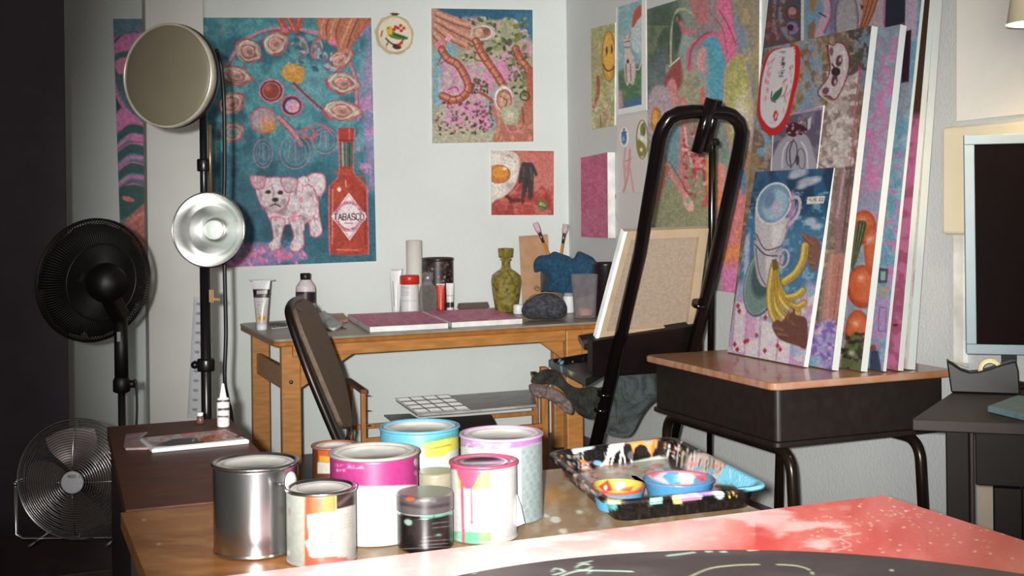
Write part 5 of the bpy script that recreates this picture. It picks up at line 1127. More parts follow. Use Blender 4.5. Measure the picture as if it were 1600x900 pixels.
# ruler leaning against the pillar
def ruler_fn(X, Y):
    b = Brush(X, Y, (190, 194, 200))
    for k in range(12): b.line([(309 - k * .6, 475 + k * 15), (313 - k * .6, 475 + k * 15)], 4, (120, 122, 130), .8, 1.5, False)
    for k in range(60): b.line([(304 - k * .17, 470 + k * 3), (307 - k * .17, 470 + k * 3)], .8, (130, 134, 140), .6, 1, False)
    b.line([(303, 464), (293, 652)], 1, (140, 146, 156)); b.text('MM', 313, 535, 4, 3, (90, 90, 100), .8, 90); return b
yp = YB - .16
panel('ruler', [PY_(303, 464, yp - .004), PY_(318, 464, yp - .004), PY_(318, 654, yp - .004), PY_(292.5, 654, yp - .004)], .0025, ruler_fn, 1.3, 'long pale ruler leaning against the white pillar beside the lamp pole', 'ruler', step=1.0)

# ------------------------------------------------------------------ lamps on stands
BLKP = mat('black_pole', rgb(20, 18, 20), .3, .2, var=.1, spec=.6)
TAN = mat('tarnished_brass', rgb(150, 120, 84), .35, .7, var=.1)
SILV = mat('spun_aluminium', rgb(216, 218, 216), .34, 1.0, var=.03, scale=40, stretch=(1, 1, 6))
RIMC = mat('chrome_rim', rgb(214, 208, 204), .15, 1.0, var=.02)
dL = 4.0
pA = AT(323, 655, dL); pole_xy = Vector((pA.x, pA.y, 0))
ST = empty('light_stand', pole_xy, 'tall black light stand with two round lamps in front of the white pillar', 'stand')
ztop = AT(322, 150, dL).z
MB().tube([pole_xy + UP * .03, pole_xy + UP * AT(323, 392, dL).z], .0165, 20).build('lower_pole', BLKP, ST)
MB().tube([pole_xy + UP * (AT(323, 392, dL).z - .02), pole_xy + UP * ztop], .012, 16).build('upper_pole', BLKP, ST)
MB().tube([pole_xy + RGT * .021 + UP * AT(323, 300, dL).z, pole_xy + RGT * .021 + UP * AT(323, 195, dL).z], .006, 10).build('tan_rod', TAN, ST)  # thin tan strip along the right of the upper pole
for y, rr in ((258, .019), (395, .021), (570, .026)):
    z = AT(323, y, dL).z; MB().lathe([(0, -.02), (rr, -.02), (rr + .002, -.015), (rr + .002, .015), (rr, .02), (0, .02)], pole_xy + UP * z, n=20).build('collar', BLKP, ST)
    if y != 258: MB().tube([pole_xy - RGT * .01 + UP * z, pole_xy - RGT * .034 + UP * z], .009, 12).ball(pole_xy - RGT * .036 + UP * z, .013, 12).build('knob', BLKP, ST)
z = AT(330, 462, dL).z
MB().obox(pole_xy + RGT * .024 - FWD * .01 + UP * z, RGT * .008, FWD * .006, UP * .02).bar(pole_xy + RGT * .026 - FWD * .01 + UP * (z - .01), pole_xy + RGT * .05 - FWD * .01 + UP * (z - .012), .005, .008).build('clamp', TAN, ST)
for k in range(3):
    a = math.radians(60 + 120 * k); v = Vector((math.cos(a), math.sin(a), 0))
    MB().tube([pole_xy + UP * .32 + v * .015, pole_xy + v * .24 + UP * .009], .008, 10).build('leg', BLKP, ST)

# large diffused lamp turned to the left
hc = AT(262, 118, dL - .08)
ax = (-FWD * .94 - RGT * .34).normalized()
def head(c, ax, r, name, label, kind):
    t = empty(name, c, label, 'lamp'); u = ax.cross(UP).normalized()
    if kind == 'big':
        MB().lathe([(0.0001, .016)] + [(r * .93 * math.sin(x), .016 * math.cos(x)) for x in [.15 * k for k in range(1, 10)]] + [(r * .94, .0), (r * .94, -.004)], c, ax, 64).build('diffuser', mat('frosted_diffuser', rgb(112, 105, 88), .45, var=.03, scale=5, spec=.5), t)
        MB().lathe([(r * .935, -.008), (r * .94, .006), (r * .97, .007), (r * .985, 0), (r * .985, -.018), (r * .97, -.02)], c, ax, 64).build('rim', mat('cream_metal_rim', rgb(206, 198, 178), .28, .4), t)
        MB().lathe([(r * .97, -.0205), (r * .99, -.022), (r * .98, -.034), (r * .86, -.07), (r * .6, -.11), (r * .35, -.135), (r * .3, -.18), (.0001, -.185)], c, ax, 64).build('reflector', mat('black_reflector', rgb(24, 22, 24), .4, .1), t)
    else:
        MB().lathe([(r * .23, -.062), (r * .25, -.055), (r * .42, -.052), (r * .46, -.047), (r * .64, -.040), (r * .68, -.034), (r * .80, -.022), (r * .92, -.006), (r * .955, .002)], c, ax, 80).build('reflector', SILV, t)
        MB().lathe([(r * .95, .0025), (r * .965, .007), (r * .99, .007), (r, .002), (r * .99, -.003), (r * .965, -.004)], c, ax, 80).build('rim', RIMC, t)
        MB().lathe([(r * .975, -.0045), (r * .83, -.028), (r * .68, -.043), (r * .46, -.056), (r * .3, -.068), (r * .28, -.115), (.0001, -.12)], c, ax, 64).build('housing', mat('black_reflector', rgb(24, 22, 24), .4, .1), t)
        MB().lathe([(r * .28, -.063), (r * .29, -.052), (r * .26, -.05), (r * .22, -.056)], c, ax, 40).build('socket_ring', RIMC, t)
        MB().lathe([(.0001, -.012)] + [(r * .26 * math.sin(x), -.012 - r * .3 * (1 - math.cos(x))) for x in [.2 * k for k in range(1, 9)]] + [(r * .17, -.06)], c, ax, 40).build('bulb', mat('frosted_bulb', rgb(205, 214, 208), .25, var=.02, spec=.6), t)
    return t
head(hc, ax, .168, 'studio_lamp', 'large round lamp with a dull beige diffuser turned to the left, upper on the stand', 'big')
MB().bar(pole_xy + UP * AT(322, 150, dL).z, hc - ax * .17, .012, .02).build('bracket', BLKP, ST)
hb2 = AT(326, 359, dL - .12); ax2 = (-FWD * .985 - RGT * .12 + UP * .03).normalized()
head(hb2, ax2, .1185, 'clamp_lamp', 'open silver bowl lamp with a frosted bulb facing the camera, lower on the stand', 'small')
# cords
CORD = mat('black_cable', rgb(18, 16, 18), .45, var=.05)
def cord(pts, d, r, label):
    m = MB().tube([Vector(p) for p in smooth([AT(x, y, dd) for x, y, dd in pts], 8)], r, 8).build('cable', CORD); return tag(m, label, 'cable')
cord([(338, 78, 3.98), (345, 100, 4.02), (350, 160, 4.02), (351, 260, 4.04), (350, 320, 4.05), (351, 420, 4.05), (353, 520, 4.05), (351, 590, 4.02), (356, 625, 3.98), (362, 655, 3.95), (368, 760, 3.95), (372, 900, 3.95)], 0, .0065, 'black cable hanging straight down from the large lamp beside the stand')

# ------------------------------------------------------------------ black floor fan
BF = mat('black_plastic', rgb(8, 6, 6), .5, 0, var=.1, spec=.5)
BFW = mat('black_wire', rgb(14, 9, 8), .5, 0, var=.1, spec=.6)
dF = 4.15; fb = AT(190, 600, dF); fxy = Vector((fb.x, fb.y, 0))
FFN = empty('floor_fan', fxy, 'black pedestal floor fan seen from behind in front of the dark door', 'fan')
fc = AT(148, 438, dF - .02); faxis = (FWD * .66 - RGT * .75 + UP * .08).normalized(); R = .203
fu = faxis.cross(UP).normalized(); fv = fu.cross(faxis).normalized()
def cage(c, ax, u, v, R, depth, n_sp, n_ring, rw, parent, name, m, inner=.055, flat=.5):
    mb = MB()
    prof = [(inner, depth), (R * .45, depth * .97), (R * .75, depth * .82), (R * .93, depth * .5), (R, 0)]
    for k in range(n_sp):
        a = 2 * math.pi * k / n_sp; e = u * math.cos(a) + v * math.sin(a)
        mb.tube([c + e * r_ + ax * h_ for r_, h_ in prof], rw, 4, False)
    for r_, h_ in [(R, 0), (inner, depth), (R * .62, depth * .9)][:n_ring]:
        mb.tube([c + (u * math.cos(2 * math.pi * k / 60) + v * math.sin(2 * math.pi * k / 60)) * r_ + ax * h_ for k in range(60)], rw * 2.0, 8, closed=True)
    return mb.build(name, m, parent)
cage(fc + faxis * .004, faxis, fu, fv, R, .038, 130, 3, .0019, FFN, 'front_grille', BFW)
cage(fc - faxis * .004, -faxis, fu, fv, R, .045, 130, 3, .0019, FFN, 'rear_grille', BFW)
def blades(c, ax, u, v, R, n, m, parent, w=.5, inner=.05, tilt=.025):
    for k in range(n):
        a0 = 2 * math.pi * k / n; P = []
        for i in range(7):
            r_ = inner + (R - inner) * i / 6; ww = w * (0.55 + .6 * math.sin(math.pi * (.15 + .7 * i / 6)))
            P.append([(r_, a0 - ww * .5 + .12 * i / 6), (r_, a0 + ww * .5 + .18 * i / 6)])
        mb = MB(); vs = []; fs = []
        for (r1, a1), (r2, a2) in P:
            for j in range(5):
                a = a1 + (a2 - a1) * j / 4; vs.append(c + (u * math.cos(a) + v * math.sin(a)) * r1 + ax * (tilt * (j / 4 - .5)))
        nb = len(vs); vs += [q + ax * .002 for q in vs]
        for i in range(6):
            for j in range(4):
                a = i * 5 + j; fs.append((a, a + 1, a + 6, a + 5)); fs.append((nb + a, nb + a + 5, nb + a + 6, nb + a + 1))
        mb.add(vs, fs, True); mb.build('blade', m, parent)
blades(fc, faxis, fu, fv, R * .93, 5, BF, FFN, w=1.32)
MB().lathe([(.0001, .05), (.035, .049), (.055, .04), (.056, .02), (.03, .012)], fc, faxis, 32).build('hub_cap', BF, FFN)
MB().lathe([(.05, -.04), (.062, -.048), (.066, -.07), (.060, -.10), (.045, -.13), (.0001, -.135)], fc, faxis, 32).build('motor_housing', BF, FFN)
nk = AT(188, 497, dF)
MB().bar(fc - faxis * .08 - UP * .03, Vector((fxy.x, fxy.y, nk.z)), .05, .05).build('neck', BF, FFN, bevel=.008)
zj = AT(190, 604, dF).z
MB().tube([Vector((fxy.x, fxy.y, zj)), Vector((fxy.x, fxy.y, nk.z + .02))], .0225, 20).lathe([(.02, -.02), (.028, -.015), (.028, .02), (.023, .03)], Vector((fxy.x, fxy.y, zj)), n=20).build('outer_pole', BF, FFN)
MB().tube([Vector((fxy.x, fxy.y, .03)), Vector((fxy.x, fxy.y, zj - .02))], .0125, 16).build('inner_pole', BFW, FFN)
kz = AT(205, 600, dF).z; MB().tube([Vector((fxy.x, fxy.y, kz)) + RGT * .02, Vector((fxy.x, fxy.y, kz)) + RGT * .045], .013, 16).build('height_knob', BF, FFN)
MB().obox(Vector((fxy.x, fxy.y, AT(190, 525, dF).z)) - FWD * .0228, RGT * .006, FWD * .0012, UP * .016).build('badge', mat('silver_badge', rgb(170, 170, 176), .3, .6), FFN)
MB().lathe([(.0001, .035), (.03, .034), (.045, .022), (.15, .014), (.175, .006), (.176, .001), (.0001, .0005)], fxy, n=40).build('base', BF, FFN)
MB().tube(smooth([Vector((fxy.x, fxy.y, kz)) + RGT * .035, AT(212, 596, dF), AT(214, 640, dF), AT(211, 700, dF), AT(206, 800, dF)], 6), .004, 8).build('power_cord', CORD, FFN)

# ------------------------------------------------------------------ chrome desk fan
CHR = mat('chrome_wire', rgb(190, 190, 194), .18, 1.0, var=.02)
dC = 3.62; cc_ = AT(121, 749, dC); CF_ = empty('desk_fan', Vector((cc_.x, cc_.y, ZLC)), 'chrome wire desk fan on the low black cabinet at the bottom left', 'fan')
cax = (-FWD + RGT * .02 + UP * .02).normalized(); cu = RGT.copy(); cv = cax.cross(cu).normalized(); Rc = 93.5 / F * dC
def wire_rings(c, ax, sgn, name, n):
    mb = MB()
    for i in range(n):
        r_ = .032 + (Rc - .032) * (i + 1) / n; h_ = sgn * .045 * math.sqrt(max(0, 1 - (r_ / Rc) ** 2))
        mb.tube([c + (cu * math.cos(2 * math.pi * k / 72) + cv * math.sin(2 * math.pi * k / 72)) * r_ + ax * h_ for k in range(72)], .0026 if i == n - 1 else .0011, 6, closed=True)
    for k in range(4):
        a = math.pi / 4 * 0 + k * math.pi / 2; e = cu * math.cos(a) + cv * math.sin(a)
        mb.tube([c + e * r_ + ax * sgn * .046 * math.sqrt(max(0, 1 - (r_ / Rc) ** 2)) for r_ in [.03 + (Rc - .03) * j / 8 for j in range(9)]], .0014, 6)
    return mb.build(name, CHR, CF_)
wire_rings(cc_, cax, 1, 'front_grille', 20); wire_rings(cc_ - cax * .006, cax, -1, 'rear_grille', 14)
blades(cc_, cax, cu, cv, Rc * .86, 4, mat('grey_blade', rgb(96, 84, 84), .3, .3, var=.05), CF_, w=1.05, inner=.03, tilt=.03)
def hubf(X, Y):
    b = Brush(X, Y, (190, 192, 198)); b.text('WEST AIRE', 106, 746.5, 4, 2.6, (96, 96, 104), .9); return b
MB().lathe([(r_, .05) for r_ in [.0001 + .0015 * k for k in range(20)]] + [(.0315, .048), (.0325, .042), (.03, .038)], cc_, cax, 60).build('hub_badge', paint_mat('badge_enamel', .3, .02), CF_, paint=hubf, gain=1.3)
MB().lathe([(.02, -.005), (.045, -.02), (.05, -.05), (.045, -.09), (.02, -.105), (.0001, -.108)], cc_, cax, 32).build('motor', mat('dark_motor', rgb(50, 48, 52), .35, .5), CF_)
kn = AT(24, 756, dC)
MB().tube([cc_ - cu * (Rc + .001), kn], .004, 10).ball(kn, .008, 12).build('tilt_knob', CHR, CF_)
MB().tube([cc_ + cu * (Rc + .001), cc_ + cu * (Rc + .02)], .004, 10).ball(cc_ + cu * (Rc + .02), .008, 12).build('tilt_knob', CHR, CF_)
f1 = AT(22, 828, dC); 
MB().tube(fillet([kn + cax * 0, Vector((f1.x, f1.y, ZLC + .03)), Vector((f1.x, f1.y, ZLC + .006)) + cax * .05, AT(60, 842, dC - .05) * 1], .02, 5) if False else [kn, Vector((kn.x, kn.y, ZLC + .02)), Vector((kn.x, kn.y, ZLC + .006)) + cu * .02, Vector((cc_.x, cc_.y, ZLC + .006)) + cu * (Rc), Vector((cc_.x, cc_.y, ZLC + .02)) + cu * (Rc + .02), cc_ + cu * (Rc + .02)], .0045, 10).build('stand', CHR, CF_)
for k in (-1, 1): MB().tube([Vector((cc_.x, cc_.y, ZLC + .006)) + cu * (.11 * k) - cax * .08, Vector((cc_.x, cc_.y, ZLC + .006)) + cu * (.11 * k) + cax * .09], .0045, 10).build('foot', CHR, CF_)
# ------------------------------------------------------------------ things on the back table
TZ = .7405
G3 = 1.15
def tube_std(cx, ybot, ytop, w0, w1, name, label, cat, fn, cap_h, capm, crimp=None, gain=G3):
    """standing squeezed tube: round at the cap, flat and wide at the crimped top"""
    p = PZ(cx, ybot, TZ); d = dep(p); s = d / F; c = Vector((p.x, p.y, TZ + .0006)); h = (ybot - ytop) * s
    t = empty(name, c, label, cat)
    m = MB(); NL = 70; NA = 64; z0 = cap_h * s; base = 0
    for i in range(NL + 1):
        q = i / NL; wd = (w0 + (w1 - w0) * q) * s / 2; th = (w0 * s / 2) * (1 - q ** 1.5) + .001
        for k in range(NA):
            a = 2 * math.pi * k / NA; m.v.append(c + RGT * math.cos(a) * wd + FWD * math.sin(a) * th + UP * (z0 + (h - z0) * q))
    for i in range(NL):
        for k in range(NA): m.f.append([i * NA + k, i * NA + (k + 1) % NA, (i + 1) * NA + (k + 1) % NA, (i + 1) * NA + k]); m.sm.append(True); m.mi.append(0)
    m.f.append([NL * NA + k for k in range(NA)]); m.sm.append(False); m.mi.append(0)
    m.build('body', paint_mat('printed_tube', .35, .05), t, paint=fn, gain=gain)
    if crimp: MB().obox(c + UP * (h - .002), RGT * (crimp * s / 2), FWD * .0018, UP * .0035).build('crimp', mat('tube_crimp', rgb(186, 188, 192), .4, var=.03), t)
    r = w0 * s / 2 * .96
    MB().lathe([(.0001, 0), (r * .93, .0002), (r, .002), (r * .98, z0 - .001), (r * .6, z0)], c, n=32).build('cap', capm, t)
    return t
def tb1(X, Y):
    b = Brush(X, Y, (186, 180, 178)); b.poly([(380, 430), (440, 430), (440, 453), (380, 453)], (206, 206, 210), 1, 1.5); b.poly([(390, 452), (430, 452), (430, 465), (390, 465)], (34, 28, 34), 1, 1); b.poly([(401, 454), (418, 453), (418, 459), (401, 460)], (190, 184, 184), .9, 1)
    b.line([(399, 462.5), (420, 462)], 1.2, (130, 124, 124), .7); b.ell(409, 497, 6, 4, (196, 140, 40)); b.line([(416, 466), (411, 484), (409, 500)], 1.8, (230, 226, 220), .9); b.line([(424, 440), (421, 515)], 3, (120, 84, 60), .6, 2); b.dabs(10, (402, 470, 412, 492), (.6, 1.2), [(150, 146, 150)], 4); return b
tube_std(409, 516, 437, 17, 29, 'paint_tube', 'white paint tube with a black band standing on its cap at the left table end', 'paint tube', tb1, 10, WP, crimp=40)
def bo1(X, Y):
    b = Brush(X, Y, (206, 196, 200)); b.poly([(460, 456), (500, 456), (500, 474), (460, 474)], (40, 30, 38), 1, 1.2); b.poly([(464, 460), (477, 460), (476, 472), (468, 470)], (90, 86, 82), .9, 2); b.line([(478, 457), (478, 474)], .8, (120, 110, 120)); b.poly([(477, 474), (500, 474), (500, 495), (477, 495)], (216, 214, 196), .8, 3); return b
bottle(478, 503, TZ, [(0, 0), (14, .3), (15.5, 2), (15.5, 50), (14.5, 56), (9, 64), (7.5, 66), (8, 66.5), (8.2, 75), (7, 76), (0, 76)], 'paint_bottle', 'white plastic bottle with black label and cap behind the folding chair', 'bottle',
       [('body', 0, 6, paint_mat('printed_plastic', .4, .02), bo1), ('cap', 6, 10, mat('black_cap', rgb(30, 24, 26), .4, var=.2), None)], gain=G3, n=90)
# smudgy small dish
def dish_fn(X, Y):
    b = Brush(X, Y, (176, 172, 170)); b.ell(434, 507, 15, 3, (36, 26, 32)); b.dabs(12, (424, 509, 448, 515), (.6, 1.6), [(214, 210, 206), (70, 60, 66)], 4); return b
cor = [PZ(x, y, TZ + .0058) for x, y in ((420, 503), (449, 501), (452, 510), (424, 513))]
tag(panel('paint_dish', cor, .005, dish_fn, G3, step=1, edge=mat('dish_edge', rgb(190, 186, 184), .5)), 'small pale dish with black paint beside the banded tube', 'dish')
# crumpled papers, lying brushes, flat box
def zsurf(z): return lambda x, y: PZ(x, y, z)
def rag(pts, name, label, cat, m, z, th, folds, fs=14, step=1.6, seed=1):
    """low crumpled sheet lying on a surface"""
    b = blob(pts, zsurf(z + th * .5), .0, 0, fs, step, seed)
    n = len(b.v) // 2
    for i, v in enumerate(b.v):
        x, y = proj([v]); x = float(x[0]); y = float(y[0]); hgt = th * (0.4 + 1.2 * abs(float(fbm(np.array([x / fs]), np.array([y / fs * 2]), seed)[0]) - .3))
        b.v[i] = Vector((v.x, v.y, z + .0008 + (hgt if i < n else 0)))
    return tag(b.build(name, m), label, cat)
PAP = mat('crumpled_paper', rgb(206, 208, 208), .8, var=.04, scale=30)
rag([(496, 496), (505, 488), (520, 492), (536, 504), (522, 512), (505, 508)], 'crumpled_tissue', 'crumpled white tissue just right of the folding chair on the back table', 'tissue', PAP, TZ, .028, 1, seed=4)
def brush(a, b_, r, name, label, hm, group=None, bristle=rgb(60, 40, 40), blen=.16, flat=True):
    a = Vector(a); b_ = Vector(b_); d = (b_ - a).normalized(); L = (b_ - a).length
    t = empty(name, a, label, 'paintbrush', group)
    p = lambda q: a + (b_ - a) * q
    MB().tube([p(0), p(.3), p(.6)], [r * .5, r * 1.0, r * .8], 12).build('handle', hm, t)
    MB().tube([p(.601), p(.7), p(.80)], [r * .85, r * 1.0, r * 1.25], 12).build('ferrule', mat('brush_ferrule', rgb(120, 96, 84), .3, .8, var=.15), t)
    MB().tube([p(.801), p(.88), p(.985), p(1)], [r * 1.3, r * 1.9, r * 1.8, r * 1.5], 12).build('bristles', mat('bristle' + str(bristle[0])[:6], bristle, .8, var=.1, scale=60), t)
DKH = mat('dark_handle', rgb(60, 30, 26), .35, var=.1); ORH = mat('orange_handle', rgb(206, 130, 40), .35, var=.05)
brush(PZ(541, 514, TZ + .004), PZ(508, 505, TZ + .005), .0035, 'paintbrush', 'dark-handled brush lying flat nearest the pink canvases', DKH, bristle=rgb(70, 50, 46))
brush(PZ(523, 518, TZ + .004), PZ(496, 509, TZ + .005), .0032, 'paintbrush', 'thin brush lying on the table right of the folding chair top', mat('tan_handle', rgb(150, 110, 80), .4), bristle=rgb(60, 40, 40))
cor = [PZ(x, y, TZ + .0158) for x, y in ((513, 490), (536, 489), (544, 498), (530, 501))]
tag(MB().prism([Vector((p.x, p.y, TZ + .0006)) for p in cor], (0, 0, .015)).build('flat_box', mat('tan_card', rgb(196, 160, 124), .7, var=.06), bevel=.001), 'flat tan cardboard box lying between the tissue and the pink canvases', 'box')
# two pink canvases lying flat
def flat_canvas(top, label, fn, h=.024):
    cor = [PZ(x, y, TZ + h + .0008) for x, y in top]
    o = panel('stretched_canvas', cor, h, fn, 1.75, step=1.3, rough=.7); tag(o, label, 'canvas', 'pink canvases lying on the back table'); return o
def pf(X, Y):
    b = Brush(X, Y, (182, 86, 124)); b.blend((150, 62, 100), 5, 3, .5, .7, .6, sx=.4); b.line([(765, 499), (812, 496)], 2, (226, 140, 186), .5); b.C *= (1 + (fbm(X / 2, Y / 1.5, 8, 2) - .5) * .3)[:, None]; return b
flat_canvas([(543, 491), (655, 486), (700, 505), (578, 511)], 'pink canvas lying flat, left one of the two on the back table', pf)
flat_canvas([(660, 486), (768, 482), (816, 498), (706, 504)], 'pink canvas lying flat, right one of the two on the back table', pf)
def y_at(px, Y):
    lo, hi = 400.0, 900.0
    for _ in range(40):
        m_ = (lo + hi) / 2
        if PZ(px, m_, TZ).y > Y: lo = m_
        else: hi = m_
    return hi
def stretch(prof, ybot, px, Y):
    yn = y_at(px, Y); top = ybot - max(h for _, h in prof); k = (yn - top) / (ybot - top)
    return yn, [(r, h * k) for r, h in prof]
def bottleY(px, ybot, Y, prof, *a, **k):
    yn, pr_n = stretch(prof, ybot, px, Y); return bottle(px, yn, TZ, pr_n, *a, **k)
def place(px, ybot): return PZ(px, ybot, TZ)
# roll of white paper standing at the back
p = PZ(648, y_at(648, 6.345), TZ); s = dep(p) / F
t = tag(MB().lathe([(.0001, 0), (12 * s, 0), (12.4 * s, .002), (12.4 * s, 113 * s), (10.5 * s, 113.5 * s), (10 * s, 111 * s), (10 * s, 70 * s), (.0001, 70 * s)], (p.x, p.y, TZ + .0006), n=40).build('paper_roll', mat('white_roll', rgb(214, 212, 206), .7, var=.02)), 'tall white paper roll standing behind the red-capped bottle', 'paper roll')
def tb2(X, Y):
    b = Brush(X, Y, (204, 206, 206)); b.line([(614, 440), (616, 478)], 1.2, (120, 120, 124), .8); b.line([(612, 422), (630, 422)], 1.4, (70, 66, 70), .7); b.line([(620, 430), (620, 470)], 2, (170, 172, 176), .7); return b
tube_std(619, y_at(619, 6.28), 420, 13, 20, 'paint_tube', 'plain whitish tube standing left of the red-capped bottle', 'paint tube', tb2, 6, WP, crimp=21)
def rb(X, Y):
    b = Brush(X, Y, (204, 206, 206)); 
    for k in range(5): b.line([(627, 449 + k * 3), (640, 449 + k * 3)], .8, (110, 112, 116), .6, 1, False)
    b.line([(626, 470), (652, 470)], .8, (170, 170, 176)); return b
RCAP = mat('red_cap', rgb(196, 50, 34), .35, var=.04)
bottleY(640.5, 490, 6.252, [(0, 0), (12.5, .3), (14, 2), (14, 42), (13, 45), (13, 46), (15, 46.5), (15.2, 58), (14, 60), (0, 60)], 'glue_jar', 'white plastic jar with a bright red lid on the back table', 'jar',
       [('body', 0, 5, paint_mat('printed_plastic', .4, .02), rb), ('lid', 5, 9, RCAP, None)], gain=G3, n=80)
GL = see_mat('clear_glass', rgb(200, 196, 194), .90, .06, .5, 90)
bottleY(669, 488, 6.255, [(0, .5), (11, .8), (13.5, 3), (14, 12), (14.5, 30), (12, 40), (7, 47), (7, 49), (8.4, 50), (8.6, 60), (0, 60.5)], 'spice_jar', 'small clear glass jar with a silver cap right of the red-lidded jar', 'jar',
       [('body', 0, 7, GL, None), ('cap', 7, 10, mat('dull_silver_cap', rgb(150, 152, 156), .35, .5), None)], n=24)
def blackcan(X, Y):
    b = Brush(X, Y, (40, 30, 30)); b.blend((84, 70, 64), 5, 3, .5, .62, .8); b.poly([(660, 426), (676, 426), (674, 446), (660, 446)], (170, 172, 170), .8, 3); b.line([(660, 404), (710, 404)], 1.5, (150, 140, 140), .7); b.dabs(30, (664, 404, 708, 440), (.6, 1.6), [(150, 140, 130), (20, 14, 14), (110, 90, 80)], 6); return b
bottleY(685, 488, 6.40, [(0, 0), (23, .3), (24, 1.5), (24, 80), (25, 81), (25, 85), (23, 85.5), (22, 83), (0, 82)], 'metal_tin', 'tall black tin with a worn label standing behind the glass jar', 'tin',
       [('body', 0, 3, paint_mat('worn_tin', .4, .1), blackcan), ('rim', 3, 8, mat('dark_rim', rgb(70, 60, 60), .3, .7), None)], gain=G3, n=100)
def redt(X, Y): b = Brush(X, Y, (188, 56, 36)); b.line([(686, 446), (686, 480)], 2, (220, 110, 80), .7); return b
tube_std(689, y_at(689, 6.27), 444, 11, 12.5, 'paint_tube', 'red paint tube standing in front of the black tin', 'paint tube', redt, 5, mat('black_cap', rgb(30, 24, 26), .4), crimp=13)
def smw(X, Y):
    b = Brush(X, Y, (206, 204, 202)); b.poly([(690, 473), (715, 472), (715, 480), (690, 481)], (50, 44, 48), 1, 1); b.line([(698, 462), (708, 462)], 1.2, (150, 140, 140)); return b
tube_std(703.5, y_at(703.5, 6.26), 443, 11, 12, 'paint_tube', 'small white tube with a black stripe in front of the black tin', 'paint tube', smw, 4, mat('black_cap', rgb(30, 24, 26), .4), crimp=12)
# brown book / case with a pink top
cor = [PZ(x, y, TZ + .036) for x, y in ((716, 473), (762, 471), (764, 478), (714, 480))]
BK = empty('hardback_book', cor[0] * 1, 'thick dark brown book with a pinkish cover lying behind the right pink canvas', 'book')
MB().prism([Vector((p_.x, p_.y, TZ + .0006)) for p_ in cor], (0, 0, .003)).prism([Vector((p_.x, p_.y, TZ + .030)) for p_ in cor], (0, 0, .004)).build('cover', mat('book_cover', rgb(110, 66, 66), .6, var=.1), BK)
ci = sum(cor, Vector()) / 4; MB().prism([Vector((ci.x + (p_.x - ci.x) * .94, ci.y + (p_.y - ci.y) * .94, TZ + .0037)) for p_ in cor], (0, 0, .026)).build('pages', mat('book_pages', rgb(90, 66, 56), .8, var=.15, scale=4, stretch=(1, 1, 60)), BK)
# olive glass decanter
GG = see_mat('olive_glass', rgb(150, 138, 62), .36, .07, .9, 75, .3)
bottle(791, 488, TZ, [(0, .5), (15, .8), (17, 3), (19, 14), (21.5, 30), (23.5, 48), (22, 58), (15, 64), (8, 68), (6.5, 72), (6.5, 80), (9, 82), (9, 83.5), (6, 84), (6, 84.5), (11, 86), (12, 98), (12.2, 100), (0, 101)], 'glass_decanter', 'olive green patterned glass decanter with a square stopper on the back table', 'decanter',
       [('body', 0, 13, GG, None), ('stopper', 14, 18, GG, None)], n=20)
# little clear sphere-like knobs behind decanter
p = place(822, 484); tag(MB().ball((p.x, p.y + .02, TZ + .018), .017, 16).build('glass_ball', GL), 'small clear glass ball beside the decanter', 'glass ball')
bottle(810, 491, TZ, [(0, 0), (7, .2), (8, 1.5), (8, 13), (7, 15), (0, 15.4)], 'white_knob', 'small white round knob at the foot of the decanter', 'knob', [('shell', 0, 5, WP, None)], n=28)
bottle(889, 489, TZ, [(0, 0), (8, .2), (9, 1.5), (9, 26), (7.5, 27), (7.5, 31), (0, 31.4)], 'paint_pot', 'small white pot behind the grey purse', 'pot', [('pot', 0, 3, WP, None), ('lid', 3, 6, mat('grey_lid', rgb(170, 170, 176), .4), None)], n=32)
# cardboard leaning on the wall
CBM = mat('kraft_card', rgb(186, 146, 112), .8, var=.06, scale=20)
yc = 6.40
pb = [PY_(x, y, yc + .09) for x, y in ((811, 369), (856, 366))] + [PY_(x, y, yc) for x, y in ((862, 480), (817, 480))]
pb[2].z = pb[3].z = TZ + .001
tag(MB().prism(pb, (0, .004, 0)).build('cardboard_sheet', CBM), 'brown cardboard sheet leaning on the wall behind the blue rag', 'cardboard')
# can with brushes and a blue rag draped over it
pc_ = place(872, 484); sC = dep(pc_) / F
bottle(873, 484, TZ, [(0, 0), (27, .3), (28, 2), (28, 62), (28.8, 64), (27, 64.2), (26.5, 60), (26, 6), (0, 5)], 'brush_can', 'tin can full of brushes almost covered by the blue rag', 'can', [('shell', 0, 8, mat('dull_tin', rgb(120, 120, 124), .4, .7), None)], n=40)
dR = dep(pc_)
BLU = mat('blue_terry', rgb(42, 84, 112), .95, var=.16, scale=60, bump=.9, bscale=220)
rp = [(835, 425), (834, 410), (842, 400), (856, 398), (866, 393), (876, 396), (888, 400), (896, 404), (903, 393), (914, 396), (928, 404), (934, 418), (932, 436), (926, 452), (918, 462), (890, 466), (862, 460), (850, 452), (852, 438), (846, 424)]
m = blob(rp, lambda x, y: AT(x, y, dR - .04), .15, .03, 22, 1.8, 3)
tag(m.build('rag', BLU), 'crumpled blue towel draped over the brush can', 'rag')
for (x0, y0, x1, y1, lab) in ((858, 400, 836, 348, 'wide pink-tipped brush leaning left out of the blue rag'), (876, 400, 884, 350, 'wide pink-tipped brush standing upright out of the blue rag')):
    a_ = AT(x0 + (x0 - x1) * .5, y0 + (y0 - y1) * .5, dR); b2 = AT(x1, y1, dR)
    brush(a_, b2, .0085, 'paintbrush', lab, ORH, 'brushes in the blue rag', bristle=rgb(206, 176, 186))
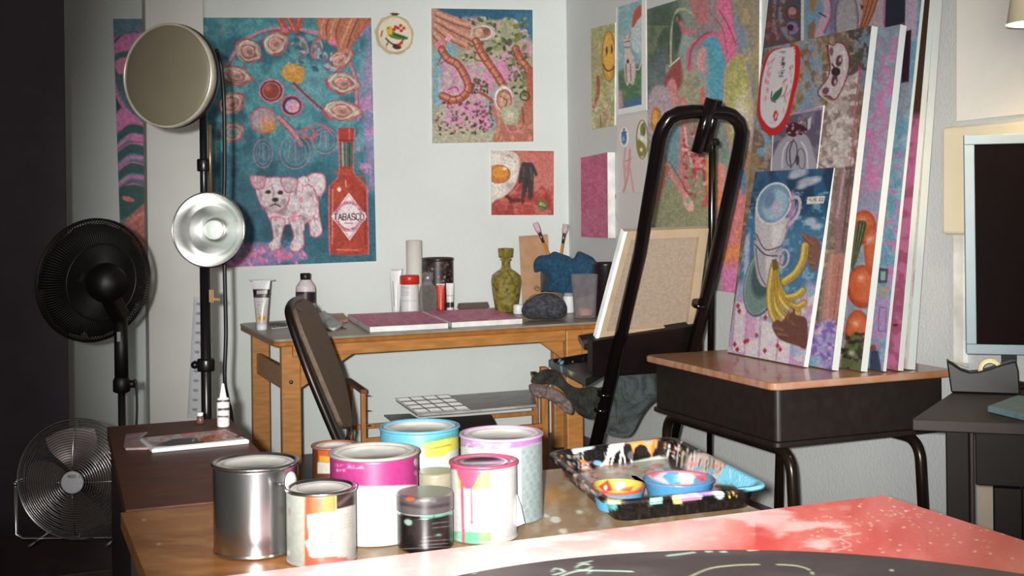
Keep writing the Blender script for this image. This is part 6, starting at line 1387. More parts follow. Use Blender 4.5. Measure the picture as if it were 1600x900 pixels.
# grey purse
PUR = mat('dark_grey_cloth', rgb(62, 62, 68), .9, var=.35, scale=60, bump=.7, bscale=160)
dPu = dep(place(850, 500)); t = empty('coin_purse', place(850, 500), 'small dark grey clasp purse in front of the blue rag', 'purse')
blob([(815, 488), (818, 476), (828, 464), (842, 458), (862, 457), (876, 464), (885, 478), (884, 492), (874, 498), (850, 499), (826, 498)], lambda x, y: AT(x, y, dPu - .01), .10, .008, 14, 1.7, 5).build('pouch', PUR, t)
def pts_at(L_, d): return [AT(x, y, d) for x, y in L_]
MB().tube(smooth(pts_at([(822, 470), (836, 461), (852, 457), (870, 460), (880, 470)], dPu - .06), 5), .0025, 8).build('clasp_frame', mat('purse_frame', rgb(110, 90, 60), .35, .8), t)
MB().tube([Vector(q_) for q_ in arc(AT(838, 450, dPu - .06), RGT, UP, .010, 0, 6.2, 14)], .002, 6).ball(AT(846, 453, dPu - .06), .006, 10).build('clasp', mat('purse_frame', rgb(110, 90, 60), .35, .8), t)
# clear plastic cup
CUPM = see_mat('hazy_plastic', rgb(206, 200, 204), .93, .12)
bottle(914, 497, TZ, [(0, .4), (16, .6), (17, 2), (21, 66), (21.6, 68), (20, 68), (16.2, 4), (0, 3)], 'plastic_cup', 'tall clear plastic cup at the right end of the back table', 'cup', [('cup_wall', 0, 7, CUPM, None)], n=40)
pcup = place(914, 497)
tag(MB().lathe([(.0001, .0145), (.036, .015), (.040, .02), (.039, .045), (.030, .052), (.0001, .053)], (pcup.x, pcup.y, TZ), n=28).build('eraser', mat('pink_eraser', rgb(206, 120, 110), .6, var=.3, scale=30, col2=rgb(226, 190, 170))), 'pink lump inside the clear plastic cup', 'eraser')
bottle(947, 494, TZ, [(0, 0), (16, .3), (18, 2), (20, 80), (21, 84), (19, 84), (17, 6), (0, 5)], 'mug', 'black tumbler behind the clear cup, partly hidden by the easel canvas', 'cup', [('shell', 0, 7, mat('black_tumbler', rgb(34, 24, 28), .3, spec=.6), None)], n=40)

# ------------------------------------------------------------------ folding chair
CH = mat('brown_vinyl', rgb(88, 70, 54), .5, var=.12, scale=60, bump=.3)
CHF = mat('dark_chair_frame', rgb(24, 16, 14), .35, .3, spec=.5)
pc0 = AT(500, 560, 4.3)
cw = (-FWD * .93 + RGT * .37).normalized()          # chair width direction (towards the camera on the left)
cu_ = (UP + (RGT * -.25)).normalized()
# the back leans: find its plane from two pixels at known depths
Pa = AT(461, 474, 4.18); Pb = AT(536, 690, 4.05); Pc = AT(487, 474, 4.42)
cn = (Pb - Pa).cross(Pc - Pa).normalized()
if cn.dot(FWD) < 0: cn = -cn
def CHP(x, y): return PP(x, y, Pa, cn)
KC = empty('folding_chair', Vector((Pb.x, Pb.y, 0)), 'brown padded folding chair with dark frame standing in front of the back table', 'chair')
pad = smooth([(462, 476), (468, 469), (478, 468), (488, 473), (497, 487), (510, 515), (522, 545), (533, 575), (542, 605), (548, 635), (551, 662), (545, 668), (536, 662), (526, 640), (513, 610), (498, 574), (484, 540), (470, 505)], 4, True)
MB().prism([CHP(x, y) for x, y in pad], cn * .018).build('backrest', CH, KC, bevel=.004)
rim_ = smooth([(531, 688), (519, 660), (503, 622), (486, 580), (470, 536), (458, 500), (455, 482), (461, 471), (470, 467)], 5)
MB().tube([CHP(x, y) + cn * .009 for x, y in rim_], .0135, 14).build('side_frame', CHF, KC)
r2 = smooth([(486, 471), (500, 490), (522, 542), (540, 594), (550, 640), (553, 668), (549, 684)], 5)
MB().tube([CHP(x, y) + cn * .016 for x, y in r2], .008, 10).build('side_frame', CHF, KC)
MB().obox(CHP(467, 482) - cn * .0008, (CHP(472, 484) - CHP(462, 479)) * .5, (CHP(467, 486) - CHP(467, 478)) * .35, cn * .0006).build('label_plate', CHF, KC)
fl_, fr_ = CHP(531, 688) + cn * .009, CHP(549, 684) + cn * .016
side = (Pa - Pc); side.z = 0; side.normalize(); nf = Vector((side.y, -side.x, 0)); nf = nf if nf.dot(RGT) > 0 else -nf
seat_c = (fl_ + fr_) / 2 + nf * .20; hw = .19
fl2 = Vector(((fl_ + fr_) / 2 + side * hw)[:]); fr2 = (fl_ + fr_) / 2 - side * hw; zs = .44
def gnd(p, dx): return Vector((p.x, p.y, .013)) + nf * dx
for p_, q_ in ((fl_, 1), (fr_, -1)):
    MB().tube(fillet([p_, Vector((p_.x, p_.y, zs)) + nf * .06, gnd(p_, .36) + side * .02 * q_], .05), .0115, 12).build('leg', CHF, KC)
    MB().tube([Vector((p_.x, p_.y, zs)) + nf * .30 + UP * .0, gnd(p_, -.06) + side * .02 * q_], .0115, 12).build('leg', CHF, KC)
sc = (fl_ + fr_) / 2; sh = (fl_ - fr_).length / 2 + .01; dirs = (fl_ - fr_); dirs.z = 0; dirs.normalize()
MB().obox(Vector((sc.x, sc.y, zs + .012)) + nf * .235, dirs * max(sh - .02, .12), nf * .175, UP * .013).build('seat', CH, KC, bevel=.009)

# ------------------------------------------------------------------ low rack under the table with grey boards
RY = 5.72
WS = mat('rack_wood', rgb(170, 112, 56), .5, var=.12, scale=8, stretch=(6, 6, 1.5)); WS2 = mat('rack_rail', rgb(112, 66, 34), .5, var=.12)
RKc = PY_(560, 600, RY)
RK = empty('wooden_rack', Vector((PY_(700, 600, RY).x, RY, 0)), 'low wooden rack with two end frames standing under the back table', 'rack')
def post(px, ytop, yy, w, nm='post', m=WS):
    p_ = PY_(px, ytop, yy); MB().box((p_.x - w / 2, yy - w / 2, 0.001), (p_.x + w / 2, yy + w / 2, p_.z)).build(nm, m, RK, bevel=.002)
    return p_
pA_ = post(545, 598, 5.98, .026); pB_ = post(567, 612, 5.62, .022)
MB().bar(Vector((pA_.x, 5.995, pA_.z + .0105)), Vector((pB_.x, 5.605, pA_.z + .0105 - .002)), .028, .02).build('top_rail', WS2, RK, bevel=.002)
pB2 = post(849, 573, 5.62, .032); pA2 = post(835, 587, 5.98, .026)
MB().bar(Vector((pA2.x, 5.995, pA2.z + .0105)), Vector((pB2.x, 5.63, pA2.z + .0105)), .03, .02).build('top_rail', WS2, RK, bevel=.002)
zr1 = .335
MB().bar((pA_.x, 5.98, zr1 - .11), (pA2.x, 5.98, zr1 - .11), .02, .02).bar((pB_.x, 5.62, zr1 - .11), (pB2.x, 5.62, zr1 - .11), .02, .02).build('long_rail', WS, RK)
for k in range(3):
    z_ = pB_.z - .02 - .07 * k
    MB().tube([Vector((pB_.x + .012, 5.62, z_)), Vector((pB_.x + .035, 5.62, z_))], .0022, 6).build('hook', CHF, RK)
# boards resting on the rack
GB = mat('grey_board', rgb(120, 116, 118), .45, var=.15, scale=10, spec=.5)
def board(pts, z, th, name, label, m, cat='board'):
    P = [PZ(x, y, z + th) for x, y in pts]; P = [Vector((q_.x, min(q_.y, 6.2), q_.z - th)) for q_ in P]
    return tag(MB().prism(P, (0, 0, th)).build(name, m, bevel=.001), label, cat)
zbd = zr1 - .10 + .0005
board([(632, 655), (652, 700), (790, 694), (768, 648)], zbd + .02 - .02, .012, 'dark_board', 'dark brown board lying lowest on the rack under the grey boards', mat('dark_board', rgb(62, 50, 46), .5, var=.1))
board([(600, 648), (618, 662), (700, 700), (735, 700), (640, 646)], zbd + .0125, .008, 'grey_panel', 'thin grey panel sticking out to the left under the gridded panel', GB)
gp = [(617, 622), (700, 616), (735, 639), (652, 645)]
board([(617, 623), (700, 617), (826, 606), (838, 632), (735, 641), (652, 647)], zbd + .065, .012, 'long_grey_board', 'long grey board spanning the rack with scuffed top', mat('scuffed_grey', rgb(150, 146, 148), .35, var=.3, scale=9, col2=rgb(200, 196, 196), stretch=(1, 5, 1), spec=.5))
tag(MB().box((PZ(640, 640, zbd).x, 5.64, zbd + .0206), (PZ(640, 640, zbd).x + .02, 6.0, zbd + .0645)).build('spacer_block', WS), 'small wooden block between the boards on the rack, left end', 'block', 'wooden blocks under the grey board') if False else None
def grid_fn(X, Y):
    b = Brush(X, Y, (206, 212, 212))
    for k in range(5):
        q_ = k / 4; b.line([(617 + 35 * q_, 622 + 23 * q_), (700 + 35 * q_, 616 + 23 * q_)], 1.5, (70, 66, 66), 1, 1, False)
    for k in range(5):
        q_ = k / 4; b.line([(617 + 83 * q_, 622 - 6 * q_), (652 + 83 * q_, 645 - 6 * q_)], 1.5, (70, 66, 66), 1, 1, False)
    return b
cor = [PZ(gp[0][0], gp[0][1], zbd + .150), PZ(gp[1][0], gp[1][1], zbd + .150), PZ(gp[2][0], gp[2][1], zbd + .086), PZ(gp[3][0], gp[3][1], zbd + .086)]
tag(panel('gridded_panel', cor, .0045, grid_fn, 1.7, step=.9), 'white panel with dark grid lines on the left end of the grey board', 'panel')
# ------------------------------------------------------------------ easel of black steel tube
ED = 4.75
e0 = AT(932, 690, ED); eX = e0.x; e1 = None
# the frame leans towards the camera: same X along the left leg
d1 = None
r_ = ray(1041, 200); e1 = CAM + r_ * (eX / r_.x)
eup = (e1 - e0).normalized(); en = Vector((1, 0, 0)).cross(eup).normalized()
if en.y < 0: en = -en                                   # away from the camera
def LP(px, py, off=0.0): return PP(px, py, e0 + en * off, en)
EB = mat('gloss_black_tube', rgb(16, 12, 12), .16, .25, var=.05, spec=.7)
EB2 = mat('satin_black_steel', rgb(22, 14, 14), .4, .2, var=.15)
EA = empty('easel', Vector((LP(990, 700).x, e0.y, 0)), 'tall black tubular steel easel holding a canvas, seen from behind', 'easel')
def toground(p, q, z=.02): t = (z - q.z) / (p.z - q.z); return q + (p - q) * t
lL = LP(934, 680); lR = LP(1056, 660)
tl = LP(1031, 196); tr = LP(1166, 196)
a_ = toground(lL, LP(1000, 395)); b_ = toground(lR, LP(1119, 400))
loop_ = [a_, LP(1000, 395), LP(1030, 215)] + [LP(x, y) for x, y in ((1036, 198), (1046, 184), (1060, 177), (1080, 174.5), (1104, 174.5), (1130, 176), (1143, 180), (1154, 190), (1158, 205), (1155, 230))] + [LP(1119, 400), b_]
MB().tube(loop_, .0245, 20).build('tube_frame', EB, EA)
for p_, q_ in ((a_, LP(1000, 395)), (b_, LP(1119, 400))):
    d_ = (q_ - p_).normalized(); MB().tube([p_ - d_ * .0, p_ + d_ * .03], .028, 16).build('foot', mat('rubber_foot', rgb(12, 10, 10), .8), EA)
for px, py in ((944, 614), (939, 638), (1092, 475)):
    p_ = LP(px, py); MB().tube([p_ - eup * .008, p_ + eup * .008], .0275, 20).build('collar', EB, EA)
# hinge sleeve at the top, straddling the bar
s0 = LP(1112, 154, -.012); s1 = LP(1088, 238, -.045)
MB().tube([s0, s1], .021, 20).build('sleeve', EB, EA)
s0 = LP(1122, 156, .02); s1 = LP(1101, 236, .0)
MB().tube([s0, s1], .017, 18).build('sleeve', EB, EA)
# rear prop leg, standing nearly upright
pt = AT(1113, 222, 4.36); pbm = AT(1109, 700, 5.08); pbm = pt + (pbm - pt) * ((pt.z - .005) / (pt.z - pbm.z))
MB().tube([pt, pbm], .0125, 14).build('prop_leg', EB, EA)
MB().tube([LP(1108, 222, .0), pt + UP * .0], .012, 12).lathe([(0, -.012), (.024, -.012), (.026, 0), (.022, .012), (0, .014)], pt, n=18).build('hinge_cap', EB2, EA)
# ledge box and trays
def lbox(px0, px1, off0, off1, pys, name, m, bev=.002):
    c = [LP(px0, pys[0], off0), LP(px1, pys[1], off0), LP(px1, pys[2], off0), LP(px0, pys[3], off0)]
    c[2] = c[1] + (c[2] - c[1]); n_ = en * (off1 - off0)
    return MB().prism(c, n_).build(name, m, EA, bevel=bev)
lbox(926, 1098, .026, .075, (533, 507, 578, 590), 'ledge', EB2)
def tray_fn(X, Y):
    b = Brush(X, Y, (22, 16, 18)); b.dabs(26, (858, 560, 925, 588), (.8, 2.2), [(190, 220, 200), (120, 200, 190), (60, 50, 50), (150, 170, 120)], 4); b.line([(878, 566), (877, 577)], 2.6, (130, 206, 220)); b.poly([(886, 576), (905, 580), (908, 584), (888, 582)], (90, 170, 120), .9, 1.5); b.ell(892, 583, 3, 3, (220, 216, 180)); return b
# lower tray sticking out on the far-left side
LT = [PZ(x, y, .66) for x, y in ((857, 562), (918, 552), (945, 575), (915, 592))]
zt_ = LT[0].z
def tray(P, h, nm, fn):
    m = MB(); th = .006; c = sum(P, Vector()) / 4; m.prism([Vector((p.x, p.y, p.z - h)) for p in P], (0, 0, .004))
    for i in range(4):
        a, b_ = P[i], P[(i + 1) % 4]; ia = a + (c - a).normalized() * .008; ib = b_ + (c - b_).normalized() * .008; N = 24
        vs = []; 
        for j in range(N + 1):
            for q in (a + (b_ - a) * (j / N), ia + (ib - ia) * (j / N)):
                vs += [q - UP * h, q - UP * h * .66, q - UP * h * .33, q]
        fs = []
        for j in range(N):
            o = j * 8
            for k in range(3): fs.append((o + k, o + 8 + k, o + 9 + k, o + 1 + k)); fs.append((o + 4 + k, o + 5 + k, o + 13 + k, o + 12 + k))
            fs.append((o + 3, o + 11, o + 15, o + 7)); fs.append((o, o + 4, o + 12, o + 8))
        fs += [(0, 1, 5, 4), (1, 2, 6, 5), (2, 3, 7, 6), (N * 8, N * 8 + 4, N * 8 + 5, N * 8 + 1), (N * 8 + 1, N * 8 + 5, N * 8 + 6, N * 8 + 2), (N * 8 + 2, N * 8 + 6, N * 8 + 7, N * 8 + 3)]
        m.add(vs, fs, False)
    return m.build(nm, paint_mat('tray_paint', .35, .1), EA, paint=fn, gain=1.1)
tray(LT, .030, 'side_tray', tray_fn)
LT2 = [PZ(x, y, .735) for x, y in ((903, 524), (932, 519), (945, 528), (912, 538))]
tray(LT2, .022, 'upper_tray', lambda X, Y: Brush(X, Y, (52, 36, 38)))
kn_ = LP(1062, 596, -.02); MB().lathe([(.0001, -.02), (.02, -.02), (.026, -.012), (.026, .012), (.02, .02), (.0001, .02)], kn_ - RGT * .02 - en * .03, -RGT, 24).build('knob', EB2, EA)
MB().bar(LP(1062, 620, -.0), kn_ - RGT * .01, .02, .02).build('knob_bolt', EB2, EA)
# canvas standing on the ledge, back side to the camera
CO = .0
cq = [LP(x, y, .04) for x, y in ((976, 362), (1108, 357), (1086, 522), (931, 532))]
EC = empty('easel_canvas', cq[3], 'raw canvas on wooden stretcher bars resting on the easel, its back to the camera', 'canvas')
LIN = mat('raw_linen', rgb(148, 132, 116), .9, var=.07, scale=90, bump=.4, bscale=300); BARM = mat('stretcher_pine', rgb(164, 144, 118), .7, var=.06, scale=10)
ctr = sum(cq, Vector()) / 4
def shr(k, off): return [ctr + (p - ctr) * k + en * off for p in cq]
MB().prism([p + en * .020 for p in cq], en * .003).build('canvas_sheet', LIN, EC)
# stretcher bars (four strips)
o_, i_ = [p for p in cq], []
def inner(P, w):
    out = []
    for i in range(4):
        a = (P[i - 1] - P[i]).normalized(); b__ = (P[(i + 1) % 4] - P[i]).normalized(); out.append(P[i] + (a + b__) * w)
    return out
i_ = inner(cq, .036)
for i in range(4):
    j = (i + 1) % 4; MB().prism([o_[i] + en * .001, o_[j] + en * .001, i_[j] + en * .001, i_[i] + en * .001], en * .0185).build('stretcher_bar', BARM, EC, bevel=.001)
# primed white edge folded round the left side
WH = mat('canvas_edge', rgb(225, 228, 224), 0.8)
u_ = (cq[1] - cq[0]).normalized()
MB().prism([cq[0] - u_ * .0005, cq[3] - u_ * .0005, cq[3] - u_ * .0025, cq[0] - u_ * .0025], en * .024).prism([cq[0] - u_ * .0006, cq[3] - u_ * .0006, cq[3] + u_ * .010, cq[0] + u_ * .010], -en * .0012).build('folded_edge', WH, EC)

# ------------------------------------------------------------------ jacket and scarf hanging behind the easel
JK = mat('dark_green_cloth', rgb(52, 60, 56), .9, var=.3, scale=14, bump=.8, bscale=70, col2=rgb(62, 68, 72))
t = blob([(962, 584), (990, 582), (1022, 574), (1027, 594), (1034, 619), (1018, 631), (1004, 648), (985, 680), (962, 682), (946, 676), (946, 655), (955, 628), (952, 600)], lambda x, y: AT(x, y, 5.02), .10, .05, 34, 2.2, 7).build('jacket', JK)
tag(t, 'dark grey-green jacket hanging under the easel ledge', 'jacket')
JK2 = mat('dark_olive_cloth', rgb(40, 42, 36), .95, var=.3, scale=20, bump=.9, bscale=90)
t = blob([(829, 596), (838, 584), (852, 577), (870, 580), (886, 598), (904, 606), (926, 604), (942, 612), (940, 640), (925, 655), (905, 648), (893, 634), (880, 612), (862, 600), (840, 600)], lambda x, y: AT(x, y, 5.30), .06, .03, 18, 1.8, 11).build('dark_cloth', JK2)
tag(t, 'crumpled dark green cloth draped over the rack end under the easel tray', 'cloth')
FUR = mat('grey_brown_fleece', rgb(128, 112, 106), 1.0, var=.18, scale=50, bump=1.0, bscale=260)
t = blob([(826, 602), (838, 600), (856, 603), (874, 611), (890, 626), (896, 640), (892, 648), (880, 642), (866, 630), (850, 622), (832, 618)], lambda x, y: AT(x, y, 5.22), .07, .02, 8, 1.5, 13).build('fleece_scarf', FUR)
tag(t, 'fluffy grey-brown scarf draped over the rack below the dark cloth', 'scarf')

# ------------------------------------------------------------------ canvases leaning on the school desk
DZ = .7525
GS = 0.68
def lean(bot, top, left, thick, fn, label, name='painted_canvas', cat='canvas', gain=GS, ytop=None, step=1.3, tx=None):
    """bot / top: pixels of the near edge of the face at the desk and at the top; left: a pixel on the far edge"""
    B = PZ(bot[0], bot[1], DZ); T = PY_(top[0], top[1], B.y)
    if ytop is not None: T = B + (T - B) * ((ytop - B.z) / (T.z - B.z))
    if tx: T = PX_(top[0], top[1], tx)
    up_ = (T - B); n_ = Vector((0, 1, 0)).cross(up_).normalized()
    Lp = PP(left[0], left[1], B, n_); wdt = Lp.y - B.y
    off = Vector((0, wdt, 0)); pass
    o = panel(name, [T + off, T, B, B + off], thick, fn, gain, label, cat, step=step, edge=mat('primed_canvas_edge', rgb(188, 194, 192), .7, var=.01), rough=.5, pmat=paint_mat('glossy_oil', .38, .2))
    return B, T, wdt, n_
def cups_fn(X, Y):
    b = Brush(X, Y, (60, 120, 160)); b.poly([(1150, 255), (1320, 250), (1300, 340), (1140, 330)], (26, 60, 96), 1, 22); b.blend((44, 104, 146), 18, 3, .45, .66, .7, box=(1140, 260, 1320, 420)); b.blend((140, 180, 204), 10, 5, .55, .7, .7, box=(1140, 300, 1310, 480))
    b.poly([(1140, 445), (1200, 430), (1230, 500), (1262, 440), (1285, 450), (1275, 590), (1130, 560)], (196, 150, 190), 1, 12); b.blend((216, 206, 214), 13, 8, .48, .62, .9, box=(1130, 460, 1290, 590)); b.blend((120, 180, 204), 12, 15, .56, .68, .8, box=(1130, 440, 1290, 590))
    for x, y, rx, ry in ((1248, 270, 14, 7), (1262, 284, 16, 7), (1276, 280, 8, 5), (1252, 292, 8, 4), (1266, 346, 10, 6), (1276, 354, 9, 5), (1240, 276, 8, 4)): b.ell(x, y, rx, ry, (196, 196, 206), -10, .8, 4)
    b.poly([(1236, 300), (1240, 296), (1244, 330), (1236, 360), (1230, 350)], (206, 140, 190), .8, 4); b.poly([(1164, 372), (1172, 360), (1170, 420), (1162, 440)], (206, 196, 220), .8, 4)
    # playing cards
    for q_ in ([(1150, 470), (1168, 474), (1163, 552), (1144, 548)], [(1168, 484), (1188, 488), (1184, 560), (1163, 556)], [(1190, 500), (1216, 505), (1212, 566), (1186, 562)], [(1216, 530), (1236, 533), (1232, 572), (1213, 568)]):
        b.poly(q_, (220, 208, 214), .9, 1.2); b.line(q_ + [q_[0]], .9, (190, 120, 160), .8, 1, False)
    for x, y in ((1153, 478), (1155, 486), (1168, 480), (1172, 478), (1148, 538), (1152, 546), (1164, 534), (1168, 532), (1195, 548), (1215, 540), (1219, 546), (1182, 524), (1196, 496)):
        b.poly([(x, y - 5), (x + 3.4, y), (x, y + 5), (x - 3.4, y)], (186, 40, 56), .95, 1)
    b.poly([(1166, 468), (1186, 480), (1180, 530), (1162, 528)], (206, 130, 186), .6, 6)
    # saucer and cups
    b.ell(1190, 440, 27, 56, (70, 96, 98), 12); b.ell(1189, 440, 24, 51, (112, 142, 138), 12); b.ring(1189, 440, 24, 52, 1.6, (170, 186, 180), 12, .8); b.ell(1193, 428, 18, 38, (60, 84, 86), 12, .9, 4)
    b.poly([(1178, 384), (1184, 376), (1222, 396), (1224, 410), (1212, 440), (1200, 448), (1190, 446), (1182, 428)], (176, 170, 176), 1, 2, True); b.poly([(1196, 396), (1214, 404), (1206, 438), (1198, 442)], (212, 206, 210), .9, 5); b.line([(1180, 382), (1196, 398), (1220, 400)], 2, (80, 50, 70)); b.line([(1181, 388), (1186, 425), (1196, 446)], 1.4, (90, 70, 90))
    b.ring(1224, 404, 8, 14, 3.4, (190, 176, 186), 10); b.ring(1224, 404, 5.5, 11, 1, (120, 100, 120), 10)
    b.poly([(1181, 322), (1190, 346), (1230, 340), (1233, 350), (1222, 384), (1212, 394), (1198, 396), (1186, 384), (1180, 360)], (196, 186, 190), 1, 2, True); b.poly([(1206, 352), (1226, 350), (1216, 384), (1206, 390)], (224, 216, 216), .9, 5); b.line([(1182, 366), (1196, 390), (1222, 384)], 2, (110, 70, 84)); b.line([(1232, 346), (1225, 376), (1212, 394)], 1.4, (140, 100, 120))
    b.ell(1209, 318, 26.5, 34, (206, 204, 206), 24); b.ell(1209, 318, 24, 31, (110, 146, 176), 24); b.ell(1211, 320, 19, 25, (150, 184, 204), 24, 1, 4); b.glow(1213, 324, 9, 13, (206, 176, 196), .8); b.ell(1202, 312, 8, 14, (84, 120, 156), 24, .8, 5); b.ring(1209, 318, 26, 33.5, 1.4, (230, 224, 224), 24)
    b.line([(1234, 312), (1246, 308), (1250, 318), (1246, 336), (1234, 350)], 5, (190, 180, 190)); b.line([(1236, 314), (1245, 312), (1247, 320), (1243, 334), (1235, 344)], 1.4, (70, 90, 120)); b.line([(1232, 300), (1238, 330), (1228, 356)], 2, (196, 110, 150), .7)
    # upper hand, bananas, lower hand
    HB = (136, 86, 70)
    b.poly([(1252, 366), (1256, 364), (1264, 368), (1276, 372), (1282, 382), (1280, 404), (1274, 424), (1266, 418), (1262, 404), (1256, 396), (1258, 386)], HB, 1, 2, True)
    for p_ in ([(1254, 367), (1262, 376), (1270, 382)], [(1258, 388), (1266, 392)], [(1260, 398), (1268, 402)], [(1264, 410), (1272, 412)]): b.line(p_, 4.5, (150, 98, 80), 1, 2); b.line([(x, y + 2.4) for x, y in p_], 1, (70, 36, 34), .8)
    BN = (206, 168, 52); BD = (130, 96, 30)
    def ban(path, w, hi):
        b.line(path, w + 1.6, BD, 1, 1.4); b.line(path, w, BN, 1, 1.6); b.line([(x + hi[0], y + hi[1]) for x, y in path], w * .3, (232, 206, 110), .8, 1.5); b.line([(x - hi[0] * 1.2, y - hi[1] * 1.2) for x, y in path], w * .2, (160, 120, 40), .7, 1)
    ban([(1258, 384), (1254, 408), (1242, 428), (1226, 440)], 11, (-2, -2)); ban([(1254, 454), (1244, 462), (1226, 464), (1216, 446)], 10, (-1, -2)); ban([(1256, 474), (1244, 480), (1230, 474)], 9, (0, -2))
    ban([(1211, 414), (1214, 450), (1228, 476), (1246, 488)], 11, (-2, 1)); ban([(1210, 414), (1208, 448), (1214, 480), (1230, 500)], 11, (-2, 0)); ban([(1208, 420), (1203, 458), (1206, 488), (1218, 512)], 10, (-2, 0)); b.poly([(1206, 406), (1213, 404), (1216, 420), (1208, 424)], (120, 90, 40), 1, 1.5)
    b.poly([(1206, 508), (1214, 500), (1222, 502), (1230, 490), (1236, 480), (1242, 484), (1244, 492), (1258, 496), (1262, 512), (1260, 544), (1246, 540), (1226, 534), (1214, 526)], (112, 66, 54), 1, 2, True)
    for p_ in ([(1236, 482), (1232, 498), (1240, 508)], [(1210, 512), (1222, 516)], [(1216, 522), (1230, 524)]): b.line(p_, 5, (140, 88, 70), 1, 2.4); b.line([(x + 1, y + 3) for x, y in p_], 1, (60, 30, 28), .8)
    b.ell(1236, 485, 3, 4, (196, 150, 140), 0, .8)
    b.poly([(1262, 307.5), (1289.5, 306), (1287, 317.5), (1260, 319)], (222, 220, 206), 1, 1); b.text('TO ME OUT', 1264, 315.5, 5, 1.9, (120, 96, 96), .8, -3, .8); b.line([(1262, 307), (1290, 305)], 1, (40, 20, 30), .6)
    b.C *= (1 + (fbm(X / 2, Y / 2, 8, 2) - .5) * .22)[:, None]; return b
cups = lean((1256, 573), (1303, 262), (1160, 400), .018, cups_fn, 'small blue canvas of stacked cups and bananas, front of the leaning stack', tx=2.634)

def fox_fn(X, Y):
    b = Brush(X, Y, (120, 96, 80)); b.blend((150, 112, 56), 14, 3, .4, .6, .9, box=(1230, 60, 1310, 250)); b.blend((120, 150, 180), 10, 5, .46, .6, .9, box=(1180, 60, 1285, 200), sy=.6); b.blend((110, 170, 206), 9, 7, .5, .62, .9, box=(1150, 190, 1210, 300)); b.blend((176, 150, 120), 7, 9, .5, .66, .7)
    b.poly([(1150, 270), (1180, 230), (1190, 260), (1170, 320)], (160, 116, 70), .7, 10)
    b.poly([(1335, 50), (1364, 40), (1352, 150), (1340, 120)], (110, 130, 150), .9, 8); b.blend((80, 66, 56), 8, 11, .5, .62, .9, box=(1320, 40, 1366, 110))
    # animal body with arm
    b.poly([(1296, 158), (1330, 110), (1346, 96), (1340, 140), (1334, 200), (1330, 262), (1316, 262), (1276, 262), (1290, 200)], (176, 158, 150), 1, 4); b.blend((132, 104, 98), 11, 13, .5, .64, .8, box=(1280, 130, 1340, 262)); b.blend((212, 200, 196), 9, 17, .52, .66, .8, box=(1280, 110, 1340, 262)); b.line([(1346, 96), (1338, 150), (1334, 210), (1328, 262)], 2, (206, 70, 120)); b.line([(1290, 262), (1280, 256)], 3, (160, 110, 90))
    b.poly([(1294, 66), (1300, 70), (1308, 66), (1318, 70), (1326, 90), (1324, 116), (1314, 138), (1308, 154), (1298, 150), (1290, 148), (1282, 150), (1279, 142), (1290, 126), (1298, 108), (1296, 84)], (196, 178, 178), 1, 2, True)
    b.line([(1294, 66), (1301, 71), (1309, 66), (1320, 72), (1327, 92), (1324, 118), (1312, 146), (1303, 156), (1294, 150), (1281, 151), (1279, 141), (1292, 124), (1297, 106), (1294, 84), (1294, 66)], 1.8, (120, 30, 64)); b.ell(1311, 95, 5, 9, (90, 50, 56), 10); b.ell(1313, 93, 2, 4, (196, 160, 170), 10); b.ell(1304, 126, 5, 9, (100, 60, 66), 10); b.ell(1306, 112, 7, 7, (40, 24, 30)); b.line([(1300, 100), (1306, 112), (1300, 130)], 2.4, (70, 40, 50)); b.ell(1290, 142, 5, 6, (110, 70, 80), 30); b.ell(1299, 80, 3, 7, (120, 80, 90)); b.ell(1305, 128, 2, 4, (190, 150, 160)); b.line([(1318, 80), (1320, 110)], 3, (222, 206, 204), .8); b.line([(1284, 150), (1298, 160)], 3, (200, 180, 176), .8)
    b.poly([(1322, 120), (1338, 98), (1346, 96), (1346, 106), (1334, 116)], (96, 70, 70), 1, 2); b.line([(1342, 106), (1344, 118)], 3, (206, 60, 100), .8)
    b.poly([(1312, 262), (1336, 262), (1330, 330), (1316, 400), (1306, 396), (1300, 330)], (150, 110, 110), 1, 6); b.line([(1330, 262), (1322, 330), (1316, 390)], 3, (90, 60, 60), .7); b.line([(1320, 262), (1308, 340)], 3, (196, 176, 186), .8, 3); b.blend((96, 84, 72), 9, 3, .5, .6, .8, box=(1320, 260, 1345, 420))
    b.poly([(1296, 396), (1322, 396), (1318, 460), (1304, 506), (1284, 500), (1290, 430)], (186, 118, 104), 1, 4); b.line([(1300, 400), (1292, 500)], 3, (214, 150, 130), .7, 3); b.line([(1312, 410), (1302, 500)], 2, (150, 76, 70), .7)
    b.poly([(1276, 512), (1300, 500), (1306, 520), (1304, 582), (1262, 582)], (150, 140, 196), 1, 4, True); b.blend((116, 90, 176), 7, 5, .48, .6, .9, box=(1260, 500, 1308, 585)); b.blend((206, 160, 200), 7, 15, .55, .66, .9, box=(1260, 500, 1308, 585)); b.poly([(1264, 560), (1280, 556), (1278, 585), (1262, 585)], (120, 180, 196), .8, 4)
    b.C *= (1 + (fbm(X / 2, Y / 2.4, 8, 2) - .5) * .3)[:, None]; return b
fox = lean((1300, 578), (1362, 40), (1174, 240), .026, fox_fn, 'tall brown canvas of a dog-faced animal and an arm, second in the leaning stack')
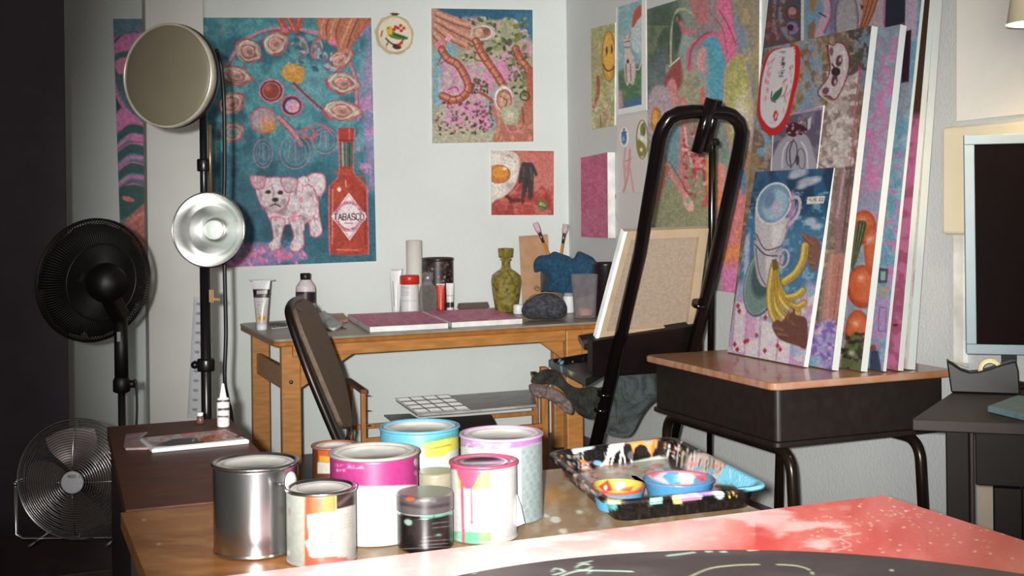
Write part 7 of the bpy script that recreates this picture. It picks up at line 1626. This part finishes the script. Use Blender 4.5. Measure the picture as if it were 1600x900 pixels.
def tom_fn(X, Y):
    b = Brush(X, Y, (134, 152, 170)); b.blend((206, 116, 170), 14, 3, .44, .58, .9, sy=.6); b.poly([(1376, 100), (1394, 80), (1388, 200), (1370, 330), (1350, 320), (1360, 200)], (206, 120, 172), .7, 12); b.blend((150, 166, 186), 9, 8, .5, .62, .8); b.poly([(1340, 300), (1376, 296), (1376, 332), (1336, 330)], (140, 150, 176), .8, 10)
    for cx, cy, rx, ry in ((1350, 355, 20, 27), (1348, 448, 25, 34), (1340, 520, 20, 36), (1362, 390, 12, 40)):
        b.ell(cx, cy, rx, ry, (176, 66, 40)); b.ell(cx - 1, cy - 3, rx * .8, ry * .8, (214, 96, 50), 0, 1, 6); b.glow(cx - 3, cy - ry * .4, 6, 6, (240, 190, 150), .8)
    b.ring(1350, 355, 20, 27, 1.4, (214, 120, 150)); b.poly([(1338, 352), (1346, 344), (1354, 350), (1348, 376), (1340, 400), (1332, 424), (1330, 400)], (84, 92, 56), 1, 2, True)
    for k in range(6): b.line([(1340 + k * 2.4, 350), (1336 + k * 2, 376), (1332 + k, 410)], 1.2, (44, 50, 34) if k % 2 else (140, 146, 96), .8)
    b.poly([(1316, 552), (1326, 528), (1340, 518), (1350, 540), (1344, 584), (1316, 584)], (96, 104, 60), 1, 3, True); b.blend((44, 44, 34), 6, 3, .5, .6, .9, box=(1312, 520, 1352, 585)); b.glow(1330, 552, 6, 5, (200, 206, 160), .8)
    b.C *= (1 + (fbm(X / 2, Y / 2.4, 8, 2) - .5) * .25)[:, None]; return b
tom = lean((1345, 580), (1407, 38), (1215, 240), .026, tom_fn, 'pink and grey-blue canvas with tomatoes low down, third in the leaning stack')
def prints_fn(X, Y):
    b = Brush(X, Y, (104, 160, 186)); b.blend((150, 176, 196), 12, 3, .45, .6, .8); b.blend((206, 120, 176), 10, 5, .55, .66, .9, box=(1360, 200, 1440, 580))
    # upper row of grey, pink and orange pictures
    b.poly([(1180, -60), (1252, -60), (1252, 72), (1190, 100), (1180, 100)], (74, 72, 86), 1, 1.5); b.line([(1226, -10), (1220, 20), (1226, 50), (1244, 70)], 8, (140, 136, 146), .9, 4); b.line([(1212, -10), (1208, 30), (1214, 60)], 5, (170, 140, 150), .8, 4); b.ell(1238, 20, 10, 12, (110, 80, 90)); b.ell(1238, 18, 6, 7, (196, 120, 130)); b.ell(1237, 44, 11, 10, (140, 110, 160)); b.ell(1235, 43, 5, 5, (30, 24, 50)); b.ring(1238, 20, 9, 11, 1.4, (50, 30, 40)); b.blend((160, 80, 90), 8, 3, .54, .62, .8, box=(1195, 30, 1225, 100)); b.blend((110, 60, 40), 8, 13, .55, .62, .9, box=(1195, -20, 1250, 100))
    b.poly([(1252, -60), (1257, -60), (1256, 90), (1251, 90)], (206, 206, 206), 1, 1); b.poly([(1257, -60), (1308, -60), (1308, 80), (1256, 80)], (110, 150, 176), 1, 1.5); b.line([(1286, -10), (1294, 14), (1284, 40), (1276, 64)], 13, (196, 156, 176), 1, 4); b.line([(1294, -10), (1300, 20), (1288, 50)], 3, (200, 50, 100)); b.poly([(1266, -10), (1276, 0), (1272, 20), (1264, 14)], (170, 116, 60), .9, 3); b.poly([(1262, 40), (1274, 30), (1272, 62), (1262, 62)], (150, 100, 60), .9, 3); b.line([(1280, 20), (1290, 26)], 2.4, (90, 40, 70)); b.poly([(1298, -10), (1308, -10), (1308, 60), (1296, 60)], (120, 90, 130), .7, 4)
    b.poly([(1308, -60), (1386, -60), (1382, 60), (1308, 60)], (176, 156, 166), 1, 1.5); b.ell(1323, 30, 18, 48, (140, 136, 142)); b.ell(1323, 34, 15, 44, (160, 156, 160)); b.ring(1323, 32, 18, 48, 1.4, (110, 60, 90)); b.poly([(1346, -20), (1376, -20), (1366, 20), (1352, 50), (1340, 50), (1348, 20)], (186, 108, 70), 1, 2); 
    for k in range(3): b.line([(1374 - k * 7, -10), (1364 - k * 6, 20), (1352 - k * 4, 46)], 1.6, (110, 50, 36), .9)
    b.poly([(1344, 6), (1350, 10), (1346, 16)], (110, 20, 40), 1, 1); b.poly([(1386, -60), (1416, -60), (1414, 40), (1382, 44)], (32, 34, 56), 1, 1.5); b.line([(1384, -20), (1382, 42), (1413, 36)], 1.4, (196, 70, 120)); b.poly([(1416, -60), (1440, -60), (1430, 60), (1414, 60)], (186, 166, 190), 1, 2)
    b.poly([(1412, 50), (1424, 46), (1420, 128), (1408, 130)], (60, 30, 46), 1, 1.5); b.poly([(1408, 130), (1424, 128), (1418, 180), (1404, 180)], (150, 150, 166), .8, 4); b.poly([(1372, 418), (1388, 420), (1386, 442), (1372, 442)], (70, 80, 100), 1, 1.5); b.poly([(1376, 424), (1384, 424), (1383, 438), (1376, 438)], (150, 176, 170), 1, 1.5); b.poly([(1372, 446), (1390, 448), (1388, 464), (1372, 464)], (166, 156, 150), 1, 1.5)
    b.poly([(1368, 466), (1390, 466), (1386, 530), (1364, 530)], (176, 140, 190), .9, 4); b.line([(1374, 480), (1385, 481), (1383, 518), (1372, 517), (1374, 480)], 1.2, (96, 70, 140), .9, 1, False); b.ell(1364, 544, 5, 6, (150, 80, 60)); b.poly([(1360, 548), (1372, 548), (1378, 584), (1358, 584)], (60, 70, 100), 1, 2)
    b.C *= (1 + (fbm(X / 2, Y / 2.4, 8, 2) - .5) * .25)[:, None]; return b
pr4 = lean((1380, 580), (1440, 0), (1194, 60), .012, prints_fn, 'tall canvas with rows of small pictures rising above the frame, fourth in the stack', ytop=2.34)
def pinkside_fn(X, Y):
    b = Brush(X, Y, (206, 110, 156)); b.blend((170, 80, 110), 16, 3, .45, .6, .8); b.poly([(1380, -200), (1480, -200), (1460, 180), (1410, 180)], (84, 60, 40), 1, 14); b.ell(1399, 508, 4, 2, (110, 30, 60)); return b
p5 = lean((1403, 579), (1453, 0), (1260, 60), .022, pinkside_fn, 'tall narrow-edged canvas with a pink face, fifth in the leaning stack', ytop=2.45)
def plain_fn(X, Y):
    b = Brush(X, Y, (226, 224, 214)); b.blend((206, 120, 150), 10, 3, .6, .66, .5, sy=.2); return b
p6 = lean((1418.5, 577), (1461, 0), (1280, 60), .030, plain_fn, 'white-edged tall canvas at the back of the leaning stack, against the wall', ytop=2.55)


# round red-rimmed sign and a small print hanging on the front canvases
def on_plane(item, off): 
    B, T, w_, n_ = item; nn = n_ if n_.dot(B - CAM) < 0 else -n_
    return lambda x, y: PP(x, y, B + nn * off, n_), nn
fp, nn = on_plane(fox, .006)
def sign_fn(X, Y):
    b = Brush(X, Y, (206, 202, 206)); RD2 = (190, 30, 26)
    out = [(1207, 78), (1244, 71), (1249, 88), (1247, 120), (1240, 150), (1234, 176), (1224, 200), (1212, 210), (1200, 210), (1188, 196), (1183, 172), (1187, 130), (1194, 96), (1200, 82)]
    inn = [(1209, 80), (1239, 74), (1242, 92), (1241, 118), (1235, 148), (1228, 176), (1218, 194), (1207, 200), (1196, 192), (1188, 174), (1190, 130), (1198, 96)]
    b.C[:] = np.array(RD2) / 255; b.poly(inn, (212, 206, 210), 1, 1.5, True); b.poly([(1209, 79), (1240, 73), (1240, 82), (1206, 88)], (212, 206, 210), 1, 1.5)
    b.text('FRESH', 1221, 81, 4.6, 6, (50, 40, 60), 1.3, 92); b.line([(1218, 120), (1217, 112)], 1.4, (80, 70, 90), .8)
    rnd = random.Random(4)
    for x0, y0, x1, y1, n_ in ((1203, 96, 1194, 160, 26), (1237, 102, 1232, 150, 16), (1228, 148, 1224, 176, 10), (1206, 92, 1204, 110, 6)):
        for k in range(n_): q_ = rnd.random(); b.ell(x0 + (x1 - x0) * q_ + rnd.uniform(-3, 3), y0 + (y1 - y0) * q_, rnd.uniform(.8, 2), rnd.uniform(.7, 1.6), (206, 100, 120), rnd.uniform(0, 180), .8, 1)
    b.poly([(1222, 136), (1217, 140), (1210, 146), (1206, 154), (1210, 158), (1216, 154), (1221, 146)], (44, 100, 70), 1, 1.5, True); b.line([(1224, 128), (1229, 124)], 3, (190, 110, 120), .9); b.line([(1220, 152), (1226, 146), (1230, 134)], 1.6, (170, 80, 80), .9); b.line([(1206, 144), (1205, 156), (1212, 160)], 1.8, (110, 40, 50), .9); b.ell(1225, 132, 3.4, 4, (226, 170, 176), 0, .9)
    b.poly([(1213, 172), (1216, 178), (1214, 188), (1210, 190), (1208, 182), (1210, 174)], (190, 40, 36), 1, 1.2); b.poly([(1212, 177), (1214, 180), (1212.5, 186), (1210.5, 185)], (216, 200, 204), 1, 1); b.line([(1203, 190), (1208, 193), (1212, 192)], 1, (200, 110, 140), .8); return b
out = smooth([(1207, 78), (1226, 74.5), (1244, 71), (1249, 88), (1247, 120), (1240, 150), (1234, 176), (1224, 200), (1212, 210), (1200, 210), (1188, 196), (1183, 172), (1187, 130), (1194, 96)], 4, True)
P = [np.array(fp(x, y)) for x, y in out]; c = sum(P) / len(P); m = MB(); n = len(P); R_ = 44
vs = [c + (p - c) * j / R_ for j in range(R_ + 1) for p in P]; fs = [(j * n + k, j * n + (k + 1) % n, (j + 1) * n + (k + 1) % n, (j + 1) * n + k) for j in range(R_) for k in range(n)]
m.add(vs, fs, False); b0 = len(m.v); m.v += [Vector(p) - nn * .004 for p in P]
for k in range(n): m.f.append([R_ * n + k, R_ * n + (k + 1) % n, b0 + (k + 1) % n, b0 + k]); m.sm.append(False); m.mi.append(0)
# finer rim resolution by subdividing the outline
tag(m.build('oval_sign', paint_mat('printed_card', .4, .03), paint=sign_fn, gain=GS), 'oval white sign with a red border hung over the animal canvas', 'sign')
fp2, _ = on_plane(fox, .0035)
def cab_fn(X, Y):
    b = Brush(X, Y, (92, 84, 104)); b.poly([(1200, 172), (1290, 155), (1290, 170), (1215, 184)], (206, 140, 180), .9, 2); b.blend((130, 124, 146), 9, 3, .5, .65, .7); b.poly([(1206, 268), (1214, 230), (1228, 214), (1246, 206), (1262, 214), (1270, 236), (1272, 268)], (160, 154, 166), 1, 3, True)
    b.line([(1236, 262), (1234, 236), (1240, 218)], 2, (70, 60, 80)); b.ring(1237, 240, 8, 20, 1.6, (80, 70, 90), 8); b.ring(1252, 248, 6, 16, 1.4, (96, 88, 104), -4); b.line([(1222, 262), (1224, 236), (1232, 222)], 2.4, (206, 200, 210), .9); b.line([(1262, 264), (1260, 236), (1252, 222)], 3, (200, 196, 206), .9); b.poly([(1228, 206), (1236, 192), (1250, 194), (1262, 204), (1250, 206), (1240, 214)], (70, 22, 34), 1, 2, True); b.dabs(22, (1226, 190, 1262, 210), (.8, 2), [(196, 140, 160), (60, 20, 30), (150, 60, 80)], 5); b.poly([(1262, 186), (1268, 182), (1266, 200), (1262, 204)], (206, 200, 196), .9, 2); b.ell(1246, 250, 3, 8, (50, 44, 60), 0, .8)
    b.line([(1205, 268), (1207.5, 214), (1208, 205)], 2, (222, 214, 222)); b.line([(1236, 172), (1287, 164.5), (1278.5, 262)], 3, (226, 206, 220), 1, 1, False); return b
panel('art_print', [fp2(1206, 186), fp2(1287.5, 164), fp2(1275, 272), fp2(1203, 276)], .003, cab_fn, GS, 'white-bordered grey and pink print hanging below the oval red sign', 'print', step=1.1, pmat=paint_mat('printed_card', .4, .03))

# ------------------------------------------------------------------ right edge: wall board, switch plate, lamp, monitor
WBD = mat('white_board', rgb(236, 234, 228), .5, var=.01)
def xq(pts, off): return [PX_(x, y, XR - off) for x, y in pts]
tag(MB().prism(xq([(1494, 190), (1494, -60), (1660, -75), (1660, 172)], .012), (.0115, 0, 0)).build('wall_board', WBD, bevel=.002), 'big cream-white board on the wall in the lamp light, above the monitor', 'board')
tag(MB().prism(xq([(1471, 366), (1471, 199), (1650, 184), (1650, 372)], .05), (.0495, 0, 0)).build('wall_heater', mat('cream_enamel', rgb(226, 216, 190), .4, var=.01), bevel=.012, seg=3), 'cream rectangular box on the wall partly behind the monitor', 'wall box')
tag(MB().prism(xq([(1489, 565), (1489, 366), (1506, 364), (1506, 568)], .02), (.0195, 0, 0)).build('wall_batten', mat('white_batten', rgb(226, 226, 220), .6), bevel=.002), 'narrow white strip running down the wall beside the monitor', 'strip')
# shade lamp high at the right
dS = 3.55; sc_ = AT(1622, -40, dS)
LM = empty('wall_lamp', sc_, 'cream lampshade glowing at the top right corner of the view', 'lamp')
SHD = mat('cream_shade', rgb(236, 224, 190), .8, var=.02)
MB().lathe([(.088, -.14), (.086, -.139), (.055, .06), (.057, .061)], sc_, n=48).build('lamp_shade', SHD, LM)
MB().lathe([(.0001, -.06), (.02, -.058), (.03, -.035), (.026, -.005), (.014, .02), (.0001, .022)], sc_, n=24).build('bulb', mat('warm_bulb', rgb(255, 236, 200), .4), LM)
MB().tube([sc_ + UP * .02, sc_ + UP * .075, Vector((XR - .02, sc_.y, sc_.z + .075))], .006, 10).lathe([(.0001, 0), (.04, 0), (.04, .012), (.0001, .014)], (XR - .001, sc_.y, sc_.z + .075), (-1, 0, 0), 24).build('arm', mat('brass_arm', rgb(170, 140, 80), .3, .8), LM)
bm_ = MATS['warm_bulb'].node_tree.nodes['Principled BSDF']; bm_.inputs['Emission Color'].default_value = (1, .8, .5, 1); bm_.inputs['Emission Strength'].default_value = 6
add_light('lamp_bulb', 'POINT', sc_ - UP * .08, 13, (1.0, .80, .52), shadow_soft_size=.03)
# monitor
MF = mat('silver_blue_bezel', rgb(116, 134, 142), .4, var=.02); MS = mat('dark_screen', rgb(14, 6, 5), .6, var=.1, scale=60, spec=.04)
m0 = Vector((a0.x, a0.y, 0)) + ey * .20; dM = dep(PP(1505, 555, AT(1505, 555, 3.42), FWD))
mn = (FWD * .96 + RGT * .28).normalized(); mp0 = AT(1507, 400, 3.80); mx_ = Vector((mn.y, -mn.x, 0)).normalized()
if mx_.dot(RGT) < 0: mx_ = -mx_
MNT = empty('monitor', Vector((mp0.x, mp0.y, .74)) + mx_ * .22, 'flat monitor with a pale blue-grey frame and black screen at the right edge', 'monitor')
bl_ = PP(1510, 553, mp0, mn); tl_ = PP(1505, 211, mp0, mn); hM = (tl_.z - bl_.z)
wM = .42; BLc = Vector((bl_.x, bl_.y, bl_.z)); 
def mpt(u, v, o=0): return BLc + mx_ * u + UP * v + mn * o
bz = .030
def frame(w, h, b_, o0, o1):
    m = MB()
    for (u0, u1, v0, v1) in ((0, w, 0, b_ * 1.0), (0, w, h - b_, h), (0, b_, b_, h - b_), (w - b_, w, b_, h - b_)): m.prism([mpt(u0, v0, o0), mpt(u1, v0, o0), mpt(u1, v1, o0), mpt(u0, v1, o0)], mn * (o1 - o0))
    return m
frame(wM, hM, bz, 0, .03).build('bezel', MF, MNT, bevel=.002)
MB().prism([mpt(bz - .001, bz - .001, .004), mpt(wM - bz + .001, bz - .001, .004), mpt(wM - bz + .001, hM - bz + .001, .004), mpt(bz - .001, hM - bz + .001, .004)], mn * .003).build('screen', MS, MNT)
MB().prism([mpt(.004, .004, .0305), mpt(wM - .004, .004, .0305), mpt(wM - .004, hM - .004, .0305), mpt(.004, hM - .004, .0305)], mn * .03).build('rear_shell', mat('grey_rear_shell', rgb(90, 96, 104), .5), MNT, bevel=.006)
st = mpt(.125, 0, .045)
MB().obox((st.x, st.y, .7405 + (.16 + bl_.z - .74) / 2), mx_ * .022, mn * .004, UP * ((.16 + bl_.z - .74) / 2)).build('stand_neck', mat('dark_stand', rgb(24, 16, 16), .5, spec=.2), MNT)
MB().lathe([(.0001, .012), (.04, .011), (.068, .006), (.07, .0005), (.0001, 0)], (st.x, st.y, .7408), n=40).build('stand_base', mat('dark_stand', rgb(24, 16, 16), .5, spec=.2), MNT)
# tape dispenser
TD = PZ(1540, 628, .7405); tx_ = (ex * 1).normalized()
t = empty('tape_dispenser', TD, 'black tape dispenser with a roll of pale tape on the dark desk', 'tape dispenser')
pr2 = [(1486, 613), (1479, 563), (1490, 570), (1502, 578), (1515, 582), (1530, 581), (1545, 577), (1562, 571), (1580, 566), (1588, 565), (1592, 580), (1594, 611)]
pn = Vector((ey.x, ey.y, 0)).normalized(); base_ = PZ(1486, 613, .7412)
MB().prism([Vector(PP(x, y, base_, pn)) if y < 610 else Vector((*PP(x, y, base_, pn)[:2], .7412)) for x, y in pr2], pn * .055).build('body', mat('black_abs', rgb(14, 12, 12), .35, var=.1, spec=.35), t, bevel=.004)
cen = PP(1548, 582, base_, pn) + pn * .028
MB().lathe([(.022, -.010), (.034, -.010), (.034, .010), (.022, .010), (.022, -.010)], cen + UP * .004, pn, 36).build('tape_roll', mat('cream_tape', rgb(206, 190, 146), .4, var=.04), t)
MB().bar(PP(1483, 564, base_, pn) + pn * .028 + UP * .001, PP(1512, 574, base_, pn) + pn * .028, .016, .0012).build('tape_end', mat('cream_tape', rgb(206, 190, 146), .4), t)
# keyboard
kb = [PZ(x, y, .7625) for x, y in ((1543, 631), (1590, 614), (1680, 632), (1640, 654))]
tag(MB().prism([Vector((p.x, p.y, .741)) for p in kb], (0, 0, .016)).build('notebook', mat('teal_cover', rgb(96, 118, 122), .45, var=.1, scale=40), bevel=.002), 'grey-teal pad lying on the dark desk in front of the monitor', 'pad')
pl_ = PX_(1536, 760, XR - .03)
tag(MB().prism([PX_(x, y, XR - .05) for x, y in ((1527, 736), (1552, 734), (1556, 845), (1530, 838))], (.02, 0, 0)).build('leaning_board', mat('cream_board', rgb(206, 190, 170), .6, var=.03)), 'cream board standing under the dark desk against the wall', 'board')

# ------------------------------------------------------------------ pieces that belong to a part of their thing
def under(root_kind, child, parent):
    for o in list(COL.objects):
        if o.parent is not None and o.name.split('.')[0] == child and o.parent.name.split('.')[0] == root_kind:
            sibs = [q for q in o.parent.children if q.name.split('.')[0] == parent]
            if sibs:
                co = sum((v.co for v in o.data.vertices), Vector()) / len(o.data.vertices)
                best = min(sibs, key=lambda q: (sum((v.co for v in q.data.vertices), Vector()) / len(q.data.vertices) - co).length)
                o.parent = best; o.matrix_parent_inverse = Matrix()
for a_, b_, c_ in (('light_stand', 'knob', 'collar'), ('clamp_lamp', 'bulb', 'socket_ring'), ('clamp_lamp', 'socket_ring', 'reflector'), ('desk_fan', 'tilt_knob', 'stand'), ('desk_fan', 'foot', 'stand'), ('desk_fan', 'hub_badge', 'front_grille'),
                   ('floor_fan', 'height_knob', 'outer_pole'), ('floor_fan', 'badge', 'outer_pole'), ('school_desk', 'bracket', 'leg_frame'), ('coin_purse', 'clasp', 'clasp_frame'), ('work_table', 'bolt', 'leg'), ('easel', 'foot', 'tube_frame'),
                   ('easel', 'knob_bolt', 'knob'), ('paint_can', 'torn_label', 'body'), ('palette_tray', 'paint_surface', 'tray'), ('embroidery_hoop', 'clamp_screw', 'ring'), ('folding_chair', 'label_plate', 'backrest'), ('monitor', 'screen', 'bezel')):
    under(a_, b_, c_)
